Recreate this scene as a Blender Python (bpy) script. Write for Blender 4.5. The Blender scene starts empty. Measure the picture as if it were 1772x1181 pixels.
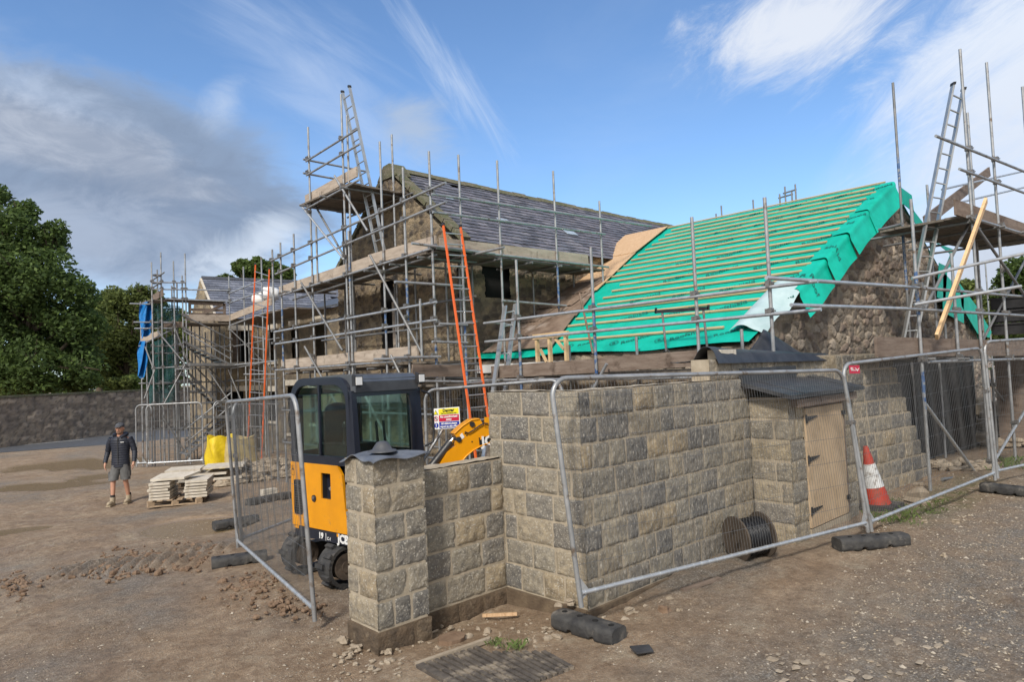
import bpy, bmesh, math, random
import numpy as np
from mathutils import Vector, Matrix
random.seed(7); rng = np.random.default_rng(7)
SC = bpy.context.scene
COL = SC.collection
rad = math.radians
# ------------------------------------------------------------------ camera
F, CX, CY, CAMZ = 1181.0, 886.0, 590.5, 2.1
def _frame():
    hs, hy, vx = -0.0415, 642.0, 2136.0
    p1 = np.array([0, hy-CY, F]); p2 = np.array([1000, hy+hs*1000-CY, F])
    n = np.cross(p2, p1); n /= np.linalg.norm(n)
    if n[1] > 0: n = -n
    X = np.array([vx-CX, hy+hs*(vx-CX)-CY, F]); X /= np.linalg.norm(X); X -= n*X.dot(n); X /= np.linalg.norm(X)
    return np.array([X, np.cross(n, X), n])
RM = _frame(); CP = np.array([0, 0, CAMZ])
def V(a): return Vector([float(t) for t in a])
cam = bpy.data.cameras.new('camera'); co = bpy.data.objects.new('camera', cam); COL.objects.link(co)
_r = RM@np.array([1., 0, 0]); _u = RM@np.array([0, -1., 0]); _b = RM@np.array([0, 0, -1.])
co.matrix_world = Matrix(((_r[0], _u[0], _b[0], 0), (_r[1], _u[1], _b[1], 0), (_r[2], _u[2], _b[2], CAMZ), (0, 0, 0, 1)))
cam.sensor_width = 36; cam.lens = 36*F/1772; cam.clip_end = 3000; cam.clip_start = .05
SC.camera = co
def ray(px, py): return RM@np.array([px-CX, py-CY, F])
def at(px, py, pl):
    """world point on the real plane pl that the survey pixel sees"""
    w = ray(px, py)
    k, v = pl[0], pl[1]
    if k == 'x': t = v/w[0]
    elif k == 'y': t = v/w[1]
    elif k == 'z': t = (v-CAMZ)/w[2]
    elif k == 'd': t = v/F
    else:
        N = np.array(pl[1], float); P = np.array(pl[2], float); t = (P-CP).dot(N)/w.dot(N)
    return V(CP+w*t)
def dirpx(px, py):
    w = ray(px, py); return V(w/np.linalg.norm(w))
# ------------------------------------------------------------------ light
SC.view_settings.view_transform = 'Standard'; SC.view_settings.look = 'None'
SC.view_settings.exposure = 0.42; SC.view_settings.gamma = 1
SUN_AZ, SUN_EL = rad(207), rad(40)
world = bpy.data.worlds.new('World'); SC.world = world; world.use_nodes = True
def build_world():
    nt = world.node_tree; nt.nodes.clear(); N = nt.nodes; L = nt.links
    out = N.new('ShaderNodeOutputWorld'); bg = N.new('ShaderNodeBackground'); L.new(bg.outputs[0], out.inputs[0])
    sky = N.new('ShaderNodeTexSky'); sky.sky_type = 'NISHITA'; sky.sun_disc = False
    sky.sun_elevation = SUN_EL; sky.sun_rotation = math.atan2(math.cos(SUN_AZ), math.sin(SUN_AZ))
    sky.air_density = 1.0; sky.dust_density = 0.6; sky.ozone_density = 2.0
    STR = 0.124; bg.inputs[1].default_value = STR
    tc = N.new('ShaderNodeTexCoord'); gen = tc.outputs['Generated']
    def math_(op, a, b=None, c=None, clamp=False):
        m = N.new('ShaderNodeMath'); m.operation = op; m.use_clamp = clamp
        for i, v in enumerate((a, b, c)):
            if v is None: continue
            if isinstance(v, (int, float)): m.inputs[i].default_value = v
            else: L.new(v, m.inputs[i])
        return m.outputs[0]
    def smooth(x, a, b):
        m = N.new('ShaderNodeMapRange'); m.interpolation_type = 'SMOOTHSTEP'
        L.new(x, m.inputs[0]); m.inputs[1].default_value = a; m.inputs[2].default_value = b
        return m.outputs[0]
    def noise(scale, detail=8, rough=.6, stretch=None, rotz=0, dist=0.0, off=(0, 0, 0)):
        mp = N.new('ShaderNodeMapping'); L.new(gen, mp.inputs[0]); mp.inputs['Location'].default_value = off
        if stretch: mp.inputs['Scale'].default_value = stretch
        mp.inputs['Rotation'].default_value = rotz if isinstance(rotz, tuple) else (0, 0, rotz)
        n = N.new('ShaderNodeTexNoise'); L.new(mp.outputs[0], n.inputs[0])
        n.inputs['Scale'].default_value = scale; n.inputs['Detail'].default_value = detail; n.inputs['Roughness'].default_value = rough
        n.inputs['Distortion'].default_value = dist
        return n.outputs[0]
    def plane_noise(px, py, ang, sx, sy, scale, **k):
        # noise in the tangent frame of one part of the sky, stretched along a wind direction
        d = dirpx(px, py); up = Vector((0, 0, 1)); r = d.cross(up).normalized(); u = r.cross(d)
        a = (r*math.cos(ang)+u*math.sin(ang)); b = (-r*math.sin(ang)+u*math.cos(ang))
        cx = N.new('ShaderNodeCombineXYZ')
        for i, (v, s) in enumerate(((a, sx), (b, sy))):
            dp = N.new('ShaderNodeVectorMath'); dp.operation = 'DOT_PRODUCT'; L.new(gen, dp.inputs[0]); dp.inputs[1].default_value = v*s
            L.new(dp.outputs['Value'], cx.inputs[i])
        n = N.new('ShaderNodeTexNoise'); L.new(cx.outputs[0], n.inputs[0]); n.inputs['Scale'].default_value = scale
        n.inputs['Detail'].default_value = k.get('detail', 8); n.inputs['Roughness'].default_value = k.get('rough', .6); n.inputs['Distortion'].default_value = k.get('dist', .3)
        return n.outputs[0]
    def blob(px, py, ang, w, h):
        # soft elliptical region of the sky: 1 at the centre, falling to 0
        d = dirpx(px, py); up = Vector((0, 0, 1)); r = d.cross(up).normalized(); u = r.cross(d)
        a = (r*math.cos(ang)+u*math.sin(ang))/w; b = (-r*math.sin(ang)+u*math.cos(ang))/h
        s = None
        for v in (a, b):
            dp = N.new('ShaderNodeVectorMath'); dp.operation = 'DOT_PRODUCT'; L.new(gen, dp.inputs[0]); dp.inputs[1].default_value = v
            off = math_('SUBTRACT', dp.outputs['Value'], d.dot(v)); q = math_('MULTIPLY', off, off)
            s = q if s is None else math_('ADD', s, q)
        fw = N.new('ShaderNodeVectorMath'); fw.operation = 'DOT_PRODUCT'; L.new(gen, fw.inputs[0]); fw.inputs[1].default_value = d
        front = math_('GREATER_THAN', fw.outputs['Value'], 0.0)
        return math_('MULTIPLY', math_('SUBTRACT', 1.0, math_('SQRT', s), clamp=True), front)
    def mix(f, a, b):
        m = N.new('ShaderNodeMix'); m.data_type = 'RGBA'
        L.new(f, m.inputs[0])
        for i, v in ((6, a), (7, b)):
            if isinstance(v, tuple): m.inputs[i].default_value = (*[t/STR for t in v], 1)
            else: L.new(v, m.inputs[i])
        return m.outputs[2]
    # deepen the blue of the clear sky a little
    gm = N.new('ShaderNodeMix'); gm.data_type = 'RGBA'; gm.blend_type = 'MULTIPLY'; gm.inputs[0].default_value = 1
    L.new(sky.outputs[0], gm.inputs[6]); gm.inputs[7].default_value = (0.84, 1.0, 1.15, 1)
    colr = gm.outputs[2]
    def add(mask, noi, lo, hi, amt, tint, gain=1.6):
        nonlocal colr
        m = math_('MULTIPLY', smooth(math_('ADD', noi, math_('MULTIPLY', math_('SUBTRACT', mask, .5), gain*.5)), lo, hi), smooth(mask, 0.0, .35))
        colr = mix(math_('MULTIPLY', m, amt, clamp=True), colr, tint)
    # general thin veil everywhere outside the view as well, so the place is lit by a half-cloudy sky
    n0 = noise(2.2, 9, .6, (1, 1, 2.4), 0.6, .4)
    colr = mix(math_('MULTIPLY', smooth(n0, .46, .82), .14), colr, (0.50, 0.58, 0.70))
    wisp = plane_noise(780, 150, rad(-62), 1, 7, 5.5, rough=.68, dist=.8)
    add(blob(785, 140, rad(-52), .24, .045), wisp, .36, .98, .62, (0.52, 0.60, 0.73), 1.1)
    add(blob(560, 130, rad(-35), .34, .13), plane_noise(560, 120, rad(-30), 1, 4, 4, dist=.8), .40, .95, .40, (0.52, 0.60, 0.74), 1.2)
    cirr = plane_noise(1500, 120, rad(28), 1, 3.2, 5.0, rough=.70, dist=.9)
    add(blob(1390, 40, rad(6), .25, .14), cirr, .36, .86, .92, (0.62, 0.655, 0.72), 1.7)
    add(blob(1860, 60, rad(35), .36, .26), cirr, .28, .80, .92, (0.62, 0.67, 0.75), 1.7)
    add(blob(1800, 420, rad(60), .42, .30), plane_noise(1700, 400, rad(40), 1, 3, 4, rough=.6, dist=.6), .12, .85, .88, (0.56, 0.61, 0.70), 1.7)
    add(blob(1000, 580, 0, 1.4, .15), noise(3, 6, .55), .10, .95, .35, (0.44, 0.56, 0.74), 1.4)
    big = noise(3.4, 10, .60, (1, 1, 1.8), 0, .5, (.3, .1, .7)); fine = noise(9, 10, .64, (1, 1, 1.8), 0, .6, (2.3, .4, .7))
    add(blob(40, 350, rad(-8), .58, .27), big, .22, .80, .82, (0.40, 0.475, 0.61), 1.8)
    add(blob(240, 335, rad(-14), .42, .22), big, .30, .62, .93, (0.20, 0.262, 0.37), 2.0)
    add(blob(90, 240, rad(-14), .34, .07), fine, .32, .72, .8, (0.40, 0.44, 0.52), 1.6)
    add(blob(230, 330, rad(-14), .40, .20), noise(13, 10, .68, (1, 1, 2.2), 0, .8, (1.3, 2.4, .2)), .40, .78, .55, (0.165, 0.215, 0.31), 1.2)
    add(blob(120, 400, rad(-5), .30, .12), fine, .40, .80, .5, (0.40, 0.46, 0.57), 1.3)
    add(blob(440, 430, rad(35), .15, .06), fine, .30, .80, .8, (0.55, 0.62, 0.72), 1.4)
    add(blob(388, 180, rad(60), .065, .040), fine, .34, .95, .7, (0.48, 0.55, 0.66), 1.1)
    add(blob(715, 215, rad(-30), .11, .07), fine, .30, .85, .75, (0.36, 0.43, 0.54), 1.3)
    add(blob(60, 150, rad(-12), .16, .05), fine, .36, .85, .6, (0.42, 0.50, 0.64), 1.2)
    add(blob(1740, 470, 0, .14, .10), fine, .25, .75, .8, (0.44, 0.48, 0.56), 1.5)
    bk = N.new('ShaderNodeVectorMath'); bk.operation = 'DOT_PRODUCT'; L.new(gen, bk.inputs[0]); bk.inputs[1].default_value = Vector((-.70, -.68, .22)).normalized()  # unseen cloud cover behind the camera, added to whiten and brighten the ambient light
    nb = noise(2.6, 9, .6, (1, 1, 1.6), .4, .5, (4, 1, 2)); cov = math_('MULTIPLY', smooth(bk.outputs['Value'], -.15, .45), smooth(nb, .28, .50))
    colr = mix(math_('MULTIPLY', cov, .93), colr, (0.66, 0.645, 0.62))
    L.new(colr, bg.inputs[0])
build_world()
sl = bpy.data.lights.new('sun', 'SUN'); sl.energy = 2.8; sl.angle = rad(9); sl.color = (1, .93, .83)
so = bpy.data.objects.new('sun', sl); COL.objects.link(so)
_d = Vector((math.cos(SUN_AZ)*math.cos(SUN_EL), math.sin(SUN_AZ)*math.cos(SUN_EL), math.sin(SUN_EL)))
so.rotation_euler = _d.to_track_quat('Z', 'Y').to_euler(); so.location = (-20, -10, 30)
# ------------------------------------------------------------------ materials
MATS = {}
def mat(name, c1, c2=None, scale=6, rough=.8, metal=0, bump=0, bscale=40, attr=False, stretch=None, lo=.35, hi=.65,
        c3=None, s3=60, lo3=.55, hi3=.7, st3=None, spec=.5, trans=0, alpha=1, rvar=0, bdist=.02, sheen=0, coat=0, detail=6):
    m = bpy.data.materials.new(name); m.use_nodes = True; nt = m.node_tree; N = nt.nodes; L = nt.links
    b = N['Principled BSDF']; b.inputs['Roughness'].default_value = rough; b.inputs['Metallic'].default_value = metal
    b.inputs['Specular IOR Level'].default_value = spec; b.inputs['Transmission Weight'].default_value = trans; b.inputs['Alpha'].default_value = alpha
    b.inputs['Coat Weight'].default_value = coat
    tc = N.new('ShaderNodeTexCoord')
    def noise(s, st=None, det=6):
        mp = N.new('ShaderNodeMapping'); L.new(tc.outputs['Object'], mp.inputs[0])
        if st: mp.inputs['Scale'].default_value = st
        n = N.new('ShaderNodeTexNoise'); L.new(mp.outputs[0], n.inputs[0]); n.inputs['Scale'].default_value = s; n.inputs['Detail'].default_value = det; n.inputs['Roughness'].default_value = .62
        return n.outputs[0]
    def rng_(x, a, c):
        r = N.new('ShaderNodeMapRange'); L.new(x, r.inputs[0]); r.inputs[1].default_value = a; r.inputs[2].default_value = c; return r.outputs[0]
    def mixc(f, a, c, mode='MIX'):
        x = N.new('ShaderNodeMix'); x.data_type = 'RGBA'; x.blend_type = mode
        if isinstance(f, (int, float)): x.inputs[0].default_value = f
        else: L.new(f, x.inputs[0])
        for i, v in ((6, a), (7, c)):
            if isinstance(v, tuple): x.inputs[i].default_value = (*v, 1)
            else: L.new(v, x.inputs[i])
        return x.outputs[2]
    src = c1; n1 = None
    if c2 is not None:
        n1 = noise(scale, stretch, detail); src = mixc(rng_(n1, lo, hi), c1, c2)
    if attr:
        a = N.new('ShaderNodeAttribute'); a.attribute_name = 'Col'
        src = mixc(1.0, a.outputs['Color'], src, 'MULTIPLY')
    if c3 is not None:
        src = mixc(rng_(noise(s3, st3, 8), lo3, hi3), src, c3)
    if isinstance(src, tuple): b.inputs['Base Color'].default_value = (*src, 1)
    else: L.new(src, b.inputs['Base Color'])
    if rvar:
        rr = N.new('ShaderNodeMapRange'); L.new(noise(scale*1.7, stretch), rr.inputs[0]); rr.inputs[1].default_value = .3; rr.inputs[2].default_value = .7
        rr.inputs[3].default_value = max(.02, rough-rvar); rr.inputs[4].default_value = min(1, rough+rvar); L.new(rr.outputs[0], b.inputs['Roughness'])
    if bump:
        bp = N.new('ShaderNodeBump'); bp.inputs['Strength'].default_value = bump; bp.inputs['Distance'].default_value = bdist
        L.new(noise(bscale, stretch, 8), bp.inputs['Height']); L.new(bp.outputs[0], b.inputs['Normal'])
    MATS[name] = m; return m
m_stone = mat('faced_stone', (.78, .78, .79), (1.35, 1.3, 1.2), 14, .92, bump=.65, bscale=42, attr=True, c3=(.46, .43, .37), s3=52, lo3=.55, hi3=.66, bdist=.022)
m_stone_damp = mat('damp_stone', (.8, .8, .8), (1.3, 1.25, 1.15), 12, .9, bump=.9, bscale=42, attr=True, c3=(.20, .155, .105), s3=14, lo3=.56, hi3=.72, bdist=.022)
m_stone2 = mat('tooled_stone', (.78, .78, .79), (1.4, 1.34, 1.22), 12, .92, bump=.65, bscale=36, attr=True, c3=(.43, .40, .345), s3=26, lo3=.54, hi3=.66, st3=(2, 2, .7), bdist=.022)
m_mortar = mat('mortar', (.31, .26, .19), (.42, .36, .275), 7, .95, bump=.5, bscale=60, bdist=.01)
m_dampstone = mat('damp_footing', (.09, .062, .040), (.17, .125, .08), 6, .9, bump=.9, bscale=45, bdist=.015)
m_rubble = mat('rubble', (.78, .78, .80), (1.2, 1.15, 1.08), 5, .95, bump=.8, bscale=28, attr=True, bdist=.03)
m_render = mat('limewash_rubble', (.72, .73, .76), (1.32, 1.25, 1.12), 3.0, .95, bump=1.0, bscale=34, attr=True, c3=(.09, .075, .06), s3=26, lo3=.58, hi3=.66, bdist=.06)
m_slate = mat('slate', (.75, .75, .78), (1.2, 1.18, 1.2), 12, .55, bump=.25, bscale=60, attr=True, rvar=.12)
m_moss = mat('mossy_stone', (.16, .14, .10), (.09, .10, .045), 5, .95, bump=.9, bscale=25, c3=(.24, .22, .17), s3=14, bdist=.03)
m_galv = mat('galvanised_tube', (.27, .28, .29), (.40, .41, .42), 5, .45, .45, rvar=.12, bump=.15, bscale=30, c3=(.17, .125, .09), s3=7, lo3=.56, hi3=.68, bdist=.004)
m_galvd = mat('weathered_tube', (.16, .165, .17), (.28, .28, .28), 4, .5, .4, rvar=.12, c3=(.15, .10, .07), s3=4, lo3=.58, hi3=.7)
m_galvl = mat('bright_zinc', (.38, .40, .42), (.52, .54, .56), 9, .38, .5, rvar=.1)
m_blue = mat('blue_painted_tube', (.035, .085, .22), (.09, .16, .30), 8, .5, .2, c3=(.25, .265, .28), s3=11, lo3=.47, hi3=.53)
m_couple = mat('coupler_steel', (.16, .15, .145), (.26, .25, .24), 20, .5, .6)
m_board = mat('weathered_board', (.33, .27, .215), (.46, .39, .32), 2.2, .85, stretch=(1, 1, 6), bump=.3, bscale=14, c3=(.16, .125, .095), s3=5, lo3=.58, hi3=.72)
m_boardd = mat('old_brown_board', (.145, .105, .08), (.23, .18, .145), 2.5, .85, stretch=(1, 1, 6), bump=.3, bscale=14, c3=(.08, .055, .04), s3=4, lo3=.55, hi3=.7)
m_deck = mat('deck_board', (.10, .085, .07), (.19, .16, .13), 4, .85, stretch=(1, 4, 1))
m_newwood = mat('new_pine', (.60, .38, .19), (.72, .50, .28), 3, .7, stretch=(1, 1, 4), c3=(.40, .23, .10), s3=7, lo3=.60, hi3=.7)
m_batten = mat('treated_batten', (.46, .33, .17), (.56, .42, .25), 2, .75, stretch=(1, 1, 1))
m_ply = mat('plywood', (.52, .34, .19), (.62, .43, .26), 3.5, .7, stretch=(1, 8, 1), c3=(.42, .26, .14), s3=9, st3=(1, 9, 1), lo3=.5, hi3=.64)
m_plydoor = mat('door_plywood', (.46, .335, .21), (.54, .41, .27), 3, .75, c3=(.38, .28, .175), s3=4, lo3=.5, hi3=.7)
m_rust = mat('rusty_tin', (.16, .11, .08), (.27, .20, .15), 3, .75, .1, bump=.2, bscale=8, c3=(.36, .30, .26), s3=2.6, lo3=.54, hi3=.68, rvar=.1)
m_membrane = mat('green_membrane', (.0, .37, .265), (.003, .46, .345), 3, .55, bump=.35, bscale=7, bdist=.03, spec=.35)
m_membrane_back = mat('membrane_underside', (.36, .49, .50), (.46, .58, .60), 4, .6, bump=.2, bscale=5)
m_ink = mat('print_ink', (.005, .13, .10), rough=.6)
m_black = mat('black_plastic', (.018, .018, .02), (.03, .03, .032), 8, .45, rvar=.1)
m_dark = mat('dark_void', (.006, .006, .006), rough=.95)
m_rubber = mat('recycled_rubber', (.028, .028, .03), (.065, .063, .06), 9, .75, bump=.7, bscale=40, c3=(.20, .18, .155), s3=6, lo3=.56, hi3=.74, bdist=.012)
m_felt = mat('roofing_felt', (.055, .058, .065), (.085, .088, .098), 6, .5, bump=.25, bscale=9, c3=(.16, .155, .145), s3=14, lo3=.66, hi3=.78)
m_tarpk = mat('black_tarp_cloth', (.020, .022, .027), (.045, .048, .056), 6, .42, bump=.3, bscale=9, c3=(.12, .115, .105), s3=14, lo3=.66, hi3=.78)
m_lead = mat('lead_sheet', (.11, .12, .14), (.20, .215, .24), 7, .42, .3, bump=.35, bscale=16, rvar=.1)
m_dslate = mat('slab_slate', (.028, .030, .034), (.055, .057, .063), 6, .5, bump=.2, bscale=20, c3=(.20, .19, .17), s3=16, lo3=.64, hi3=.76)
m_yellow = mat('digger_yellow', (.80, .33, .004), (.70, .285, .006), 3, .36, coat=.3, c3=(.42, .22, .06), s3=9, lo3=.62, hi3=.78)
m_navy = mat('cab_navy_black', (.010, .014, .026), (.016, .020, .034), 4, .35, coat=.2)
m_greyroof = mat('cab_roof_grey', (.06, .065, .075), (.09, .098, .11), 4, .3, coat=.3)
m_glass = mat('cab_glass', (.60, .80, .74), rough=.03, trans=1, spec=.6)
m_white = mat('white_paint', (.75, .75, .74), rough=.5)
m_chrome = mat('chrome', (.75, .75, .75), rough=.15, metal=1)
m_orange = mat('orange_fibreglass', (.78, .13, .015), (.70, .12, .02), 6, .45, c3=(.60, .22, .10), s3=12, lo3=.6, hi3=.72)
m_alu = mat('aluminium', (.42, .43, .43), (.55, .56, .56), 6, .42, .75, rvar=.1)
m_red = mat('cone_orange_red', (.40, .035, .018), (.48, .06, .03), 6, .6, c3=(.17, .06, .04), s3=12, lo3=.50, hi3=.66)
m_sred = mat('sign_red', (.50, .008, .045), rough=.45)
m_syel = mat('sign_yellow', (.78, .68, .02), rough=.45)
m_sblue = mat('sign_blue', (.01, .03, .30), rough=.45)
m_sleeve = mat('cone_white_band', (.55, .56, .56), (.66, .67, .67), 8, .45, c3=(.28, .25, .22), s3=14, lo3=.50, hi3=.66)
m_pale = mat('pale_flagstone', (.50, .45, .37), (.62, .57, .49), 5, .85, bump=.25, bscale=20, c3=(.40, .33, .25), s3=8, lo3=.58, hi3=.72)
m_pallet = mat('pallet_wood', (.28, .20, .13), (.40, .30, .20), 4, .85, stretch=(1, 6, 1))
m_bagy = mat('yellow_bag', (.72, .54, .01), (.60, .42, .01), 5, .55, bump=.5, bscale=6, bdist=.05)
m_bagt = mat('tan_bag', (.34, .27, .12), (.46, .38, .20), 5, .7, bump=.4, bscale=7, bdist=.05)
m_tarpb = mat('blue_tarpaulin', (.0, .13, .42), (.01, .20, .55), 4, .5, bump=.6, bscale=4, bdist=.08)
m_net = mat('teal_debris_net', (.01, .085, .09), (.02, .12, .125), 6, .8, alpha=.38)
m_skin = mat('skin', (.50, .27, .18), (.42, .21, .14), 12, .55)
m_jacket = mat('navy_puffer', (.010, .013, .024), (.018, .022, .036), 12, .6)
m_shorts = mat('grey_shorts', (.085, .085, .085), (.13, .13, .13), 9, .85, bump=.5, bscale=20)
m_cap = mat('cap_cloth', (.05, .055, .065), (.10, .105, .12), 14, .9)
m_boot = mat('sand_boots', (.42, .35, .25), (.32, .26, .18), 14, .8, bump=.4, bscale=40)
m_hair = mat('dark_hair', (.03, .02, .014), (.06, .04, .028), 30, .7)
m_trunk = mat('bark', (.07, .052, .036), (.12, .095, .07), 6, .95, bump=.7, bscale=15)
m_grass = mat('grass_blades', (.07, .11, .025), (.12, .16, .045), 5, .8)
m_tar = mat('asphalt', (.075, .08, .09), (.105, .11, .12), 3, .55, bump=.2, bscale=60, rvar=.1)
m_line = mat('road_paint', (.62, .62, .60), (.5, .5, .48), 5, .7)
m_cable = mat('black_cable', (.010, .011, .014), rough=.4)
m_drumw = mat('drum_wood', (.055, .042, .032), (.09, .07, .053), 6, .85)
m_timber = mat('sawn_timber', (.58, .40, .21), (.68, .50, .30), 3, .75, stretch=(1, 1, 5))
m_ink2 = mat('black_ink', (.01, .01, .01), rough=.6)
m_wire = mat('fence_wire', (.14, .145, .15), (.20, .205, .21), 30, .5, .5)
m_oldwall = mat('old_boundary_stone', (.75, .75, .78), (1.25, 1.2, 1.12), 2, .95, bump=.8, bscale=14, attr=True, bdist=.04)
def leafmat(name, c, t=.35):
    m = bpy.data.materials.new(name); m.use_nodes = True; nt = m.node_tree; N = nt.nodes; L = nt.links
    b = N['Principled BSDF']; b.inputs['Roughness'].default_value = .6; b.inputs['Specular IOR Level'].default_value = .25
    a = N.new('ShaderNodeAttribute'); a.attribute_name = 'Col'
    x = N.new('ShaderNodeMix'); x.data_type = 'RGBA'; x.blend_type = 'MULTIPLY'; x.inputs[0].default_value = 1; L.new(a.outputs['Color'], x.inputs[6]); x.inputs[7].default_value = (*c, 1)
    L.new(x.outputs[2], b.inputs['Base Color'])
    tr = N.new('ShaderNodeBsdfTranslucent'); L.new(x.outputs[2], tr.inputs[0]); ms = N.new('ShaderNodeMixShader'); ms.inputs[0].default_value = t
    L.new(b.outputs[0], ms.inputs[1]); L.new(tr.outputs[0], ms.inputs[2]); L.new(ms.outputs[0], N['Material Output'].inputs[0])
    return m
m_leafA = leafmat('leaves_dark', (.10, .155, .052), .48); m_leafB = leafmat('leaves_mid', (.10, .15, .045), .45); m_leafC = leafmat('leaves_light', (.15, .19, .065), .48)
# ------------------------------------------------------------------ mesh helpers
def tag(o, label=None, cat=None, group=None, kind=None):
    if label: o['label'] = label
    if cat: o['category'] = cat
    if group: o['group'] = group
    if kind: o['kind'] = kind
    return o
def origin(o):
    p = Vector((0, 0, 0))
    while o is not None: p = p+o.location; o = o.parent
    return p
def empty(name, loc, label, cat, group=None):
    o = bpy.data.objects.new(name, None); o.location = V(loc); o.empty_display_size = .2; COL.objects.link(o)
    return tag(o, label, cat, group)
def basis(d):
    d = d.normalized(); a = Vector((0, 0, 1)) if abs(d.z) < .9 else Vector((1, 0, 0))
    x = d.cross(a).normalized(); return x, d.cross(x)
class MB:
    def __init__(s, M=None): s.v = []; s.f = []; s.c = []; s.M = M; s.col = None; s.sm = []; s.smooth = False
    def add(s, vs, fs, col=None):
        n = len(s.v)
        for p in vs:
            p = Vector(p); s.v.append(s.M@p if s.M is not None else p)
        for f in fs: s.f.append([n+i for i in f]); s.sm.append(s.smooth)
        c = col or s.col
        s.c += [c]*len(fs)
    def tube(s, a, b, r=.024, n=8, r2=None, cap=True):
        a = Vector(a); b = Vector(b); r2 = r if r2 is None else r2; x, y = basis(b-a); vs = []
        for p, q in ((a, r), (b, r2)):
            for i in range(n):
                t = 2*math.pi*i/n; vs.append(p+x*math.cos(t)*q+y*math.sin(t)*q)
        sm = s.smooth; s.smooth = n > 5
        s.add(vs, [[i, (i+1) % n, n+(i+1) % n, n+i] for i in range(n)]); s.smooth = False
        if cap: s.add(vs, [list(range(n))[::-1], list(range(n, 2*n))])
        s.smooth = sm
    def path(s, pts, r=.02, n=8):
        pts = [Vector(p) for p in pts]; vs = []; m = len(pts); x = None
        for i, p in enumerate(pts):
            d = (pts[min(i+1, m-1)]-pts[max(i-1, 0)]).normalized()
            if x is None: x, y = basis(d)
            else: x = (x-d*x.dot(d)).normalized(); y = d.cross(x)
            rr = r[i] if isinstance(r, (list, tuple)) else r
            for k in range(n):
                t = 2*math.pi*k/n; vs.append(p+x*math.cos(t)*rr+y*math.sin(t)*rr)
        fs = [[i*n+k, i*n+(k+1) % n, (i+1)*n+(k+1) % n, (i+1)*n+k] for i in range(m-1) for k in range(n)]
        sm = s.smooth; s.smooth = True; s.add(vs, fs); s.smooth = sm
        s.add(vs, [list(range(n))[::-1], list(range((m-1)*n, m*n))])
    def hexa(s, P, col=None):  # 8 pts: bottom loop, top loop
        s.add(P, [[3, 2, 1, 0], [4, 5, 6, 7], [0, 1, 5, 4], [1, 2, 6, 5], [2, 3, 7, 6], [3, 0, 4, 7]], col)
    def box(s, c, sz, ax=None, col=None):
        c = Vector(c); ax = ax or (Vector((1, 0, 0)), Vector((0, 1, 0)), Vector((0, 0, 1)))
        X, Y, Z = [a*(t/2) for a, t in zip(ax, sz)]
        s.hexa([c-X-Y-Z, c+X-Y-Z, c+X+Y-Z, c-X+Y-Z, c-X-Y+Z, c+X-Y+Z, c+X+Y+Z, c-X+Y+Z], col)
    def beam(s, a, b, w, h, up=(0, 0, 1), col=None):  # board from a to b; w across, h along up
        a = Vector(a); b = Vector(b); d = (b-a); L = d.length; d.normalize(); y = Vector(up).cross(d).normalized(); z = d.cross(y)
        s.box((a+b)/2, (L, w, h), (d, y, z), col)
    def prism(s, pts, vec):
        pts = [Vector(p) for p in pts]; n = len(pts); vec = Vector(vec)
        s.add(pts+[p+vec for p in pts], [list(range(n))[::-1], list(range(n, 2*n))]+[[i, (i+1) % n, n+(i+1) % n, n+i] for i in range(n)])
    def ring(s, outer, inner, vec):
        n = len(outer); vec = Vector(vec); vs = [Vector(p) for p in outer]+[Vector(p) for p in inner]; vs = vs+[p+vec for p in vs]; fs = []
        for i in range(n):
            j = (i+1) % n
            fs += [[i, j, n+j, n+i][::-1], [2*n+i, 2*n+j, 3*n+j, 3*n+i], [i, j, 2*n+j, 2*n+i], [n+i, n+j, 3*n+j, 3*n+i][::-1]]
        s.add(vs, fs)
    def sphere(s, c, r, n=12, m=8, fn=None):
        c = Vector(c); r = Vector(r) if hasattr(r, '__len__') else Vector((r, r, r)); vs = []; fs = []
        for j in range(m+1):
            for i in range(n):
                p = math.pi*j/m; t = 2*math.pi*i/n; d = Vector((math.sin(p)*math.cos(t), math.sin(p)*math.sin(t), math.cos(p)))
                k = fn(d) if fn else 1; vs.append(c+Vector((d.x*r.x, d.y*r.y, d.z*r.z))*k)
        for j in range(m):
            for i in range(n): fs.append([j*n+i, j*n+(i+1) % n, (j+1)*n+(i+1) % n, (j+1)*n+i][::-1])
        sm = s.smooth; s.smooth = True; s.add(vs, fs); s.smooth = sm
    def grid(s, fn, nu, nv, thick=None, col=None):  # fn(u,v)->point, u,v in 0..1
        vs = [Vector(fn(i/nu, j/nv)) for j in range(nv+1) for i in range(nu+1)]; w = nu+1
        fs = [[j*w+i, j*w+i+1, (j+1)*w+i+1, (j+1)*w+i] for j in range(nv) for i in range(nu)]
        sm = s.smooth; s.smooth = True; s.add(vs, fs, col)
        if thick is not None:
            t = Vector(thick); s.add([p+t for p in vs], [f[::-1] for f in fs], col); s.smooth = False
            n = len(s.v)
            edge = [i for i in range(w)]+[j*w+nu for j in range(1, nv+1)]+[nv*w+i for i in range(nu-1, -1, -1)]+[j*w for j in range(nv-1, 0, -1)]
            m = len(edge); s.add([vs[i] for i in edge]+[vs[i]+t for i in edge], [[i, (i+1) % m, m+(i+1) % m, m+i] for i in range(m)], col)
        s.smooth = sm
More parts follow.
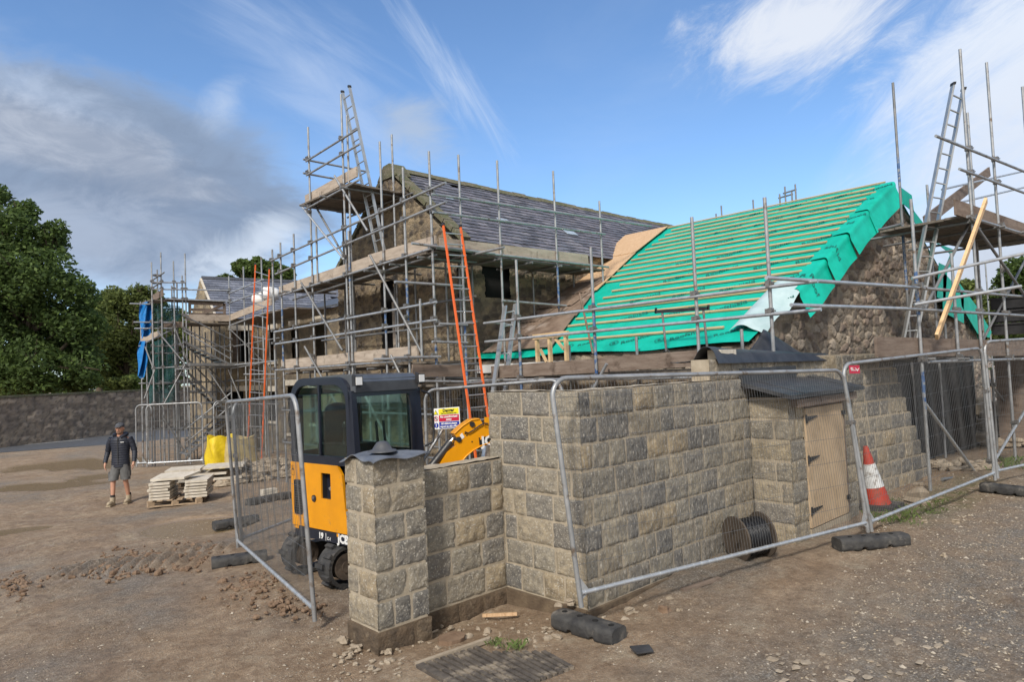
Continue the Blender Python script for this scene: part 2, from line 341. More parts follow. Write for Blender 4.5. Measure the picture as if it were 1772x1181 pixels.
    def build(s, name, material, parent=None):
        me = bpy.data.meshes.new(name); o0 = origin(parent) if parent else None
        if parent is None:
            lo = Vector([min(p[i] for p in s.v) for i in range(3)]); hi = Vector([max(p[i] for p in s.v) for i in range(3)])
            o0 = Vector(((lo.x+hi.x)/2, (lo.y+hi.y)/2, lo.z))
        me.from_pydata([tuple(p-o0) for p in s.v], [], s.f); me.materials.append(material)
        me.polygons.foreach_set('use_smooth', s.sm)
        if any(c is not None for c in s.c):
            a = me.color_attributes.new('Col', 'FLOAT_COLOR', 'CORNER'); buf = []
            for f, c in zip(s.f, s.c):
                c = c or (.3, .3, .3); buf += [c[0], c[1], c[2], 1.0]*len(f)
            a.data.foreach_set('color', buf)
        if len(s.f) < 6000:
            bm = bmesh.new(); bm.from_mesh(me); bmesh.ops.recalc_face_normals(bm, faces=bm.faces); bm.to_mesh(me); bm.free()
        me.update(); o = bpy.data.objects.new(name, me); COL.objects.link(o)
        if parent: o.parent = parent
        else: o.location = o0
        return o
def jit(c, a=.1):
    k = 1+random.uniform(-a, a); return (c[0]*k, c[1]*k, c[2]*k)
def text_obj(s, size, O, X, Y, material, parent, name='lettering', align='LEFT', bold=0, extr=.0015, sx=1):
    cu = bpy.data.curves.new('tmp', 'FONT'); cu.body = s; cu.size = size; cu.extrude = extr; cu.offset = bold; cu.align_x = align; cu.align_y = 'CENTER'; cu.resolution_u = 2
    t = bpy.data.objects.new('tmp', cu); COL.objects.link(t)
    dg = bpy.context.evaluated_depsgraph_get(); me = bpy.data.meshes.new_from_object(t.evaluated_get(dg))
    X = Vector(X).normalized(); Y = Vector(Y).normalized(); Z = X.cross(Y); O = Vector(O)-(origin(parent) if parent else Vector())
    X = X*sx
    me.transform(Matrix(((X.x, Y.x, Z.x, O.x), (X.y, Y.y, Z.y, O.y), (X.z, Y.z, Z.z, O.z), (0, 0, 0, 1))))
    bpy.data.objects.remove(t); bpy.data.curves.remove(cu)
    me.materials.clear(); me.materials.append(material); me.name = name
    o = bpy.data.objects.new(name, me); COL.objects.link(o); o.parent = parent; return o
def copy_tree(o, parent=None):
    c = o.copy(); COL.objects.link(c)
    if parent: c.parent = parent
    for ch in list(o.children): copy_tree(ch, c)
    return c
def hash2(i, j, k):
    h = np.sin(i*127.1+j*311.7+k*74.7)*43758.5453; return h-np.floor(h)
def voronoi(u, v, seed=0, jit_=.85):
    iu = np.floor(u); iv = np.floor(v); d1 = np.full(u.shape, 9.); d2 = np.full(u.shape, 9.); idv = np.zeros(u.shape)
    for a in (-1, 0, 1):
        for b in (-1, 0, 1):
            ci = iu+a; cj = iv+b
            px = ci+.5+(hash2(ci, cj, seed)-.5)*jit_; py = cj+.5+(hash2(ci, cj, seed+9)-.5)*jit_
            d = np.hypot(px-u, py-v); new = d < d1
            d2 = np.where(new, d1, np.minimum(d2, d)); idv = np.where(new, hash2(ci, cj, seed+3), idv); d1 = np.where(new, d, d1)
    return d1, d2, idv
def vnoise(u, v, seed=0):
    iu = np.floor(u); iv = np.floor(v); fu = u-iu; fv = v-iv; fu = fu*fu*(3-2*fu); fv = fv*fv*(3-2*fv)
    a = hash2(iu, iv, seed); b = hash2(iu+1, iv, seed); c = hash2(iu, iv+1, seed); d = hash2(iu+1, iv+1, seed)
    return (a*(1-fu)+b*fu)*(1-fv)+(c*(1-fu)+d*fu)*fv
def fbm(u, v, seed=0, o=4):
    s = 0; a = .5
    for k in range(o): s = s+a*vnoise(u*2**k, v*2**k, seed+k*7); a *= .5
    return s
def inside(poly, x, y):
    r = np.zeros(x.shape, bool); n = len(poly)
    for i in range(n):
        x1, y1 = poly[i]; x2, y2 = poly[(i+1) % n]
        c = ((y1 > y) != (y2 > y)) & (x < (x2-x1)*(y-y1)/((y2-y1)+1e-12)+x1); r ^= c
    return r
def rubble_face(name, material, parent, O, U, NRM, poly, holes=(), step=.04, cell=(.32, .2), amp=.05, cols=None, mcol=(.3, .25, .18), edge=.12, seed=1, mk=.5):
    """a rubble wall face: real relief over polygon poly (u,z) seen along NRM"""
    us = [p[0] for p in poly]; zs = [p[1] for p in poly]; u0, u1, z0, z1 = min(us), max(us), min(zs), max(zs)
    nu = int((u1-u0)/step)+1; nz = int((z1-z0)/step)+1
    uu, zz = np.meshgrid(np.linspace(u0, u1, nu+1), np.linspace(z0, z1, nz+1))
    w = (fbm(uu*2, zz*2, seed)-.5)*.9
    d1, d2, idv = voronoi((uu+w*.25)/cell[0], (zz+w*.2)/cell[1], seed); e = np.clip((d2-d1)/edge, 0, 1); e = e*e*(3-2*e)
    h = e*amp*(.45+.75*idv)+(fbm(uu*14, zz*14, seed+5, 3)-.5)*amp*.7
    cols = np.array(cols); ci = (idv*len(cols)).astype(int) % len(cols); cc = cols[ci]*(.8+.4*hash2(idv*91, 0*idv, 2))[..., None]
    cc = np.array(mcol)*(1-e[..., None]**mk)+cc*e[..., None]**mk
    O = np.array(O, float); U = np.array(U, float); NN = np.array(NRM, float)
    P = O+uu[..., None]*U+zz[..., None]*np.array([0, 0, 1.])+h[..., None]*NN
    cu = (uu[:-1, :-1]+uu[1:, 1:])/2; cz = (zz[:-1, :-1]+zz[1:, 1:])/2; m = inside(poly, cu, cz)
    for hp in holes: m &= ~inside(hp, cu, cz)
    W = nu+1; jj, ii = np.nonzero(m); a = jj*W+ii; flip = np.cross(U, [0, 0, 1.]).dot(NN) < 0
    Fq = np.stack([a, a+1, a+W+1, a+W], 1)
    if flip: Fq = Fq[:, ::-1]
    o0 = np.array(origin(parent)) if parent else O
    me = bpy.data.meshes.new(name); me.from_pydata((P.reshape(-1, 3)-o0).tolist(), [], Fq.tolist()); me.materials.append(material)
    me.polygons.foreach_set('use_smooth', [True]*len(me.polygons))
    at_ = me.color_attributes.new('Col', 'FLOAT_COLOR', 'POINT'); at_.data.foreach_set('color', np.concatenate([cc.reshape(-1, 3), np.ones((W*(nz+1), 1))], 1).ravel())
    o = bpy.data.objects.new(name, me); COL.objects.link(o)
    if parent: o.parent = parent
    else: o.location = V(o0)
    return o
# ------------------------------------------------------------------ ground
GP = np.array([(2.95, 4.7, -.055), (3.6, 4.85, -.17), (4.05, 4.85, -.17), (4.4, 4.85, -.16), (4.4, 4.4, -.10), (4.3, 3.8, .02), (3, 3, 0), (0, 0, 0), (3, 0, 0), (8.3, 3, .08), (12.6, 2.6, .18), (11.4, 3.2, .07), (10, 3.4, .03), (8, 0, .08),
    (15, 0, .25), (3.5, 6.4, -.05), (3.5, 9.2, -.14), (4, 11, -.24), (4.1, 17.1, -.48), (0, 12, -.28), (6.5, 24, -.55), (8, 18, -.47), (9, 12, -.28), (5, 40, -.58), (15, 46, -.58),
    (-10, 10, -.3), (-5, 40, -.6), (30, 0, .3), (40, 40, -.3), (20, 15, -.1), (16, 6, 0), (6, 5, 0), (5.6, 3.9, .0), (6.9, 3.4, .02), (60, 60, -.5), (-40, 40, -.6), (0, 60, -.6), (30, 60, -.58), (0, 30, -.56), (-30, 0, -.2)])
def gz(x, y):
    x = np.asarray(x, float); y = np.asarray(y, float); num = 0; den = 0
    for a, b, c in GP:
        w = 1/((x-a)**2+(y-b)**2+.6)**1.6; num = num+w*c; den = den+w
    return num/den
def gzf(x, y): return float(gz(x, y))
def ground():
    def ax(a, b, lo, hi, st):
        core = list(np.arange(lo, hi, st)); left = []; right = []; s = st; v = lo
        while v > a: s *= 1.16; v -= s; left.append(v)
        s = st; v = core[-1]
        while v < b: s *= 1.16; v += s; right.append(v)
        return np.array(left[::-1]+core+right)
    xs = ax(-600, 900, -1.5, 12.5, .05); ys = ax(-300, 900, .5, 20, .06)
    xx, yy = np.meshgrid(xs, ys); z = gz(xx, yy)
    near = np.exp(-np.maximum(0, np.hypot(xx-4, yy-7)-12)**2/60)
    mud = np.clip(1-np.hypot(xx-2, yy-10)/9, 0, 1)
    n = (fbm(xx*.8, yy*.8, 3, 4)-.5)*.06+(fbm(xx*4, yy*4, 5, 4)-.5)*.055+(fbm(xx*13, yy*13, 11, 2)-.5)*.026
    # caterpillar ruts: churned ridges left of the fence
    def rut(cx, cy, ang, L, W, per, amp):
        c, s = math.cos(ang), math.sin(ang); u = (xx-cx)*c+(yy-cy)*s; v = -(xx-cx)*s+(yy-cy)*c
        m = np.clip(1-(np.abs(u)/L)**4, 0, 1)*np.clip(1-(np.abs(v)/W)**4, 0, 1)
        return m*(np.sin(u*2*math.pi/per+np.sin(v*5)*.7)*amp+amp*.4)
    g = at(225, 975, ('z', -.12)); n = n+rut(g.x, g.y, rad(-38), 1.15, .44, .16, .05)
    g = at(330, 950, ('z', -.12)); n = n+rut(g.x, g.y, rad(-38), .7, .30, .16, .045)
    g = at(60, 1010, ('z', -.1)); n = n+rut(g.x, g.y, rad(-50), .7, .25, .15, .02)
    for (qx, qy, an, L_) in ((150, 1090, -20, 1.6), (90, 930, -15, 2.2), (260, 905, -12, 2.0), (440, 1010, 60, 1.2), (1650, 1010, 40, 2.0)): g = at(qx, qy, ('z', -.1)); n = n+rut(g.x, g.y, rad(an), L_, .13, .11, .014)-.5*rut(g.x, g.y, rad(an), L_, .2, 50, .012)
    # ground shelves up in clods against the walls
    for (cx, cy, r, a) in ((3.55, 4.5, .25, .035), (3.1, 4.55, .25, .03), (6.3, 3.75, .8, .05), (2.9, 9.8, 1.2, .03)):
        q = np.exp(-((xx-cx)**2+(yy-cy)**2)/r**2); n = n+q*a*(.4+fbm(xx*9, yy*9, 4, 3))
    pud = np.zeros_like(z)
    for (px, py, rx, ry, an) in ((150, 800, 2.3, .8, 0), (90, 838, 1.5, .5, .2), (165, 822, .7, .4, .2), (20, 905, .6, .3, 0), (340, 905, .8, .35, .1), (800, 790, 1.5, .5, 0)):
        g = at(px, py, ('z', -.47 if py < 870 else -.2)); f_ = Vector((.687, .7256)); r_ = Vector((.7256, -.687))
        u = (xx-g.x)*r_.x+(yy-g.y)*r_.y; v = (xx-g.x)*f_.x+(yy-g.y)*f_.y
        pud = np.maximum(pud, np.clip(1.25-np.hypot(u/rx, v/(ry*1.9))-(fbm(xx*.9, yy*.9, 8)-.5)*.9, 0, 1))
    pud = np.clip(pud*4, 0, 1)
    z = z+n*near*(1-.92*pud)-pud*.035
    fl_ = np.clip(1.35-np.maximum(np.abs(xx-3.4)/.6, np.abs(yy-3.85)/.55), 0, 1); fl_ = np.clip(fl_*2.5, 0, 1); z = z*(1-fl_)+gz(xx, yy)*fl_-.0*fl_
    flatr = np.clip((yy-.75*0-33)/3, 0, 1)*(xx < 30); z = np.where(flatr > 0, z*(1-flatr)+(-.575)*flatr, z)
    W = len(xs); idx = (np.arange(len(ys)-1)[:, None]*W+np.arange(W-1)[None]).ravel(); Fq = np.stack([idx, idx+1, idx+W+1, idx+W], 1)
    me = bpy.data.meshes.new('ground'); me.from_pydata(np.stack([xx, yy, z], -1).reshape(-1, 3).tolist(), [], Fq.tolist())
    me.polygons.foreach_set('use_smooth', [True]*len(me.polygons))
    gr = np.clip(fbm(xx*.5+3, yy*.5, 21, 4)*2.2-.75, 0, 1)
    gr = np.maximum(gr, np.clip(1.2-np.abs((yy-1.2)-.0*(xx))/1.8, 0, 1)*np.clip((xx-2.5)/2.5, 0, 1)*.9)
    grn = np.clip(1-np.hypot((xx-11)/2.6, (yy-2.9)/.55), 0, 1)
    c = np.stack([pud, gr, grn, np.ones_like(z)], -1)
    a = me.color_attributes.new('Col', 'FLOAT_COLOR', 'POINT'); a.data.foreach_set('color', c.ravel())
    m = bpy.data.materials.new('site_mud'); m.use_nodes = True; nt = m.node_tree; N = nt.nodes; L = nt.links; b = N['Principled BSDF']
    tc = N.new('ShaderNodeTexCoord'); at_ = N.new('ShaderNodeAttribute'); at_.attribute_name = 'Col'; sp = N.new('ShaderNodeSeparateColor'); L.new(at_.outputs['Color'], sp.inputs[0])
    def noi(s, d=8, r=.65):
        n_ = N.new('ShaderNodeTexNoise'); L.new(tc.outputs['Object'], n_.inputs[0]); n_.inputs['Scale'].default_value = s; n_.inputs['Detail'].default_value = d; n_.inputs['Roughness'].default_value = r; return n_.outputs[0]
    def mr(x, lo, hi, a0=0, a1=1):
        r = N.new('ShaderNodeMapRange'); L.new(x, r.inputs[0]); r.inputs[1].default_value = lo; r.inputs[2].default_value = hi; r.inputs[3].default_value = a0; r.inputs[4].default_value = a1; return r.outputs[0]
    def mx(f, a_, b_, mode='MIX'):
        x = N.new('ShaderNodeMix'); x.data_type = 'RGBA'; x.blend_type = mode
        if isinstance(f, float): x.inputs[0].default_value = f
        else: L.new(f, x.inputs[0])
        for i, v in ((6, a_), (7, b_)):
            if isinstance(v, tuple): x.inputs[i].default_value = (*v, 1)
            else: L.new(v, x.inputs[i])
        return x.outputs[2]
    def mul(a_, b_):
        x = N.new('ShaderNodeMath'); x.operation = 'MULTIPLY'
        for i, v in enumerate((a_, b_)):
            if isinstance(v, float): x.inputs[i].default_value = v
            else: L.new(v, x.inputs[i])
        return x.outputs[0]
    c0 = mx(mr(noi(1.1), .35, .65), (.33, .235, .155), (.47, .365, .26))
    c0 = mx(mr(noi(7), .4, .7), c0, (.25, .175, .115))
    c0 = mx(mr(noi(2.3, 5), .55, .72), c0, (.46, .38, .28))
    vo = N.new('ShaderNodeTexVoronoi'); L.new(tc.outputs['Object'], vo.inputs[0]); vo.inputs['Scale'].default_value = 48
    gravel = mx(mr(vo.outputs['Distance'], .0, .5), (.47, .45, .42), (.20, .18, .155))
    c0 = mx(mul(mr(sp.outputs[1], .15, .75), mr(noi(3.1), .36, .60, .35, .95)), c0, gravel)
    vo2 = N.new('ShaderNodeTexVoronoi'); L.new(tc.outputs['Object'], vo2.inputs[0]); vo2.inputs['Scale'].default_value = 38
    c0 = mx(mul(mr(vo2.outputs['Distance'], .30, .16), mr(noi(2.2), .36, .56)), c0, (.42, .37, .30))
    c0 = mx(mul(sp.outputs[2], mr(noi(6), .38, .6)), c0, (.10, .12, .035))
    c0 = mx(sp.outputs[0], c0, (.27, .20, .125))
    c0 = mx(mr(noi(19, 6, .7), .36, .64, .0, .85), c0, mx(1.0, c0, (.62, .58, .54), 'MULTIPLY')); c0 = mx(mr(noi(48, 4, .7), .50, .66, .0, .55), c0, mx(1.0, c0, (1.5, 1.48, 1.45), 'MULTIPLY'))
    L.new(c0, b.inputs['Base Color'])
    rr = mx(sp.outputs[0], mx(mr(noi(.9), .4, .62), (.93, .93, .93), (.55, .55, .55)), (.22, .22, .22)); L.new(rr, b.inputs['Roughness']); b.inputs['Specular IOR Level'].default_value = .35
    bp = N.new('ShaderNodeBump'); bp.inputs['Distance'].default_value = .06
    hh = mx(.5, noi(22, 10, .7), noi(70, 6, .7)); L.new(hh, bp.inputs['Height'])
    L.new(mr(sp.outputs[0], 0, .6, .95, 0.02), bp.inputs['Strength']); L.new(bp.outputs[0], b.inputs['Normal'])
    me.materials.append(m); o = bpy.data.objects.new('ground', me); COL.objects.link(o); o['kind'] = 'structure'
    return o
ground()
# ------------------------------------------------------------------ road
def road():
    a = Vector((-60, 61, 0)); 
    P = [(-60, 62.2), (4.2, 37.4), (8.6, 35.9), (14, 34.2), (60, 22), (60, 69.5), (11.6, 44.2), (4.6, 40.6), (-60, 7)]
    # carriageway: near edge polyline and the foot of the boundary wall
    near = [(-70, 50.5), (-20, 43.0), (4.2, 37.45), (8.1, 36.4), (14, 35.2), (24, 34)]
    far = [(-70, 60), (-20, 48), (4.4, 41.6), (10.4, 44.4), (16, 47.3), (26, 52)]
    mb = MB()
    for i in range(len(near)-1):
        mb.add([(*near[i], -.562), (*near[i+1], -.562), (*far[i+1], -.562), (*far[i], -.562)], [[0, 1, 2, 3]])
    tag(mb.build('road', m_tar), kind='structure')
    ml = MB(); L0 = [(-30, 48.1), (-8, 43.6), (4.6, 41.05), (8.2, 41.3)]
    for i in range(3):
        p = Vector((*L0[i], -.556)); q = Vector((*L0[i+1], -.556)); ml.add([p, q, q+Vector((0, .16, 0)), p+Vector((0, .16, 0))], [[0, 1, 2, 3]])
    tag(ml.build('road_marking', m_line), kind='structure')
road()
# ------------------------------------------------------------------ foreground block wall
STONE = [(.195, .182, .158), (.17, .16, .145), (.215, .198, .165), (.23, .208, .17), (.18, .17, .153), (.245, .215, .168), (.145, .14, .132), (.20, .186, .158)]
STONEL = [(.235, .21, .17), (.27, .235, .18), (.205, .188, .158), (.285, .245, .18), (.22, .20, .165)]
CH = .236
def block_face(mb, O, U, NRM, spans, pal, corner0=True, corner1=True, off=0, zb=0.0, seed=0, rough=.012, ch=CH):
    """courses of rock-faced blocks. spans: list of (u0,u1) per course from the bottom"""
    r = random.Random(seed); O = Vector(O); U = Vector(U); NN = Vector(NRM); Z = Vector((0, 0, 1)); g = .0095
    for k, (u0, u1) in enumerate(spans):
        z0 = zb+k*ch; z1 = z0+ch; u = u0; first = True; cuts = [u0]
        alt = (k+off) % 2
        if alt: cuts.append(u0+r.uniform(.13, .17)) if corner0 else None
        while True:
            w = r.choice([.24, .34, .40, .46, .36, .17, .29]); nx = cuts[-1]+w
            if nx > u1-.13: break
            cuts.append(nx)
        if u1-cuts[-1] > .5: cuts.append((cuts[-1]+u1)/2)
        cuts.append(u1)
        for i in range(len(cuts)-1):
            a, b = cuts[i], cuts[i+1]
            if b-a < .03: continue
            a2 = a+(-.006 if (i == 0 and corner0) else g); b2 = b-(-.006 if (i == len(cuts)-2 and corner1) else g)
            za, zc = z0+g, z1-g; nu = max(6, int((b2-a2)/.017)); nz = 13
            th = r.uniform(.004, .008); s1 = r.uniform(0, 99); bul = r.uniform(.0, .007); tl = r.uniform(-.006, .006); tl2 = r.uniform(-.006, .006)
            c = jit(r.choice(pal), .09); big = r.random() < .07
            if big: bul += .014; c = jit((.27, .225, .16), .08)
            uu, zz = np.meshgrid(np.linspace(0, 1, nu+1), np.linspace(0, 1, nz+1))
            wu = (fbm(zz*4+s1, uu*0+s1, 3)-.5)*.030; wz = (fbm(uu*5+s1, zz*0, 4)-.5)*.026
            ed = np.minimum(np.minimum(uu, 1-uu)*(b2-a2), np.minimum(zz, 1-zz)*(zc-za)); e = np.clip(ed/.012, 0, 1)
            if corner0 and i == 0: e = np.maximum(e, np.clip(1-uu*3, 0, 1)*np.clip(np.minimum(zz, 1-zz)*(zc-za)/.02, 0, 1))
            if corner1 and i == len(cuts)-2: e = np.maximum(e, np.clip(1-(1-uu)*3, 0, 1)*np.clip(np.minimum(zz, 1-zz)*(zc-za)/.02, 0, 1))
            h = th*e**.7+bul*e*np.sin(np.pi*uu)*np.sin(np.pi*zz)+(fbm(uu*(b2-a2)*22+s1, zz*5+s1, 7, 4)-.5)*rough*1.9*e-.006*np.clip(1-ed/.03, 0, 1)*(fbm(uu*(b2-a2)*60+s1, zz*14, 3, 2))+tl*(uu-.5)*e+tl2*(zz-.5)*e
            h = np.where((uu == 0) | (uu == 1) | (zz == 0) | (zz == 1), -.004, h)
            if corner0 and i == 0: h = np.where(uu == 0, .006, h)
            if corner1 and i == len(cuts)-2: h = np.where(uu == 1, .006, h)
            inn = (uu > 0) & (uu < 1); inz = (zz > 0) & (zz < 1)
            W = nu+1; vs = []
            for jz in range(nz+1):
                for iu in range(W):
                    p = O+U*(a2+(b2-a2)*uu[jz, iu]+(wu[jz, iu]*(1 if inn[jz, iu] else .8)))+Z*(za+(zc-za)*zz[jz, iu]+wz[jz, iu]*(1 if inz[jz, iu] else .5))+NN*float(h[jz, iu]); vs.append(p)
            fs = [[j*W+i_, j*W+i_+1, (j+1)*W+i_+1, (j+1)*W+i_] for j in range(nz) for i_ in range(nu)]
            if U.cross(Z).dot(NN) < 0: fs = [f[::-1] for f in fs]
            mb.smooth = True; mb.add(vs, fs, c); mb.smooth = False
def stone_wall():
    root = empty('block_wall', (4.5, 4.4, 0), 'half-built wall of grey rock-faced blocks with a pier, a low stretch and a tall stretch behind the near fence panel', 'wall')
    mo = MB(); st = MB(); st2 = MB()
    # pier
    px0, px1, py0, py1 = 2.955, 3.44, 4.80, 5.235
    e = .004
    def core(x0, x1, y0, y1, z0, z1): mo.box(((x0+x1)/2, (y0+y1)/2, (z0+z1)/2), (x1-x0, y1-y0, z1-z0))
    pz = MB(); pm = MB()
    block_face(pz, (px0, py1, 0), (0, -1, 0), (-1, 0, 0), [(0, py1-py0)]*6, STONEL, seed=11, zb=.068, ch=.227)
    block_face(pz, (px0, py0, 0), (1, 0, 0), (0, -1, 0), [(0, px1-px0)]*6, STONE, seed=5, off=1, zb=.068, ch=.227)
    block_face(pz, (px1, py0, 0), (0, 1, 0), (1, 0, 0), [(0, py1-py0)]*6, STONE, seed=6, zb=.068, ch=.227)
    block_face(pz, (px1, py1, 0), (-1, 0, 0), (0, 1, 0), [(0, px1-px0)]*6, STONE, seed=7, off=1, zb=.068, ch=.227)
    pm.box(((px0+px1)/2, (py0+py1)/2, .71), (px1-px0-.006, py1-py0-.006, 1.42))
    pr = pz.build('pier', m_stone, root); pm.build('mortar_core', m_mortar, pr)
    ft = MB(); ft.box(((px0+px1)/2-.0, (py0+py1)/2, -.185), (px1-px0+.024, py1-py0+.024, .49)); 
    DAMP = [(.085, .062, .042), (.11, .08, .055), (.07, .053, .038), (.13, .098, .068)]; dm = MB(); o = .014
    for (a_, U_, N_, L_, zz_, sd) in (((px0-o, py1+o, 0), (0, -1, 0), (-1, 0, 0), py1-py0+2*o, .066, 61), ((px0-o, py0-o, 0), (1, 0, 0), (0, -1, 0), px1-px0+2*o, .066, 62), ((px1+o, 4.97-o, 0), (1, 0, 0), (0, -1, 0), 4.505-px1-2*o, .016, 63), ((4.505-o, 4.97-o, 0), (0, -1, 0), (-1, 0, 0), 4.97-3.946, .010, 64)):
        block_face(dm, a_, U_, N_, [(0, L_)], DAMP, seed=sd, zb=zz_-.236, ch=.236)
    # low wall y=4.97 .. 5.2, x 3.44 .. 4.507
    yl, xt, yc = 4.97, 4.505, 3.946
    lw = MB(); lm = MB()
    block_face(lw, (px1, yl, 0), (1, 0, 0), (0, -1, 0), [(0, xt-px1)]*5, STONE, corner0=False, corner1=False, seed=21, zb=.018, ch=.246)
    block_face(lw, (xt, 5.2, 0), (-1, 0, 0), (0, 1, 0), [(0, xt-px1)]*5, STONE, corner0=False, corner1=False, seed=22, zb=.018, ch=.246)
    lm.box(((px1+xt)/2, (yl+5.2)/2, .62), (xt-px1-.002, .224, 1.25))
    lm.grid(lambda u, v: (px1+.01+u*(xt-px1-.02), yl+.012+v*.206, 1.246+.03*float(fbm(np.array(u*9.), np.array(v*3.), 5))), 24, 6)
    lo = lw.build('low_wall', m_stone, root); lm.build('mortar_core', m_mortar, lo)
    ft.box(((px1+xt)/2, yl+.1, -.205), (xt-px1-.02, .222, .43))
    # tall wall: -X face and -Y face
    tw = MB(); tm = MB(); zt = .012
    block_face(tw, (xt, 5.13, 0), (0, -1, 0), (-1, 0, 0), [(0, 5.13-yc)]*8, STONE+STONEL[:3], seed=31, zb=zt, off=1)
    t2 = MB()
    XI = 7.50
    block_face(t2, (xt, yc, 0), (1, 0, 0), (0, -1, 0), [(0, XI-xt)]*8, STONE+[(.14, .136, .13), (.15, .145, .138)], seed=32, zb=zt, corner1=False)
    tm.box(((xt+XI)/2, yc+.12, .95), (XI-xt-.006, .23, 1.89)); tm.box((xt+.12, (yc+5.13)/2, .95), (.23, 5.13-yc-.006, 1.885))
    tm.box((xt+.12, 5.125, .95), (.222, .02, 1.87))
    for (x0, x1, y0, y1) in ((xt+.005, XI, yc+.005, yc+.235), (xt+.005, xt+.235, yc+.24, 5.125)):
        tm.grid(lambda u, v: (x0+u*(x1-x0), y0+v*(y1-y0), 1.893+.022*float(fbm(np.array(u*(x1-x0)*7.), np.array(v*(y1-y0)*9.), 5))), 40, 16)
    t = tw.build('tall_wall', m_stone, root); tm.build('mortar_core', m_mortar, t); t2.build('tooled_face', m_stone2, t)
    ft.box(((xt+XI)/2, yc+.1, -.17), (XI-xt+.03, .26, .36)); ft.box((xt+.1, (yc+5.1)/2, -.17), (.26, 5.1-yc+.0, .352))
    # extra upper course from x=6.7 behind the cupboard, long wall beyond with raking stepped end
    uw = MB(); um = MB(); X2 = 8.9
    block_face(uw, (6.72, yc+.02, 0), (1, 0, 0), (0, -1, 0), [(0, X2-6.72)], STONEL+STONE[:3], seed=41, zb=zt+8*CH)
    block_face(uw, (XI, yc+.02, 0), (1, 0, 0), (0, -1, 0), [(0, X2-XI)]*8, STONE, seed=42, zb=zt, corner0=False, corner1=False)
    um.box(((6.72+X2)/2, yc+.14, zt+8.5*CH), (X2-6.72-.006, .225, CH-.004)); um.box(((XI+X2)/2, yc+.142, .95), (X2-XI, .225, 1.88))
    D = Vector((.993, -.118, 0)); NN = Vector((-.118, -.993, 0)); O2 = Vector((X2, yc+.02, 0))
    Ln = [3.42, 3.42, 3.18, 3.30, 3.12, 2.98, 2.86, 2.74, 2.62]
    Ln = [3.75, 3.62, 3.42, 3.30, 3.16, 3.02, 2.90, 2.78, 2.66]
    block_face(uw, O2, D, NN, [(0, q) for q in Ln], STONE+[(.145, .14, .132)]*2, seed=43, zb=zt)
    for k, q in enumerate(Ln):
        um.box(O2+D*(q/2)-NN*.115+Vector((0, 0, zt+(k+.5)*CH)), (q-.008, .226, CH), (D, -NN, Vector((0, 0, 1))))
    u = uw.build('stepped_wall', m_stone2, root); um.build('mortar_core', m_mortar, u)
    ft.build('footing_core', m_dampstone, root); dm.build('damp_course', m_stone_damp, root)
stone_wall()
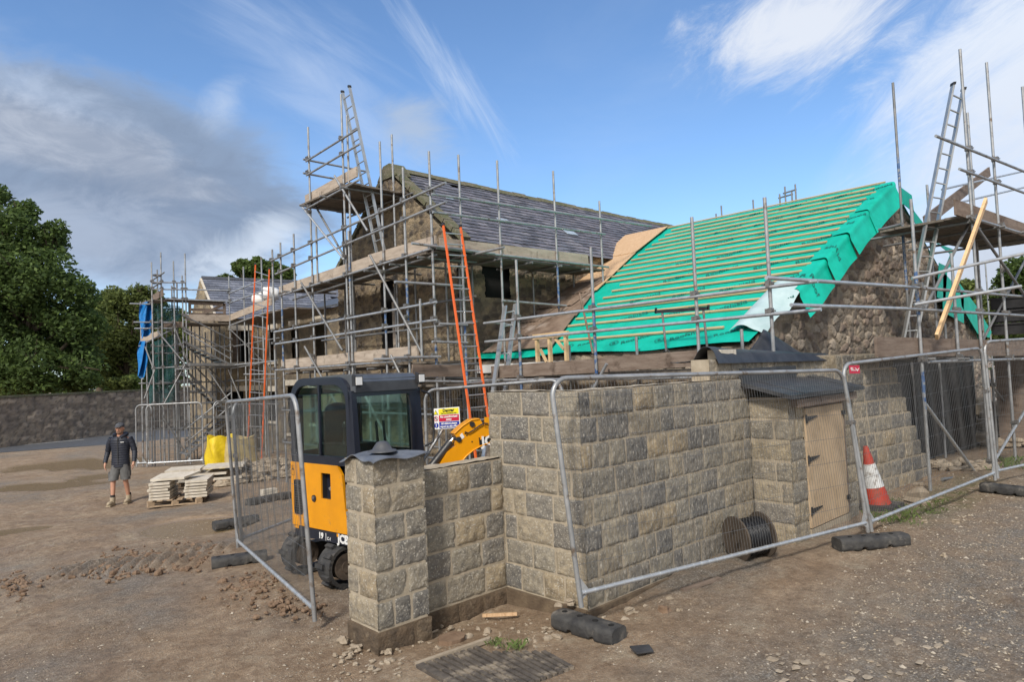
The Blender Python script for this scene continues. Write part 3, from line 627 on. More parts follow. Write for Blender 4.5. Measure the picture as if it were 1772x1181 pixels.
def cupboard():
    root = empty('meter_cupboard', (8.2, 3.6, 0), 'small stone cupboard with plywood door and slate lean-to roof built against the wall', 'cupboard')
    x0, x1, yf, yb = 7.52, 9.36, 3.48, 3.955; dx0, dx1 = 7.88, 9.03; zt = .10
    w = MB(); m = MB()
    block_face(w, (x0, yb, 0), (0, -1, 0), (-1, 0, 0), [(0, yb-yf)]*7, STONEL+[(.20, .185, .165)], seed=51, zb=zt-.1, corner0=False)
    block_face(w, (x0, yf, 0), (1, 0, 0), (0, -1, 0), [(0, dx0-x0)]*7, STONEL, seed=52, zb=zt-.1, corner1=True)
    m.box(((x0+dx0)/2, (yf+yb)/2, .84), (dx0-x0-.004, yb-yf-.02, 1.66)); ww = w.build('stone_jamb', m_stone, root); m.build('mortar_core', m_mortar, ww); w = MB(); m = MB()
    block_face(w, (dx1, yf, 0), (1, 0, 0), (0, -1, 0), [(0, x1-dx1)]*7, STONEL, seed=53, zb=zt-.1)
    block_face(w, (x1, yf, 0), (0, 1, 0), (1, 0, 0), [(0, yb-yf)]*7, STONEL, seed=54, zb=zt-.1)
    m.box(((dx1+x1)/2, (yf+yb)/2, .84), (x1-dx1-.004, yb-yf-.02, 1.66)); ww = w.build('stone_jamb', m_stone, root); m.build('mortar_core', m_mortar, ww)

    s = MB(); s.box(((dx0+dx1)/2, yf+.1, .06), (dx1-dx0-.004, .26, .14)); s.build('sill', m_mortar, root)
    d = MB(); zd0, zd1 = .145, 1.52
    d.box(((dx0+dx1)/2-.02, yf-.012, (zd0+zd1)/2), (dx1-dx0-.06, .03, zd1-zd0)); door = d.build('door', m_plydoor, root); door['label'] = 'plain plywood door'
    fr = MB(); fr.box((dx1-.02, yf+.0, (zd0+zd1)/2), (.035, .05, zd1-zd0)); fr.box(((dx0+dx1)/2, yf+.01, zd1+.045), (dx1-dx0, .07, .075)); fr.build('door_frame', m_boardd, root)
    for z in (.34, .93, 1.40):
        h = MB(); xl = dx0-.0; y = yf-.033
        h.prism([(xl-.01, y, z-.05), (xl+.03, y, z-.05), (xl+.03, y, z-.03), (xl+.30, y, z+.012), (xl+.31, y, z+.022), (xl+.03, y, z+.03), (xl+.03, y, z+.05), (xl-.01, y, z+.05)], (0, -.008, 0)); h.build('strap_hinge', m_black, door)
    for z in (.34, 1.40):
        h = MB(); h.box((dx1-.06, yf-.036, z), (.09, .014, .05)); h.tube((dx1-.09, yf-.05, z-.02), (dx1-.03, yf-.05, z-.02), .008, 6); h.build('bolt', m_black, door)
    r = MB(); N = 6; xa, xb = x0-.20, x1+.12
    for i in range(N):
        a = xa+(xb-xa)*i/N+.004; b = xa+(xb-xa)*(i+1)/N-.004; z = 1.66+random.uniform(-.006, .006)
        P = [(a, yf-.13, z), (b, yf-.13, z), (b, yb+.02, z+.165), (a, yb+.02, z+.165)]
        r.hexa(P+[(p[0], p[1], p[2]+.045) for p in P])
    ro = r.build('lean_to_roof', m_dslate, root); f = MB()
    f.box(((xa+xb)/2-.35, yb-.012, 1.93), (xb-xa-.75, .05, .17)); f.build('flashing', m_dslate, ro)
    b = MB(); b.box(((x0+x1)/2, yf-.02, 1.60), (x1-x0-.1, .14, .09)); b.build('lintel', m_boardd, root)
cupboard()
# ------------------------------------------------------------------ barns
SLC = [(.15, .15, .175), (.12, .12, .14), (.17, .165, .19), (.135, .14, .165), (.10, .10, .115), (.19, .185, .205)]
def slate_roof(name, parent, O, U, S, LU, LS, gauge, width, thick=.012, pal=SLC, seed=3, clip=None, extra=0.0):
    """O eave corner, U along the eave, S unit vector up the slope"""
    r = random.Random(seed); mb = MB(); O = Vector(O); U = Vector(U).normalized(); S = Vector(S).normalized(); Nn = U.cross(S).normalized()
    if Nn.z < 0: Nn = -Nn
    rows = int(LS/gauge)+1
    for k in range(rows):
        s0 = k*gauge; s1 = min(LS, s0+gauge*1.25); off = (k % 2)*width/2; u = -off
        while u < LU:
            a = max(0, u)+.003; b = min(LU, u+width)-.003; u += width
            if b-a < .02: continue
            if clip and not clip(a+(b-a)/2, s0+gauge/2): continue
            sk = r.uniform(-.006, .006); d = thick+r.uniform(0, .006); miss = r.random()
            if miss < .006: continue
            slip = -.05 if miss > .992 else 0
            P0 = O+U*a+S*(s0+sk+slip)+Nn*(.022); P1 = O+U*b+S*(s0-sk+slip)+Nn*(.022+r.uniform(-.004, .004)); P2 = O+U*b+S*(s1+slip)+Nn*.004; P3 = O+U*a+S*(s1+slip)+Nn*.004
            mb.hexa([P0, P1, P2, P3, P0+Nn*d, P1+Nn*d, P2+Nn*d*.6, P3+Nn*d*.6], jit(r.choice(pal), .12))
    return mb.build(name, m_slate, parent)
G, YA, YB, ZE, ZR, YR = 9.03, 11.1, 16.1, 4.80, 7.0, 13.55
RCOL = [(.26, .205, .145), (.17, .14, .105), (.32, .26, .18), (.21, .17, .13), (.12, .10, .085)]
def barn():
    root = empty('stone_barn', (15, 13.5, -.3), 'tall old stone barn with grey slate roof and mossy gable wrapped in scaffolding', 'barn')
    XE = 24.5
    poly = [(-YB, -.6), (-YA, -.6), (-YA, ZE), (-YR, ZR-.08), (-YB, ZE)]  # u = -y
    dw = [(-14.05, 2.7), (-13.5, 2.7), (-13.5, 4.35), (-14.05, 4.35)]
    gb = rubble_face('gable_wall', m_render, root, (G, 0, 0), (0, -1, 0), (-1, 0, 0), poly, [dw], step=.032, cell=(.2, .115), amp=.038, cols=RCOL, mcol=(.33, .27, .19), edge=.38, seed=2)
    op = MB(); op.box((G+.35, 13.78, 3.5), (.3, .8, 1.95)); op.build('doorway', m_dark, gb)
    tb = MB(); tb.box((G+.06, 13.6, 3.2), (.05, .16, 1.3)); tb.build('door_leaf', m_board, gb)
    wh = [(.72, 3.72), (1.46, 3.72), (1.46, 4.42), (.66, 4.42), (.66, 4.2), (.72, 4.2)]
    sw = rubble_face('side_wall', m_render, root, (G, YA, 0), (1, 0, 0), (0, -1, 0), [(0, -.6), (7.5, -.6), (7.5, ZE+.1), (0, ZE+.1)], [wh], step=.036, cell=(.22, .12), amp=.038, cols=RCOL[1:], mcol=(.27, .225, .165), edge=.35, seed=4)
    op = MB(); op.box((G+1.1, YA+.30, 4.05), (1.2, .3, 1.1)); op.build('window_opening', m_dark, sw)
    b = MB(); b.box(((G+XE)/2+.5, YR, (ZE-.6)/2), (XE-G-.12, YB-YA-1.0, ZE+.6)); b.prism([(G+.06, YA+.1, ZE-.02), (G+.06, YB-.1, ZE-.02), (G+.06, YR, ZR-.12)], (XE-G-.12, 0, 0)); b.build('inner_wall', m_mortar, root)
    ve = YR-10.93; up = Vector((0, YR-10.93, ZR-4.86)); LS = up.length
    rf = slate_roof('slate_roof', root, (G+.16, 10.93, 4.86), (1, 0, 0), up, XE-G-.1, LS, .175, .27, seed=8)
    slate_roof('back_slope', root, (G+.16, 2*YR-10.93, 4.86), (1, 0, 0), (0, -up.y, up.z), XE-G-.1, LS, .42, .6, seed=9)
    sk = MB(); nn = Vector((0, -up.z, up.y)).normalized()
    us = up.normalized()
    for u, s, w, L in ((2.0, 1.33, .34, .2), (4.35, 1.25, .42, .2), (7.0, 1.15, .42, .22), (8.6, 1.9, .3, .2), (.85, 2.2, .22, .2)):
        p = Vector((G+.16+u, 10.93, 4.86))+us*s+nn*.045; sk.box(p, (w, L, .012), (Vector((1, 0, 0)), us, nn), (.33, .40, .47))
    sk.build('replacement_slate', m_slate, rf)
    cp = MB()
    for sgn, y0 in ((1, 10.9), (-1, 2*YR-10.9)):
        n = 9; a = Vector((G, y0, 4.85)); bb = Vector((G, YR, ZR+.02))
        for i in range(n):
            p = a.lerp(bb, i/n+.004); q = a.lerp(bb, (i+1)/n-.004); p.x = q.x = G+.08; cp.beam(p+Vector((0, 0, .045)), q+Vector((0, 0, .045)), .27+random.uniform(-.02, .02), .10+random.uniform(-.015, .015))
    cp.prism([(G-.07, YR-.42, ZR-.22), (G-.07, YR+.42, ZR-.22), (G-.07, YR+.15, ZR+.10), (G-.07, YR-.12, ZR+.12)], (.42, 0, 0)); cp.build('verge_coping', m_moss, root)
    rg = MB(); x = G+.4
    while x < XE:
        w = random.uniform(.4, .5); z = ZR+.06+random.uniform(-.012, .012)-.10*math.sin((x-G)/(XE-G)*math.pi)*.6
        rg.prism([(x, YR-.16, z-.09), (x, YR-.02, z+.05), (x, YR+.02, z+.05), (x, YR+.16, z-.09)], (w-.01, 0, 0)); x += w
    rg.build('ridge_stones', m_moss, root)
barn()
def left_house():
    root = empty('farmhouse', (9.4, 25.95, -.5), 'far stone farmhouse with new blue-grey slates and window openings behind the stair scaffold', 'house')
    x0, x1, y0, y1, ze, zr = 9.4, 17.5, 25.95, 30.7, 4.50, 6.27; ym = 28.3
    BC = [(.30, .25, .175), (.26, .22, .16), (.34, .285, .20), (.22, .19, .15)]
    ho = []
    for u, w, z, h in ((.35, .6, .35, 1.4), (1.3, .65, .3, 1.45), (2.7, .6, .9, 1.0), (.6, .6, 2.85, 1.2), (2.6, .7, 2.7, 1.35), (4.0, .6, .9, 1.0), (4.0, .6, 2.9, 1.2)): ho.append([(u, z), (u+w, z), (u+w, z+h), (u, z+h)])
    wl = rubble_face('front_wall', m_render, root, (x0, y0, 0), (1, 0, 0), (0, -1, 0), [(0, -.8), (8.1, -.8), (8.1, ze), (0, ze)], ho, step=.06, cell=(.45, .26), amp=.02, cols=BC, mcol=(.26, .21, .155), edge=.12, seed=12)
    for h in ho:
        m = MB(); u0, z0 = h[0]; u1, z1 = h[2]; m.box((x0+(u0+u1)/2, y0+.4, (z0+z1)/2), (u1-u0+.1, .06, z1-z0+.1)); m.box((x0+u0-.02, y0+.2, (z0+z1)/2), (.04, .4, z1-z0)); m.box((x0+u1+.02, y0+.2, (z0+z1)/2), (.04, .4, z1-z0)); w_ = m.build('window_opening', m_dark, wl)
        s = MB(); s.box((x0+(u0+u1)/2, y0-.01, z1+.1), (u1-u0+.30, .10, .2)); s.build('lintel', m_pale, wl); s = MB(); s.box((x0+(u0+u1)/2, y0-.03, z0-.05), (u1-u0+.2, .12, .1)); s.build('window_sill', m_pale, wl)
        if random.random() < .6:
            t = MB(); t.box((x0+u0+(u1-u0)*.3, y0+.28, (z0+z1)/2), ((u1-u0)*.45, .03, z1-z0)); t.build('boarding', m_boardd, wl)
    rubble_face('gable_wall', m_render, root, (x0, 0, 0), (0, -1, 0), (-1, 0, 0), [(-y1, -.8), (-y0, -.8), (-y0, ze), (-ym, zr), (-y1, ze)], (), step=.07, cell=(.45, .26), amp=.02, cols=BC, mcol=(.26, .21, .155), edge=.12, seed=13)
    b = MB(); b.box(((x0+x1)/2+.3, ym, 1.9), (x1-x0-.62, y1-y0-1.0, ze+.8)); b.prism([(x0+.06, y0+.1, ze), (x0+.06, y1-.1, ze), (x0+.06, ym, zr-.06)], (x1-x0-.1, 0, 0)); b.build('inner_wall', m_mortar, root)
    up = Vector((0, ym-y0+.2, zr-ze+.12)); O = Vector((x0+.05, y0-.2, ze-.05))
    bl = [(.17, .185, .22), (.14, .155, .19), (.20, .215, .25), (.12, .13, .155)]
    slate_roof('slate_roof', root, O, (1, 0, 0), up, x1-x0, up.length, .19, .34, thick=.02, pal=bl, seed=14)
    slate_roof('back_slope', root, (x0+.05, y1+.2, ze-.05), (1, 0, 0), (0, -up.y, up.z), x1-x0, up.length, .4, .5, pal=bl, seed=15)
    r = MB()
    for i in range(17): r.prism([(x0+.05+i*.46, ym-.16, zr+.02), (x0+.05+i*.46, ym, zr+.15), (x0+.05+i*.46, ym+.16, zr+.02)], (.45, 0, 0))
    r.build('ridge_tiles', m_felt, root)
    v = MB(); v.beam((x0+.02, y0-.15, ze-.0), (x0+.02, ym, zr+.03), .07, .07); v.build('verge', m_pale, root); root.rotation_euler = (0, 0, rad(-7.5))
left_house()
def link_range():
    root = empty('link_building', (10.2, 18.5, -.4), 'low stone range between the tall barn and the far farmhouse with dark openings', 'building')
    x = 11.0; ho = []
    for u, w, z, h in ((-25.0, .6, .6, 1.1), (-23.4, .7, .2, 1.7), (-21.6, .6, .6, 1.1), (-24.8, .55, 2.8, 1.2), (-23.0, .55, 2.7, 1.3), (-21.2, .6, 2.7, 1.3), (-19.6, .5, .6, 1.1), (-19.4, .5, 2.7, 1.3), (-17.6, .6, 2.6, 1.3), (-17.8, .6, .5, 1.2)): ho.append([(u, z), (u+w, z), (u+w, z+h), (u, z+h)])
    wl = rubble_face('front_wall', m_render, root, (x, 0, 0), (0, -1, 0), (-1, 0, 0), [(-26, -.7), (-16.0, -.7), (-16.0, 4.4), (-26, 4.4)], ho, step=.06, cell=(.42, .24), amp=.025, cols=[(.24, .20, .15), (.19, .16, .12), (.28, .235, .17)], mcol=(.24, .2, .145), edge=.14, seed=17)
    for h in ho:
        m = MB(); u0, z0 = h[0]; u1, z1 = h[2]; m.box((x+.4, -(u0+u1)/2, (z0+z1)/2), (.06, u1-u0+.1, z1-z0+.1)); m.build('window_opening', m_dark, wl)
        s = MB(); s.box((x-.01, -(u0+u1)/2, z1+.1), (.09, u1-u0+.3, .2)); s.build('lintel', m_pale, wl); s = MB(); s.box((x-.03, -(u0+u1)/2, z0-.05), (.12, u1-u0+.2, .09)); s.build('window_sill', m_pale, wl)
        if random.random() < .7:
            t = MB(); t.box((x+.25, -(u0+(u1-u0)*.4), (z0+z1)/2), (.03, (u1-u0)*.3, z1-z0)); t.build('boarding', m_timber if random.random() < .4 else m_boardd, wl)
    b = MB(); b.box((x+1.9, 21, 1.9), (2.6, 9.9, 4.8)); b.build('inner_wall', m_mortar, root)
    r = MB(); P = [(x-.25, 16.2, 4.38), (x-.25, 25.9, 4.38), (x+2.9, 25.9, 5.3), (x+2.9, 16.2, 5.3)]; r.hexa(P+[(p[0], p[1], p[2]+.06) for p in P]); r.build('roof', m_felt, root)
link_range()
# green roofed barn ---------------------------------------------------
GE, GZE, GX, GZR, GY = 9.4, 2.38, 16.0, 5.80, 4.85
RS = Vector((GX-GE, 0, GZR-GZE)); RSL = RS.length; RSU = RS.normalized(); RN = Vector((-RSU.z, 0, RSU.x))
RP = ('p', (RN.x, 0, RN.z), (GE, 0, GZE))
def rp(px, py, h=0): return at(px, py, ('p', (RN.x, 0, RN.z), tuple(Vector((GE, 0, GZE))+RN*h)))
def green_barn():
    root = empty('green_roofed_barn', (16, 7.5, 0), 'stone barn wing with battened green roofing membrane and a brown rubble gable', 'barn')
    XR = 2*GX-GE; YE = 11.1
    C_ = [(.22, .185, .15), (.15, .13, .11), (.28, .24, .19), (.18, .145, .118), (.33, .285, .235), (.24, .19, .155)]
    rubble_face('gable_wall', m_rubble, root, (0, GY+.04, 0), (1, 0, 0), (0, -1, 0), [(GE-.05, -.6), (XR, -.6), (XR, GZE-.05), (GX, GZR-.07), (GE-.05, GZE-.05)], (), step=.024, cell=(.24, .15), amp=.050, cols=C_, mcol=(.33, .285, .225), edge=.17, seed=23, mk=.8)
    rubble_face('side_wall', m_rubble, root, (GE, 0, 0), (0, -1, 0), (-1, 0, 0), [(-YE, -.6), (-GY, -.6), (-GY, GZE-.05), (-YE, GZE-.05)], (), step=.05, cell=(.3, .2), amp=.05, cols=C_, mcol=(.24, .2, .15), edge=.3, seed=24)
    b = MB(); b.box((GX, (GY+YE)/2+.1, .8), (XR-GE-.2, YE-GY-.1, 2.8)); b.prism([(GE+.1, GY+.1, GZE-.12), (XR-.1, GY+.1, GZE-.12), (GX, GY+.1, GZR-.16)], (0, YE-GY, 0)); b.build('inner_wall', m_mortar, root)
    f = MB(); f.box((GE-.06, (GY+YE)/2+.2, GZE-.22), (.03, YE-GY-.6, .17)); f.build('fascia', m_white, root); 
    ytop = 12.2
    def mem(u, v):   # u along y, v up slope
        s = v*RSL; y = GY-.02+u*((YE+.15-GY)+max(0, (v-.72)/.28)*1.1)
        n = float(fbm(np.array(y*1.2), np.array(s*2.5), 3, 3)-.5)*.03
        lap = .012*((s % 1.15)/1.15)
        p = Vector((GE, y, GZE))+RSU*s+RN*(.02+n*.6+lap)
        if v < .06: p.z -= .05*(1-v/.06)*(.6+.5*math.sin(y*2.1)); p.x -= .10*(1-v/.06)
        return p
    m = MB(); m.grid(mem, 90, 60); me = m.build('membrane', m_membrane, root)
    bs = MB(); P = [Vector((GX, GY, GZR)), Vector((XR, GY, GZE)), Vector((XR, YE, GZE)), Vector((GX, YE+1, GZR))]; bs.add(P, [[0, 1, 2, 3]]); bs.build('back_slope', m_membrane, root)
    # battens
    NB = 21
    for k in range(NB):
        s = RSL*(.062+.935*k/(NB-1)); x = Vector((GE, 0, GZE))+RSU*s+RN*.052
        yend = GY+.13+random.uniform(-.04, .12)+(.35 if k in (4,) else 0)-(.0 if k < 20 else .1)
        y1 = 9.35 if s < 3.3 else (10.15 if s < 7.25 else YE+.9)
        y0 = yend+(.45 if k < 1 else 0)
        q = MB(); ys = [y0]
        while ys[-1] < y1-.1: ys.append(min(y1, ys[-1]+2.1))
        pts = [x+Vector((0, yy, 0))+RN*random.uniform(-.004, .006)+RSU*random.uniform(-.008, .008) for yy in ys]
        for i in range(len(pts)-1): q.beam(pts[i], pts[i+1], .05, .027, up=RN)
        q.build('batten', m_batten, root)
        if s > 4.6 and k < NB-1:   # left-hand green patch beyond the plywood
            yv = 10.93+(GZE+RSU.z*s-4.86)/.8
            if yv > 11.15:
                q = MB(); q.beam(x+Vector((0, 11.05, 0)), x+Vector((0, yv+.0, 0)), .05, .027, up=RN); q.build('batten', m_batten, root)
    # printed text on the membrane, repeated along each lap
    d = (Vector((0, -1, 0))*.88+RSU*.47).normalized(); dy = RN.cross(d)
    words = [(y, s) for s in (.32, 1.28, 2.2, 3.15, 4.15, 5.1, 6.1, 6.95) for y in (8.35, 7.35, 6.35, 5.55)]
    first = None
    for i, (y, s) in enumerate(words):
        O = Vector((GE, y-(.25 if i % 8 > 3 else 0), GZE))+RSU*(s-.12)+RN*(.058 if s > .5 else .040)
        if first is None:
            first = text_obj('Roofshield', .15, O, d, dy, m_ink, me, 'printed_text', bold=.002)
        else:
            c = first.copy(); c.data = first.data; COL.objects.link(c); c.parent = me; c.location = O-(Vector((GE, words[0][0], GZE))+RSU*(words[0][1]-.12)+RN*.040)
    fr = None
    for i, y in enumerate((8.55, 7.5, 6.55)):
        O = Vector((GE, y, GZE))+RSU*.21+RN*.042; rg = MB(); n = 20
        if fr is None:
            a_ = [O+(d*math.cos(t)+dy*math.sin(t))*.085 for t in [2*math.pi*k/n for k in range(n)]]; c_ = [O+(d*math.cos(t)+dy*math.sin(t))*.073 for t in [2*math.pi*k/n for k in range(n)]]
            rg.ring(a_, c_, RN*.002); fr = rg.build('printed_logo', m_ink, me); text_obj('R', .11, O-d*.035, d, dy, m_ink, me, 'printed_text', bold=.002); O0 = O
        else:
            c = fr.copy(); COL.objects.link(c); c.parent = me; c.location = O-O0; text_obj('R', .11, O-d*.035, d, dy, m_ink, me, 'printed_text', bold=.002)
    # verge flaps: four overlapping tails of membrane folding over the gable edge
    flaps = [  # (s bottom, s top, hang length, lift, word)
        (1.65, 3.15, .62, .16, 'R Roof'), (3.0, 4.35, .60, .10, 'shield'), (4.2, 5.65, .58, .12, 'ld'), (5.5, 7.35, .62, .04, 'o')]
    for i, (s0, s1, hg, lf, wd) in enumerate([(q[0], q[1], q[2]*.85, q[3], q[4]) for q in flaps]):
        def fl(u, v, s0=s0, s1=s1, hg=hg, lf=lf):
            s = s0+(s1-s0)*v; base = Vector((GE, GY+.18, GZE))+RSU*s+RN*(.07-.03*v)
            t = u*(.24+hg); k = max(0, t-.24)
            a = rad(58)*min(1, k/.14)
            y = -min(t, .24)-math.cos(a)*k*.75; z = -math.sin(a)*k
            wv = .02*math.sin(v*5+i)*u
            return base+Vector((0, y-wv, z))+RSU*(-.42*k)+Vector((0, -lf*.6*u*(1-v), lf*u*(1-v)*.5))
        mb = MB(); mb.grid(fl, 16, 14, thick=(0, .004, -.004)); fo = mb.build('verge_flap', m_membrane, root)
        to = text_obj(wd, .19, (0, 0, 0), (1, 0, 0), (0, 1, 0), m_ink, None, 'printed_text', bold=.002, extr=.0)
        for vv in to.data.vertices:
            u_ = .10+vv.co.x/(.24+hg); v_ = .42+vv.co.y/(s1-s0)-vv.co.x*.10; e_ = .02
            p_ = fl(u_, v_); n_ = (fl(u_+e_, v_)-p_).cross(fl(u_, v_+e_)-p_).normalized()
            if n_.x > 0: n_ = -n_
            vv.co = p_+n_*.010-origin(fo)
        to.parent = fo
    # torn pale underside rolled back at the foot of the verge
    def roll(u, v):
        s = .25+1.75*v; base = Vector((GE, GY+.10, GZE))+RSU*s+RN*.09
        t = u*.62; a = min(t/.16, 2.4)
        return base+Vector((0, .34-t*.95, .10*math.sin(min(a, 3.1))-.16*u*u+.05*math.sin(v*9)*u))+RSU*(.12*math.sin(v*6)*u)
    mb = MB(); mb.grid(roll, 12, 18, thick=(0, .004, -.004)); mb.build('rolled_back_membrane', m_membrane_back, root)
    # right verge seen edge-on beyond the apex: hanging tails
    for pts in ([(1556, 322), (1578, 338), (1582, 368), (1562, 352)], [(1578, 360), (1597, 385), (1592, 400), (1580, 380)], [(1620, 420), (1650, 432), (1650, 458), (1633, 470), (1645, 440)],
                [(1632, 470), (1668, 510), (1668, 560), (1632, 540)], [(1660, 490), (1690, 530), (1716, 575), (1712, 585), (1692, 578), (1664, 530)], [(1625, 455), (1640, 462), (1636, 520), (1622, 515)]):
        P = [at(x, y, ('y', GY-.14)) for x, y in pts]; c = sum(P, Vector())/len(P); mb = MB(); 
        mb.prism([p for p in P], (.01, .012, 0)); mb.build('verge_flap', m_membrane, root)
    # plywood sheet and old sheeting over the left margin
    pl = MB(); z0, z1 = 3.58, 7.42
    def sheet(mb, ya0, yb0, ya1, yb1, s0, s1, h, t=.012):
        P = [Vector((GE, ya0, GZE))+RSU*s0+RN*h, Vector((GE, yb0, GZE))+RSU*s0+RN*h, Vector((GE, yb1, GZE))+RSU*s1+RN*h, Vector((GE, ya1, GZE))+RSU*s1+RN*h]
        mb.hexa(P+[p+RN*t for p in P])
    sheet(pl, 9.88, 11.0, 10.33, 11.55, 3.05, 5.5, .075); sheet(pl, 10.33, 11.5, 10.45, 11.9, 5.48, 7.42, .09); pl.build('plywood_sheet', m_ply, root)
    tn = MB()
    sheet(tn, 8.95, 9.9, 9.5, 10.4, .15, 1.7, .08); sheet(tn, 9.45, 10.4, 9.98, 10.9, 1.65, 3.15, .066)
    tn.build('dark_plywood', m_rust, root)
    t2 = MB(); r = random.Random(4)
    for k in range(5):
        for j in range(2):
            y0 = 9.85+j*.55; y1 = y0+.58; s0 = .12+k*.7; e_ = .06+.012*j+.01*k+r.uniform(0, .015)
            P0 = 10; nn = 10
            for q in range(nn):
                ya = y0+(y1-y0)*q/nn; yb = y0+(y1-y0)*(q+1)/nn; sk = .25*(s0/3.5)
                P = [Vector((GE, ya+sk, GZE))+RSU*s0+RN*(e_+.012*(q % 2)), Vector((GE, yb+sk, GZE))+RSU*s0+RN*(e_+.012*((q+1) % 2)), Vector((GE, yb+sk, GZE))+RSU*(s0+.78)+RN*(e_-.01+.012*((q+1) % 2)), Vector((GE, ya+sk, GZE))+RSU*(s0+.78)+RN*(e_-.01+.012*(q % 2))]
                if max(p.y for p in P) < 11.1: t2.add(P, [[0, 1, 2, 3]])
    t2.build('tin_sheeting', m_rust, root)
green_barn()
# ------------------------------------------------------------------ far boundary wall
def boundary():
    a = Vector((4.59, 40.7, 0)); d = Vector((6.94, 3.6, 0)).normalized(); n = Vector((d.y, -d.x, 0)); O = a-d*18
    root = empty('boundary_wall', tuple(a+d*6+Vector((0, 0, -.57))), 'long old rubble boundary wall along the far side of the road', 'wall')
    rubble_face('wall_face', m_oldwall, root, tuple(O), tuple(d), tuple(n), [(0, -.7), (60, -.7), (60, 1.82), (0, 1.82)], (), step=.085, cell=(.42, .17), amp=.05, cols=[(.25, .20, .155), (.29, .235, .18), (.21, .17, .135), (.34, .275, .215)], mcol=(.15, .12, .092), edge=.25, seed=33)
    b = MB(); b.beam(O+Vector((0, 0, .6))-n*.25, O+d*60+Vector((0, 0, .6))-n*.25, .42, 2.45); b.beam(O+Vector((0, 0, 1.86))-n*.2, O+d*60+Vector((0, 0, 1.86))-n*.2, .6, .1); b.build('coping', m_moss, root)
boundary()
# ------------------------------------------------------------------ scaffolding
class Scaffold:
    def __init__(s, name, loc, label, group=None):
        s.r = empty(name, loc, label, 'scaffolding', group); s.poles = []; s.rails = []; s.cm = None
    def pole(s, a, b, m=None, name='upright_pole', r=.0242, ends=True):
        a, b = Vector(a), Vector(b); mb = MB(); mb.tube(a, b, r, 10)
        o = mb.build(name, m or m_galv, s.r)
        if name == 'upright_pole': s.poles.append((a, b, o))
        else: s.rails.append((a, b, o, name))
        return o
    def two(s, a, b, m1, m2, t):   # pole with a painted length between fractions t
        a, b = Vector(a), Vector(b); o = s.pole(a, b, m1); mb = MB(); mb.tube(a.lerp(b, t[0]), a.lerp(b, t[1]), .0255, 10); mb.build('painted_band', m2, o); return o
    def board(s, a, b, name='toe_board', m=None, w=.038, h=.225, up=(0, 0, 1)):
        mb = MB(); a, b = Vector(a), Vector(b); L = (b-a).length; n = max(1, round(L/3.0)); 
        for i in range(n):
            p = a.lerp(b, i/n); q = a.lerp(b, (i+1)/n); d = (q-p).normalized()*.004
            mb = MB(); j = Vector((0, 0, random.uniform(-.006, .006))) if n > 1 else Vector()
            mb.beam(p+d+j, q-d+j, w, h, up); o = mb.build(name, m or m_board, s.r)
        return o
    def deck(s, P, U, W, nb, name='deck_board', m=None):
        """nb boards side by side: corner P, length vector U, total width vector W"""
        P, U, W = Vector(P), Vector(U), Vector(W); wd = W/nb
        for i in range(nb):
            mb = MB(); j = Vector((0, 0, random.uniform(-.008, .008))); e = U.normalized()*random.uniform(-.04, .04)
            p = P+wd*i+wd*.03+j+e; q = wd*.94; mb.hexa([p, p+U, p+U+q, p+q]+[t+Vector((0, 0, .038)) for t in (p, p+U, p+U+q, p+q)])
            mb.build(name, m or m_deck, s.r)
    def couplers(s, maxd=.12, limit=100):
        n = 0
        for a, b, o in s.poles:
            for c, d, o2, nm in s.rails:
                u = b-a; v = d-c; w = a-c; A = u.dot(u); B = u.dot(v); Cc = v.dot(v); D = u.dot(w); E_ = v.dot(w); den = A*Cc-B*B
                if den < 1e-6: continue
                t = (B*E_-Cc*D)/den; q = (A*E_-B*D)/den
                if not (-.01 < t < 1.01 and -.03 < q < 1.03): continue
                p1 = a+u*t; p2 = c+v*q
                if (p1-p2).length > maxd: continue
                if s.cm is None:
                    mb = MB(); mb.box((0, 0, 0), (.085, .085, .062)); mb.tube((-.06, 0, .0), (.075, 0, .0), .012, 6); mb.tube((.05, -.055, 0), (.05, .06, 0), .009, 6); mb.box((.0, .035, .0), (.05, .06, .085))
                    s.cm = mb.build('coupler', m_couple, None); ob = s.cm
                else: ob = s.cm.copy(); COL.objects.link(ob)
                ob.parent = o; ob.location = p1.lerp(p2, .5)-origin(o); ob.rotation_euler = (0, 0, math.atan2(v.y, v.x)+random.choice((0, math.pi)))
                n += 1
                if n >= limit: return
def px_pole(S, pl, x1, y1, x2, y2, m=None, name='upright_pole', off=(0, 0, 0), **k):
    return S.pole(at(x1, y1, pl)+Vector(off), at(x2, y2, pl)+Vector(off), m, name, **k)
XA, YS = 7.63, 10.05
def down(p, z=None):
    q = Vector(p); q.z = gzf(q.x, q.y)-.02 if z is None else z; return q
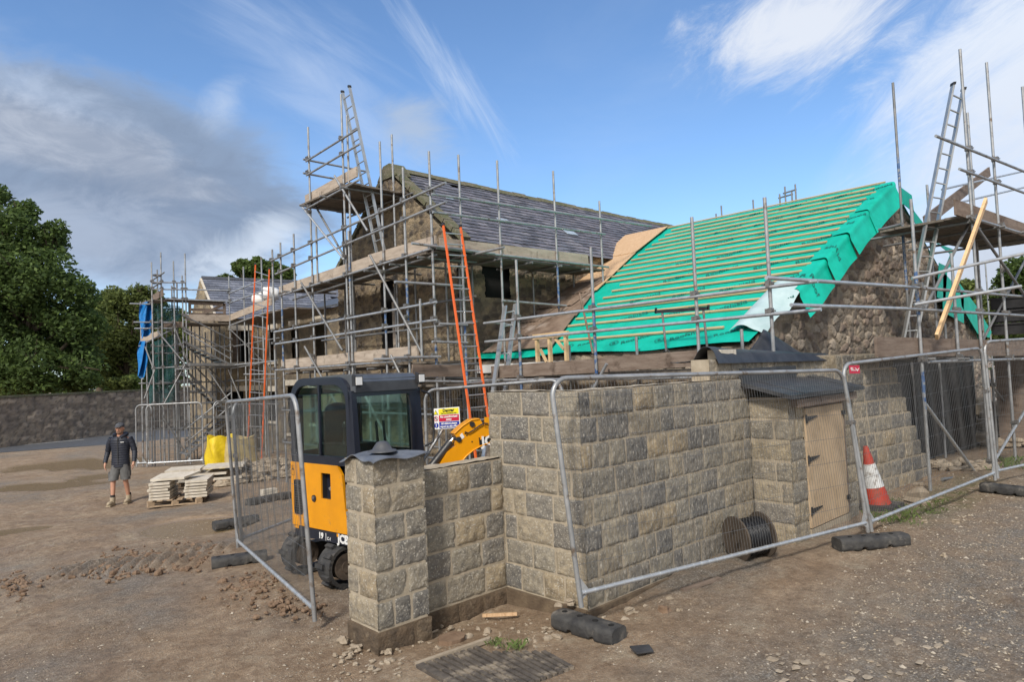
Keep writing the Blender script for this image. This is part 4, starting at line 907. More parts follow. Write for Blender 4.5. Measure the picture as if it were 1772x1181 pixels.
def main_scaffold():
    S = Scaffold('barn_scaffold', (XA, 13, -.3), 'tall tube scaffold with toe boards and a raised top deck around the mossy barn gable')
    A = ('x', XA); B = ('y', YS)
    def up(x, y, xb=None, pl=A, m=None, zb=None, off=(0, 0, 0), blue=None):
        p = at(x, y, pl)+Vector(off); q = down(p, zb)
        o = S.pole(q, p, m)
        if blue:
            mb = MB(); mb.tube(q.lerp(p, blue[0]), q.lerp(p, blue[1]), .0256, 10); mb.build('painted_band', m_blue, o)
        return p
    # outer row along the gable
    for x, y, bl in ((471, 432, None), (485, 420, (.50, .72)), (508, 405, None), (533, 220, None), (603, 400, (.8, .9)), (657, 245, (.45, .52)), (697, 290, (.52, .66)), (742, 262, (.34, .44))):
        up(x, y, blue=bl)
    up(590, 163); up(594, 200, off=(.06, -.05, 0))
    for x, y, z in ((547, 392, 4.35), (793, 268, None)):
        if z: up(x, y, zb=z)
    # inner row close to the wall
    for yy, zt_ in ((16.4, 4.6), (14.9, 4.4), (13.1, 4.4), (12.3, 4.5), (11.2, 5.0), (10.75, 4.4)): S.pole(down((8.78, yy, 0)), (8.78, yy, zt_), m_galvd)
    S.pole(down((8.7, 15.2, 0)), (8.7, 15.2, 6.9), m_galvd); S.pole(down((8.7, 12.9, 0)), (8.7, 12.9, 7.6), m_galv)
    for yy in (15.6, 14.1, 12.7, 11.7, 10.5): S.pole(down((7.9+.2*(int(yy*10) % 2), yy, 0)), (7.9+.2*(int(yy*10) % 2), yy, 2.25), m_galvd)
    for z_ in (.55, 1.35): S.pole((7.58, 10.2, z_), (7.58, 16.5, z_), m_galvd, 'ledger'); S.pole((8.78, 10.2, z_), (8.78, 16.5, z_), m_galvd, 'ledger')
    for z_ in (3.1, 3.6): S.pole((8.72, 10.2, z_), (8.72, 16.5, z_), m_galvd, 'guard_rail')
    for a_, b_ in (((7.7, 16.2, -.3), (7.7, 13.6, 2.2)), ((7.7, 11.0, -.2), (7.7, 13.2, 2.2))): S.pole(a_, b_, m_galvd, 'brace')
    # lift 1
    for (a, b) in (((478, 575), (759, 523)), ((480, 596), (759, 554))): px_pole(S, A, *a, *b, name='guard_rail', off=(-.05, 0, 0), m=m_galvl)
    px_pole(S, A, 480, 641, 716, 624, name='ledger', off=(-.05, 0, 0)); px_pole(S, A, 655, 622, 765, 619, name='ledger', off=(-.1, 0, 0))
    S.board(at(484, 631, A)+Vector((.06, 0, 0)), at(719, 609, A)+Vector((.06, 0, 0)), m=m_board)
    S.deck((7.68, 16.4, 2.30), (0, -6.0, 0), (1.05, 0, 0), 4)
    # lift 2
    for (a, b) in (((472, 452), (775, 317)), ((480, 475), (776, 350))): px_pole(S, A, *a, *b, name='guard_rail', off=(-.05, 0, 0))
    px_pole(S, A, 488, 512, 750, 431, name='ledger', off=(-.05, 0, 0)); px_pole(S, A, 498, 519, 745, 440, name='ledger', off=(.14, 0, 0), m=m_galvd)
    S.board(at(480, 504, A)+Vector((.06, 0, 0)), at(634, 453, A)+Vector((.06, 0, 0)), m=m_board); S.board(at(634, 452, A)+Vector((.06, 0, .02)), at(750, 419, A)+Vector((.06, 0, .02)), m=m_board)
    S.deck((7.68, 16.4, 4.34), (0, -6.3, .12), (1.05, 0, 0), 4)
    for y in np.arange(10.4, 16.6, .95): S.pole((7.5, y, 4.30), (8.95, y, 4.32), m_galvd, 'transom'); S.pole((7.5, y, 2.26), (8.95, y, 2.27), m_galvd, 'transom')
    # braces
    px_pole(S, A, 648, 443, 742, 620, name='brace', off=(-.1, 0, 0), m=m_galvd); px_pole(S, A, 528, 490, 600, 607, name='brace', off=(-.1, 0, 0), m=m_galvd)
    px_pole(S, A, 684, 615, 725, 700, name='brace', off=(-.1, 0, 0), m=m_galvd); px_pole(S, A, 534, 600, 590, 700, name='brace', off=(-.1, 0, 0), m=m_galvd)
    px_pole(S, A, 525, 355, 601, 450, name='brace', off=(-.08, 0, 0), m=m_galvl); px_pole(S, A, 527, 345, 583, 445, name='brace', off=(.2, 0, 0), m=m_galvd)
    px_pole(S, A, 583, 305, 640, 400, name='brace', off=(-.06, 0, 0))
    # top platform
    S.deck((7.55, 12.85, 6.26), (0, 2.4, 0), (1.5, 0, 0), 6, m=m_deck)
    S.board(at(525, 346, A)+Vector((.06, 0, 0)), at(614, 296, A)+Vector((.06, 0, 0)), m=m_board)
    px_pole(S, A, 532, 363, 625, 312, name='ledger', off=(-.05, 0, 0)); px_pole(S, A, 533, 280, 623, 224, name='guard_rail', off=(-.05, 0, 0)); px_pole(S, A, 534, 304, 626, 250, name='guard_rail', off=(-.05, 0, 0))
    p = at(533, 276, A); S.pole(p+Vector((-.1, .05, 0)), p+Vector((1.7, .05, .0)), m_galv, 'guard_rail'); p = at(533, 300, A); S.pole(p+Vector((-.1, .05, 0)), p+Vector((1.0, .05, .0)), m_galv, 'guard_rail')
    for y in (13.0, 13.9, 14.9): S.pole((7.4, y, 6.2), (9.05, y, 6.22), m_galvd, 'transom')
    S.pole((8.95, 12.5, 6.2), (8.95, 15.4, 6.2), m_galvd, 'ledger')
    # return along the long side of the barn
    for x, y, xb, yb, bl in ((793, 268, 806, 620, (.28, .5)), (860, 278, 872, 560, None), (957, 296, 968, 545, (.42, .6)), (1037, 348, 1043, 462, None)):
        p = at(x, y, B); q = Vector((p.x+.0, p.y, -.2 if xb < 850 else 1.2)); o = S.pole(q, p)
        if bl: mb = MB(); mb.tube(q.lerp(p, bl[0]), q.lerp(p, bl[1]), .0256, 10); mb.build('painted_band', m_blue, o)
    for x in (9.2, 11.0, 12.4): S.pole((x, 10.85, 1.6), (x, 10.85, 4.5), m_galvd)
    px_pole(S, B, 744, 337, 1124, 392, name='guard_rail', off=(0, -.05, 0)); px_pole(S, B, 746, 368, 1044, 406, name='guard_rail', off=(0, -.05, 0))
    px_pole(S, B, 752, 430, 1050, 463, name='ledger', off=(0, -.05, 0)); px_pole(S, B, 707, 421, 850, 439, name='ledger', off=(0, -.1, -.02)); px_pole(S, B, 871, 443, 1000, 458, name='ledger', off=(0, .25, 0), m=m_galvd)
    S.board(at(763, 421, B)+Vector((0, .05, 0)), at(1020, 449, B)+Vector((0, .05, 0)), m=m_board)
    S.deck((7.7, 10.15, 4.38), (5.0, 0, .0), (0, .85, 0), 4)
    for x in np.arange(8.3, 12.8, .9): S.pole((x, 9.95, 4.34), (x, 11.05, 4.34), m_galvd, 'transom')
    p = at(818, 441, B); S.pole(p, p+Vector((0, -.9, 0)), m_galv, 'transom'); p = at(700, 487, B)
    px_pole(S, ('y', YS-.1), 683, 488, 800, 495, name='guard_rail', m=m_galv)
    for (a, b) in (((866, 521), (977, 530)), ((847, 558), (880, 563)), ((757, 561), (806, 563)), ((745, 592), (806, 594))): px_pole(S, B, *a, *b, name='guard_rail', off=(0, -.05, 0))
    px_pole(S, B, 684, 620, 764, 618, name='ledger', off=(-.1, -.1, 0))
    px_pole(S, A, 738, 518, 742, 625, off=(-.15, 0, 0)); 
    S.board(at(716, 642, B)+Vector((0, .05, 0)), at(812, 642, B)+Vector((0, .05, 0)), m=m_boardd); px_pole(S, B, 712, 660, 850, 662, name='ledger', off=(0, -.05, 0)); px_pole(S, B, 712, 652, 880, 655, name='ledger', off=(0, .5, 0), m=m_galvd)
    S.deck((7.7, 10.1, 1.86), (1.6, 0, 0), (0, .8, 0), 3)
    S.couplers()
main_scaffold()
X1 = 8.4
def eave_scaffold():
    S = Scaffold('eave_scaffold', (X1, 6.5, 0), 'low tube scaffold with brown toe boards along the eave of the green roof')
    A = ('x', X1)
    for x, y, bl in ((1323, 342, None), (1197, 376, None), (1022, 428, (.48, .78)), (893, 450, (.45, .70))):
        p = at(x, y, A); q = down(p); o = S.pole(q, p)
        if bl: mb = MB(); mb.tube(q.lerp(p, bl[0]), q.lerp(p, bl[1]), .0256, 10); mb.build('painted_band', m_blue, o)
    for x, y in ((1101, 583), (1283, 570), (985, 598)):
        p = at(x, y, ('x', 9.15)); S.pole(down(p), p)
    px_pole(S, A, 841, 560, 1418, 487, name='guard_rail', off=(-.05, 0, 0), m=m_galvl); px_pole(S, A, 843, 592, 1424, 536, name='guard_rail', off=(-.05, 0, 0), m=m_galvl)
    px_pole(S, A, 810, 659, 1228, 653, name='ledger', off=(-.05, 0, 0)); px_pole(S, A, 940, 655, 1228, 641, name='ledger', off=(.55, 0, 0), m=m_galvd)
    S.board(at(847, 645, A)+Vector((.06, 0, 0)), at(1050, 632, A)+Vector((.06, 0, 0)), m=m_boardd); S.board(at(1050, 631, A)+Vector((.03, 0, 0)), at(1240, 618, A)+Vector((.03, 0, 0)), m=m_boardd)
    S.deck((8.46, 9.3, 1.98), (0, -5.1, .0), (.72, 0, 0), 3)
    for y in np.arange(4.6, 9.4, .9): S.pole((8.25, y, 1.94), (9.25, y, 1.95), m_galvd, 'transom')
    px_pole(S, ('x', X1-.1), 1050, 630, 1018, 690, name='brace')
    S.couplers()
eave_scaffold()
SK = ('p', (.118, .993, 0), (11.43, 3.2, 0)); SKd = Vector((.993, -.118, 0)); SKn = Vector((.118, .993, 0))
def right_scaffold():
    S = Scaffold('gable_scaffold', (12.5, 3.2, .1), 'scaffold tower with brown boarded top deck in front of the rubble gable')
    def up(x, y, pl=SK, zb=None, blue=None, off=(0, 0, 0), m=None):
        p = at(x, y, pl)+Vector(off); q = down(p, zb); o = S.pole(q, p, m)
        for b in (blue or ()): mb = MB(); mb.tube(q.lerp(p, b[0]), q.lerp(p, b[1]), .0256, 10); mb.build('painted_band', m_blue, o)
        return p
    def SKo(d): return ('p', (.118, .993, 0), tuple(Vector((11.43, 3.2, 0))+SKn*d))
    up(1576, 345, blue=((.28, .42), (.60, .75))); up(1661, 85); up(1707, 108); up(1769, 150); up(1646, 438, zb=2.0)
    up(1545, 143, pl=SKo(1.25), blue=((.45, .62), (.72, .80)), m=m_galvd); up(1674, 195, pl=SKo(1.0)); up(1604, 320, pl=SKo(1.15)); up(1705, 455, pl=SKo(4)); up(1635, 560, pl=SKo(1.1), zb=2.0)
    px_pole(S, SK, 1319, 482, 1560, 497, name='guard_rail', off=(0, -.05, 0), m=m_galvl); px_pole(S, SK, 1552, 496.5, 1800, 517, name='guard_rail', off=(0, -.05, 0), m=m_galv)
    px_pole(S, SK, 1362, 529, 1562, 535, name='guard_rail', off=(0, -.05, 0), m=m_galvl); px_pole(S, SK, 1556, 535, 1800, 549, name='guard_rail', off=(0, -.05, 0))
    a = at(1562, 484, SK); b = at(1749, 462, SKo(-.0)); S.pole(a+Vector((0, -.12, 0)), b+Vector((-2.6, -.9, -.05)), m_galvl, 'guard_rail')
    a = at(1566, 529, SK); b = at(1716, 513, SK); S.pole(a+Vector((0, -.12, 0)), b+Vector((-2.2, -.8, -.04)), m_galvl, 'guard_rail')
    px_pole(S, SK, 1612, 237, 1790, 308, name='guard_rail', off=(0, -.06, 0)); px_pole(S, SK, 1653, 294, 1790, 344, name='guard_rail', off=(0, -.06, 0))
    px_pole(S, SKo(1.6), 1630, 328, 1800, 290, name='guard_rail', m=m_galvl); px_pole(S, SKo(1.6), 1633, 357, 1800, 318, name='guard_rail', m=m_galvl)
    S.pole(at(1521, 398, ('z', 4.28)), at(1561, 388, ('z', 4.28)), m_galvd, 'transom')
    # top deck
    P = Vector((13.36, 3.02, 4.36)); S.deck(P, SKd*4.6, SKn*1.35, 5, m=m_deck)
    S.board(at(1656, 358, SK)+Vector((0, .03, 0)), at(1790, 403, SK)+Vector((0, .03, 0)), m=m_boardd, h=.26)
    px_pole(S, SK, 1668, 376, 1790, 413, name='ledger', off=(0, -.05, 0)); px_pole(S, SKo(.5), 1655, 380, 1790, 412, name='ledger', m=m_galvd)
    for k in range(4): S.pole(P+SKd*(.25+k*1.1)-SKn*.2+Vector((0, 0, -.06)), P+SKd*(.25+k*1.1)+SKn*1.9+Vector((0, 0, -.06)), m_galvd, 'transom')
    px_pole(S, SK, 1665, 376, 1785, 545, name='brace', off=(0, -.1, 0), m=m_galvd); px_pole(S, SKo(.2), 1690, 362, 1600, 535, name='brace', m=m_galvd); px_pole(S, SKo(.8), 1785, 430, 1695, 600, name='brace', m=m_galvd)
    # lower deck and toe board
    S.board(at(1522, 601, SK)+Vector((0, .05, 0)), at(1790, 603, SK)+Vector((0, .05, 0)), m=m_boardd, h=.28)
    S.deck(at(1540, 618, SK)+Vector((0, .1, -.05)), SKd*7.5, SKn*.9, 4)
    px_pole(S, SK, 1600, 627, 1790, 621, name='ledger', off=(0, -.05, 0))
    for x in (1600, 1650, 1660, 1750): p = at(x, 622, SK); S.pole(p+SKn*-.15, p+SKn*1.2, m_galvd, 'transom')
    px_pole(S, SK, 1606, 697, 1696, 822, name='brace', off=(0, .05, 0), m=m_galvl); px_pole(S, SK, 1700, 822, 1790, 675, name='brace', off=(0, -.05, 0), m=m_galvl); px_pole(S, SKo(.9), 1714, 665, 1790, 760, name='brace', m=m_galvd)
    up(1716, 640, pl=SKo(.9), m=m_galvd); up(1745, 640, pl=SKo(1.3), m=m_galvd)
    px_pole(S, SKo(.1), 1630, 828, 1700, 818, name='ledger', off=(0, 0, -.02), m=m_galvd)
    S.couplers()
right_scaffold()
def brown_plank():
    mb = MB(); a = at(1600, 585, SK)+Vector((0, -.16, 0)); b = at(1687, 350, SK)+Vector((0, -.16, 0)); mb.beam(a, b, .045, .11, up=(1, 0, .3)); tag(mb.build('plank', m_newwood), 'long new pale timber plank leaning up to the scaffold tower deck', 'plank')
    mb = MB(); a = at(1600, 385, ('y', 4.0)); b = at(1712, 297, ('y', 4.2)); mb.beam(a, b, .04, .24, up=(-.3, 0, 1)); tag(mb.build('plank', m_boardd), 'dark brown board sloping up across the top deck of the scaffold tower', 'plank')
brown_plank()
def left_scaffold():
    S = Scaffold('stair_scaffold', (8.5, 24.6, -.5), 'far scaffold with stair flights, grey landings and boards around the left farmhouse')
    Y2 = 24.5; B = ('y', Y2); B2 = ('y', Y2+.9); C_ = ('x', 9.43)
    def up(x, y, pl=B, off=(0, 0, 0), m=None, zb=None): p = at(x, y, pl)+Vector(off); S.pole(down(p, zb), p, m or m_galv)
    for x, y in ((262, 454), (278, 437), (320, 439), (315, 477), (396, 478), (300, 452)): up(x, y)
    for x, y in ((272, 467), (297, 495), (306, 490), (331, 560), (345, 550), (365, 560), (380, 560)): up(x, y, pl=B2, m=m_galvd)
    for x, y in ((252, 520), (243, 522)): up(x, y, pl=('y', Y2+1.6))
    for x, y in ((288, 560), (305, 575), (355, 575), (372, 575), (388, 575), (337, 575)): up(x, y, pl=('y', Y2+.5), m=m_galvd)
    for x, y in ((410, 560), (430, 560), (446, 560), (459, 560), (476, 560)): up(x, y, pl=('x', 9.9), m=m_galvd)
    for k, (x1, y1, x2, y2) in enumerate(((262, 600, 318, 598), (262, 612, 318, 611), (262, 665, 400, 660), (262, 700, 400, 697), (322, 600, 398, 600), (322, 680, 398, 678), (322, 742, 398, 742), (262, 742, 322, 745))): px_pole(S, ('y', Y2+.1*(k % 3)), x1, y1, x2, y2, name='guard_rail', off=(0, .06, 0), m=m_galvd)
    for k, (x1, y1, x2, y2) in enumerate(((402, 600, 480, 585), (402, 660, 480, 655), (402, 700, 480, 700))): px_pole(S, C_, x1, y1, x2, y2, name='guard_rail', off=(.06, 0, 0), m=m_galvd)
    for x, y in ((421, 462), (452, 445)): up(x, y, pl=C_)
    for x, y in ((415, 560), (438, 560), (466, 555)): up(x, y, pl=('x', 10.4), m=m_galvd)
    # rails along the front (x direction) and the return (y direction)
    for x1, y1, x2, y2, o in ((262, 489, 319, 490, 0), (262, 501, 396, 503, 0), (285, 518, 396, 522, 0), (224, 526, 262, 527, .2), (231, 558, 300, 559, .2), (232, 569, 300, 569, .2), (283, 535, 313, 535, .5), (292, 544, 312, 544, .5)): px_pole(S, ('y', Y2+o), x1, y1, x2, y2, name='guard_rail', off=(0, -.05, 0), m=m_galvl)
    for x1, y1, x2, y2 in ((264, 487, 287, 472), (264, 500, 282, 489)): px_pole(S, ('x', 7.1), x1, y1, x2, y2, name='guard_rail', off=(-.05, 0, 0), m=m_galvd)
    for x1, y1, x2, y2 in ((399, 508, 458, 484), (399, 525, 456, 504), (402, 563, 478, 536), (425, 648, 480, 648), (398, 633, 480, 625)): px_pole(S, C_, x1, y1, x2, y2, name='guard_rail', off=(-.05, 0, 0), m=m_galvl)
    for x1, y1, x2, y2 in ((240, 600, 315, 562), (250, 572, 312, 545)): px_pole(S, ('y', Y2+.4), x1, y1, x2, y2, name='brace', m=m_galvl)
    # boards
    S.board(at(320, 550, B), at(398, 551, B), m=m_board); S.board(at(399, 550, C_), at(470, 522, C_), m=m_board)
    S.board(at(245, 588, ('y', Y2+1.5)), at(281, 577, ('y', Y2+.6)), m=m_board); S.board(at(283, 562, ('y', Y2+.3)), at(316, 562, ('y', Y2+.1)), m=m_boardd, h=.2); S.board(at(264, 517, ('x', 7.15)), at(282, 507, ('x', 7.15)), m=m_boardd)
    P = at(320, 560, B); S.deck(P, (1.6, 0, 0), (0, 1.2, 0), 5); S.deck((9.5, 24.6, 4.22), (0, -4.6, .1), (1.2, 0, 0), 4); S.deck(at(284, 518, B), (2.1, 0, 0), (0, .9, 0), 3)
    S.deck(at(262, 520, B), (.5, 0, 0), (0, .9, 0), 2)
    # mid landing and lower landing
    for (x1, x2, y) in ((322, 400, 632), (345, 400, 722)): p = at(x1, y, B); q = at(x2, y, B); mb = MB(); mb.beam(p, q, .9, .10); mb.build('landing', m_galvd, S.r)
    px_pole(S, B, 300, 640, 410, 636, name='ledger', off=(0, -.3, 0)); px_pole(S, B, 262, 638, 330, 634, name='ledger', m=m_galvl); px_pole(S, B, 245, 664, 355, 660, name='ledger', off=(0, .3, 0)); px_pole(S, B, 280, 681, 360, 676, name='ledger', off=(0, .6, 0))
    px_pole(S, ('x', 9.8), 402, 638, 480, 624, name='ledger'); 
    # stair flights
    def flight(x1, y1, x2, y2, pl, m=m_galvd, w=.7):
        a = at(x1, y1, pl); b = at(x2, y2, pl); mb = MB(); mb.beam(a, b, .05, .07); mb.beam(a+Vector((0, w, 0)), b+Vector((0, w, 0)), .05, .07); o = mb.build('stair_stringer', m, S.r); 
        t = MB(); n = 9
        for i in range(n): p = a.lerp(b, (i+.5)/n)+Vector((0, w/2, 0)); t.box(p, (.20, w, .02))
        t.build('stair_treads', m_galvl, o)
        for h in (.45, .9): S.pole(a+Vector((0, -.03, h)), b+Vector((0, -.03, h)), m, 'hand_rail')
    flight(318, 592, 400, 632, ('y', Y2-.1)); flight(325, 645, 395, 715, ('y', Y2+.2)); flight(400, 725, 322, 790, ('y', Y2-.2), m=m_galv)
    for x1, y1, x2, y2 in ((272, 573, 320, 630), (318, 573, 400, 622), (320, 632, 281, 705), (250, 690, 268, 640), (251, 600, 265, 637), (396, 568, 470, 640), (395, 640, 420, 700), (300, 560, 330, 640), (360, 640, 400, 700), (281, 720, 318, 780)): px_pole(S, ('y', Y2-.25), x1, y1, x2, y2, name='brace', m=random.choice((m_galvl, m_galvd)), r=.022)
    S.couplers(.3)
left_scaffold()
def nets():
    Y2 = 24.5
    def sheet(name, pts, m, label, cat, amp=.12, depth=.25):
        P = [at(x, y, ('y', Y2+.3)) for x, y in pts]
        def f(u, v):
            a = P[0].lerp(P[1], u); b = P[3].lerp(P[2], u); p = a.lerp(b, v); return p+Vector((amp*math.sin(v*7+u*3)*.25*(u-.5), amp*math.sin(u*9+v*4), amp*.3*math.sin(u*8)*v))
        mb = MB(); mb.grid(f, 14, 24, thick=(.004, .004, 0)); tag(mb.build(name, m), label, cat)
    sheet('blue_tarpaulin', [(243, 526), (262, 520), (262, 575), (244, 588)], m_tarpb, 'bright blue tarpaulin tied to the top of the far left scaffold corner', 'tarpaulin', .14)
    sheet('blue_tarpaulin', [(243, 590), (254, 592), (250, 652), (237, 652)], m_tarpb, 'ragged blue tarpaulin hanging below the boards of the far left scaffold', 'tarpaulin', .18)
    sheet('debris_netting', [(262, 524), (312, 530), (312, 562), (262, 570)], m_net, 'teal debris netting stretched between poles of the far left scaffold', 'netting', .05)
    sheet('debris_netting', [(254, 596), (300, 580), (305, 695), (258, 700)], m_net, 'large teal debris netting draped down the lower half of the far left scaffold', 'netting', .06)
    # cable spool boxes on the landing
    S = MB(); p = at(328, 540, ('y', Y2+.1)); q = at(388, 540, ('y', Y2+.1)); z0 = p.z-.12; z1 = z0+.42
    for z in (z0+.05, z0+.2, z1): S.beam((p.x, p.y, z), (q.x, p.y, z), .025, .09)
    S.beam((p.x, p.y-.03, z0), (p.x, p.y-.03, z1+.04), .03, .09, up=(1, 0, 0)); S.beam((q.x, p.y-.03, z0), (q.x, p.y-.03, z1+.04), .03, .09, up=(1, 0, 0)); S.beam((p.x+.3, p.y-.03, z0), (q.x, p.y-.03, z1), .03, .09)
    tag(S.build('timber_barrier', m_boardd), 'weathered slatted timber barrier with diagonal standing on the far scaffold deck', 'barrier')
    for i, (x, y) in enumerate(((468, 520), (452, 528))):
        p = at(x, y, ('x', 9.9)); b = MB(); b.sphere(p+Vector((0, 0, .2)), (.32, .35, .26), 14, 10, lambda d: 1+.15*math.sin(d.x*7+i)*math.cos(d.y*6)+.1*math.sin(d.z*11)); tag(b.build('white_sack', m_white), ('crumpled white sack on the scaffold deck beside the orange ladder', 'white sack lying on the scaffold deck left of the other one')[i], 'sack', 'white sacks on the scaffold deck')
nets()
# ------------------------------------------------------------------ ladders
def ladder(name, a0, a1, b0, b1, nr, m, mr, label, group='ladders leaning on the scaffolds', rw=.034, rd=.055, caps=True):
    """a0,b0 foot points of both rails, a1,b1 their tops"""
    a0, a1, b0, b1 = map(Vector, (a0, a1, b0, b1)); root = empty(name, (a0+b0)/2, label, 'ladder', group); d = (a1-a0).normalized(); w = (b0-a0).normalized(); n = d.cross(w).normalized()
    for p, q in ((a0, a1), (b0, b1)):
        mb = MB(); mb.box((p+q)/2, (rw, rd, (q-p).length), (w, n, (q-p).normalized())); o = mb.build('rail', m, root)
        if caps:
            c = MB(); c.box(q+d*.02, (rw+.014, rd+.014, .05), (w, n, d)); c.build('end_cap', m_black, o); c = MB(); c.box(p, (rw+.014, rd+.014, .06), (w, n, d)); c.build('rubber_foot', m_black, o)
    L = (a1-a0).length
    for i in range(nr):
        t = (i+.7)/nr*.98
        mb = MB(); mb.tube(a0.lerp(a1, t), b0.lerp(b1, t), .014, 8); mb.build('rung', mr, root)
    return root
def ladders():
    yb, yt = 8.75, 9.85
    def L(xb, ybx, xt, ytx, pb, pt): return at(xb, ybx, pb), at(xt, ytx, pt)
    a0, a1 = at(826, 812, ('y', yb)), at(767, 390, ('y', yt)); b0 = a0+Vector((.40, 0, 0)); b1 = a1+Vector((.36, 0, 0)); b1 = at(797, 393, ('y', yt)); 
    ladder('orange_ladder', a0, a1, b0, b1, 20, m_orange, m_alu, 'tall orange ladder rising past the barn corner beside the danger sign', rd=.038, rw=.028)
    pb, pt = ('x', 8.3), ('x', 8.95); a0, a1 = at(427, 813, pb), at(442, 458, pt); b0, b1 = at(452, 812, pb), at(466, 466, pt)
    ladder('orange_ladder', a0, a1, b0, b1, 18, m_orange, m_alu, 'narrow orange ladder standing left of the excavator against the far scaffold', rd=.034, rw=.026)
    a0, a1 = at(655, 452, ('x', 8.35)), at(593, 160, ('x', 7.95)); b0, b1 = at(668, 447, ('x', 8.35)), at(605, 151, ('x', 7.95))
    ladder('aluminium_ladder', a0, a1, b0, b1, 15, m_alu, m_alu, 'grey aluminium ladder poking high above the top platform at the barn gable', rd=.06)
    a0, a1 = at(833, 822, ('y', 8.9)), at(874, 530, ('y', 9.6)); b0, b1 = at(857, 822, ('y', 8.9)), at(892, 526, ('y', 9.6))
    ladder('aluminium_ladder', a0, a1, b0, b1, 11, m_alu, m_alu, 'short silver ladder between the orange ladder and the eave scaffold', rd=.09, rw=.04, caps=False)
    a0 = at(1562, 592, ('y', 3.95)); a1 = at(1649, 147, ('y', 3.15)); b0 = at(1584, 590, ('y', 3.8)); b1 = at(1667, 156, ('y', 3.05))
    ladder('aluminium_ladder', a0, a1, b0, b1, 17, m_alu, m_alu, 'long grey ladder leaning on the right-hand scaffold tower above the gable', rd=.08)
    a0 = at(1350, 346, ('x', 19)); a1 = at(1353, 322, ('x', 19)); b0 = at(1372, 342, ('x', 19)); b1 = at(1376, 319, ('x', 19))
    S = Scaffold('rear_scaffold', (19, 7.5, 2), 'tips of scaffold tubes showing just above the ridge of the green roof')
    for x, y in ((1239, 370), (1248, 356), (1303, 346), (1349, 336), (1358, 323), (1370, 332), (1376, 319)): p = at(x, y, ('x', 19.5)); S.pole(down(p), p, m_galvd)
    S.pole(at(1347, 343, ('x', 19.5)), at(1372, 336, ('x', 19.5)), m_galvd, 'guard_rail'); S.pole(at(1355, 335, ('x', 19.5)), at(1378, 328, ('x', 19.5)), m_galvd, 'guard_rail')
ladders()
# ------------------------------------------------------------------ mesh fence panels
def fence_panel(L, R, h, label, lean=(0, 0), nw=None, group='mesh fence panels', sign=None, wsp=.04, z0=None, rr=.021, wr=.0016):
    L, R = Vector(L), Vector(R); root = empty('mesh_fence', (L+R)/2, label, 'fence', group); u = (R-L); W = u.length; u.normalize(); up = Vector((lean[0], lean[1], 1)).normalized(); lr = lean if len(lean) < 4 else lean[2:]; up2 = Vector((lr[0], lr[1], 1)).normalized()
    def P(a, z): return L+u*a+up.lerp(up2, min(1, max(0, a/W)))*z
    c = .17; pts = [P(0, 0), P(0, h-c)]+[P(c-c*math.cos(t), h-c+c*math.sin(t)) for t in [math.pi/2*k/6 for k in range(1, 7)]]+[P(W-c+c*math.sin(t), h-c+c*math.cos(t)) for t in [math.pi/2*k/6 for k in range(0, 7)]]+[P(W, 0)]
    mb = MB(); mb.path(pts, rr, 10); mb.build('frame', m_galv, root)
    b = MB(); zb = .11; b.tube(P(.02, zb), P(W-.02, zb), rr*.95, 10)
    n = int(W/.105)
    for k in range(n): b.tube(P(.05+k*.105, zb), P(.058+k*.105, zb), rr*1.12, 8)
    b.build('bottom_rail', m_galvl, root)
    for s in (0, 1): x = W*s; d = 1 if s == 0 else -1; g = MB(); g.prism([P(x, zb-.06), P(x+d*.02, zb+.13), P(x+d*.11, zb)], u.cross(up)*.004); g.build('gusset', m_galvl, root)
    w = MB(); n = int(W/wsp)
    for k in range(1, n):
        a = W*k/n; e = 0
        if a < c: e = c-math.sqrt(max(0, c*c-(c-a)**2))
        if a > W-c: e = c-math.sqrt(max(0, c*c-(a-W+c)**2))
        bow = u.cross(up)*(.012*math.sin(k*.7))
        w.tube(P(a, zb-.01), P(a, h*.5)+bow, wr, 4, cap=False); w.tube(P(a, h*.5)+bow, P(a, h-e+.012), wr, 4, cap=False)
    for z in (.36, .62, .90, 1.18, 1.46, h-.16, h-.03): w.tube(P(.01, z*h/2), P(W-.01, z*h/2), wr*1.1, 4, cap=False)
    w.build('wire_mesh', m_wire, root); return root
def foot_block(p, d, label, L=.72, W=.22, H=.135):
    p = Vector(p); d = Vector((d[0], d[1], 0)).normalized(); s = Vector((-d.y, d.x, 0)); p.z = gzf(p.x, p.y)-.012; root = empty('ballast_block', p, label, 'fence base', 'rubber fence feet')
    b = MB(); N = 12
    def prof(t):  # rounded ends and lifting notches in the underside and sides
        w = W/2*(1-.16*abs(2*t-1)**6); n = .005 if .27 < t < .36 or .64 < t < .73 else 0
        return w-n
    def f(u, v):
        t = u; a = v*2*math.pi; w = prof(t); x = -L/2+L*t
        cs, sn = math.cos(a), math.sin(a); k = 1/max(abs(cs), abs(sn))**.86
        zz = H/2+sn*k*H/2*(1 if sn > 0 else .98); 
        if sn < -.5 and (.27 < t < .36 or .64 < t < .73): zz += .03
        q = (fbm(np.array(x*30.), np.array(a*3.), 5, 2)-.5)*.010
        return p+d*x+s*(cs*k*w*(1+float(q)))+Vector((0, 0, zz+float(q)))
    b.grid(f, 30, 20); m = b.v[:]
    b.add([f(0, v/20) for v in range(20)], [list(range(20))]); b.add([f(1, v/20) for v in range(20)], [list(range(20))[::-1]]); b.build('rubber_body', m_rubber, root)
    for k in (-.24, -.08, .08, .24): h = MB(); h.tube(p+d*k+Vector((0, 0, H-.004)), p+d*k+Vector((0, 0, H+.003)), .024, 10); h.build('socket', m_dark, root)
    return root
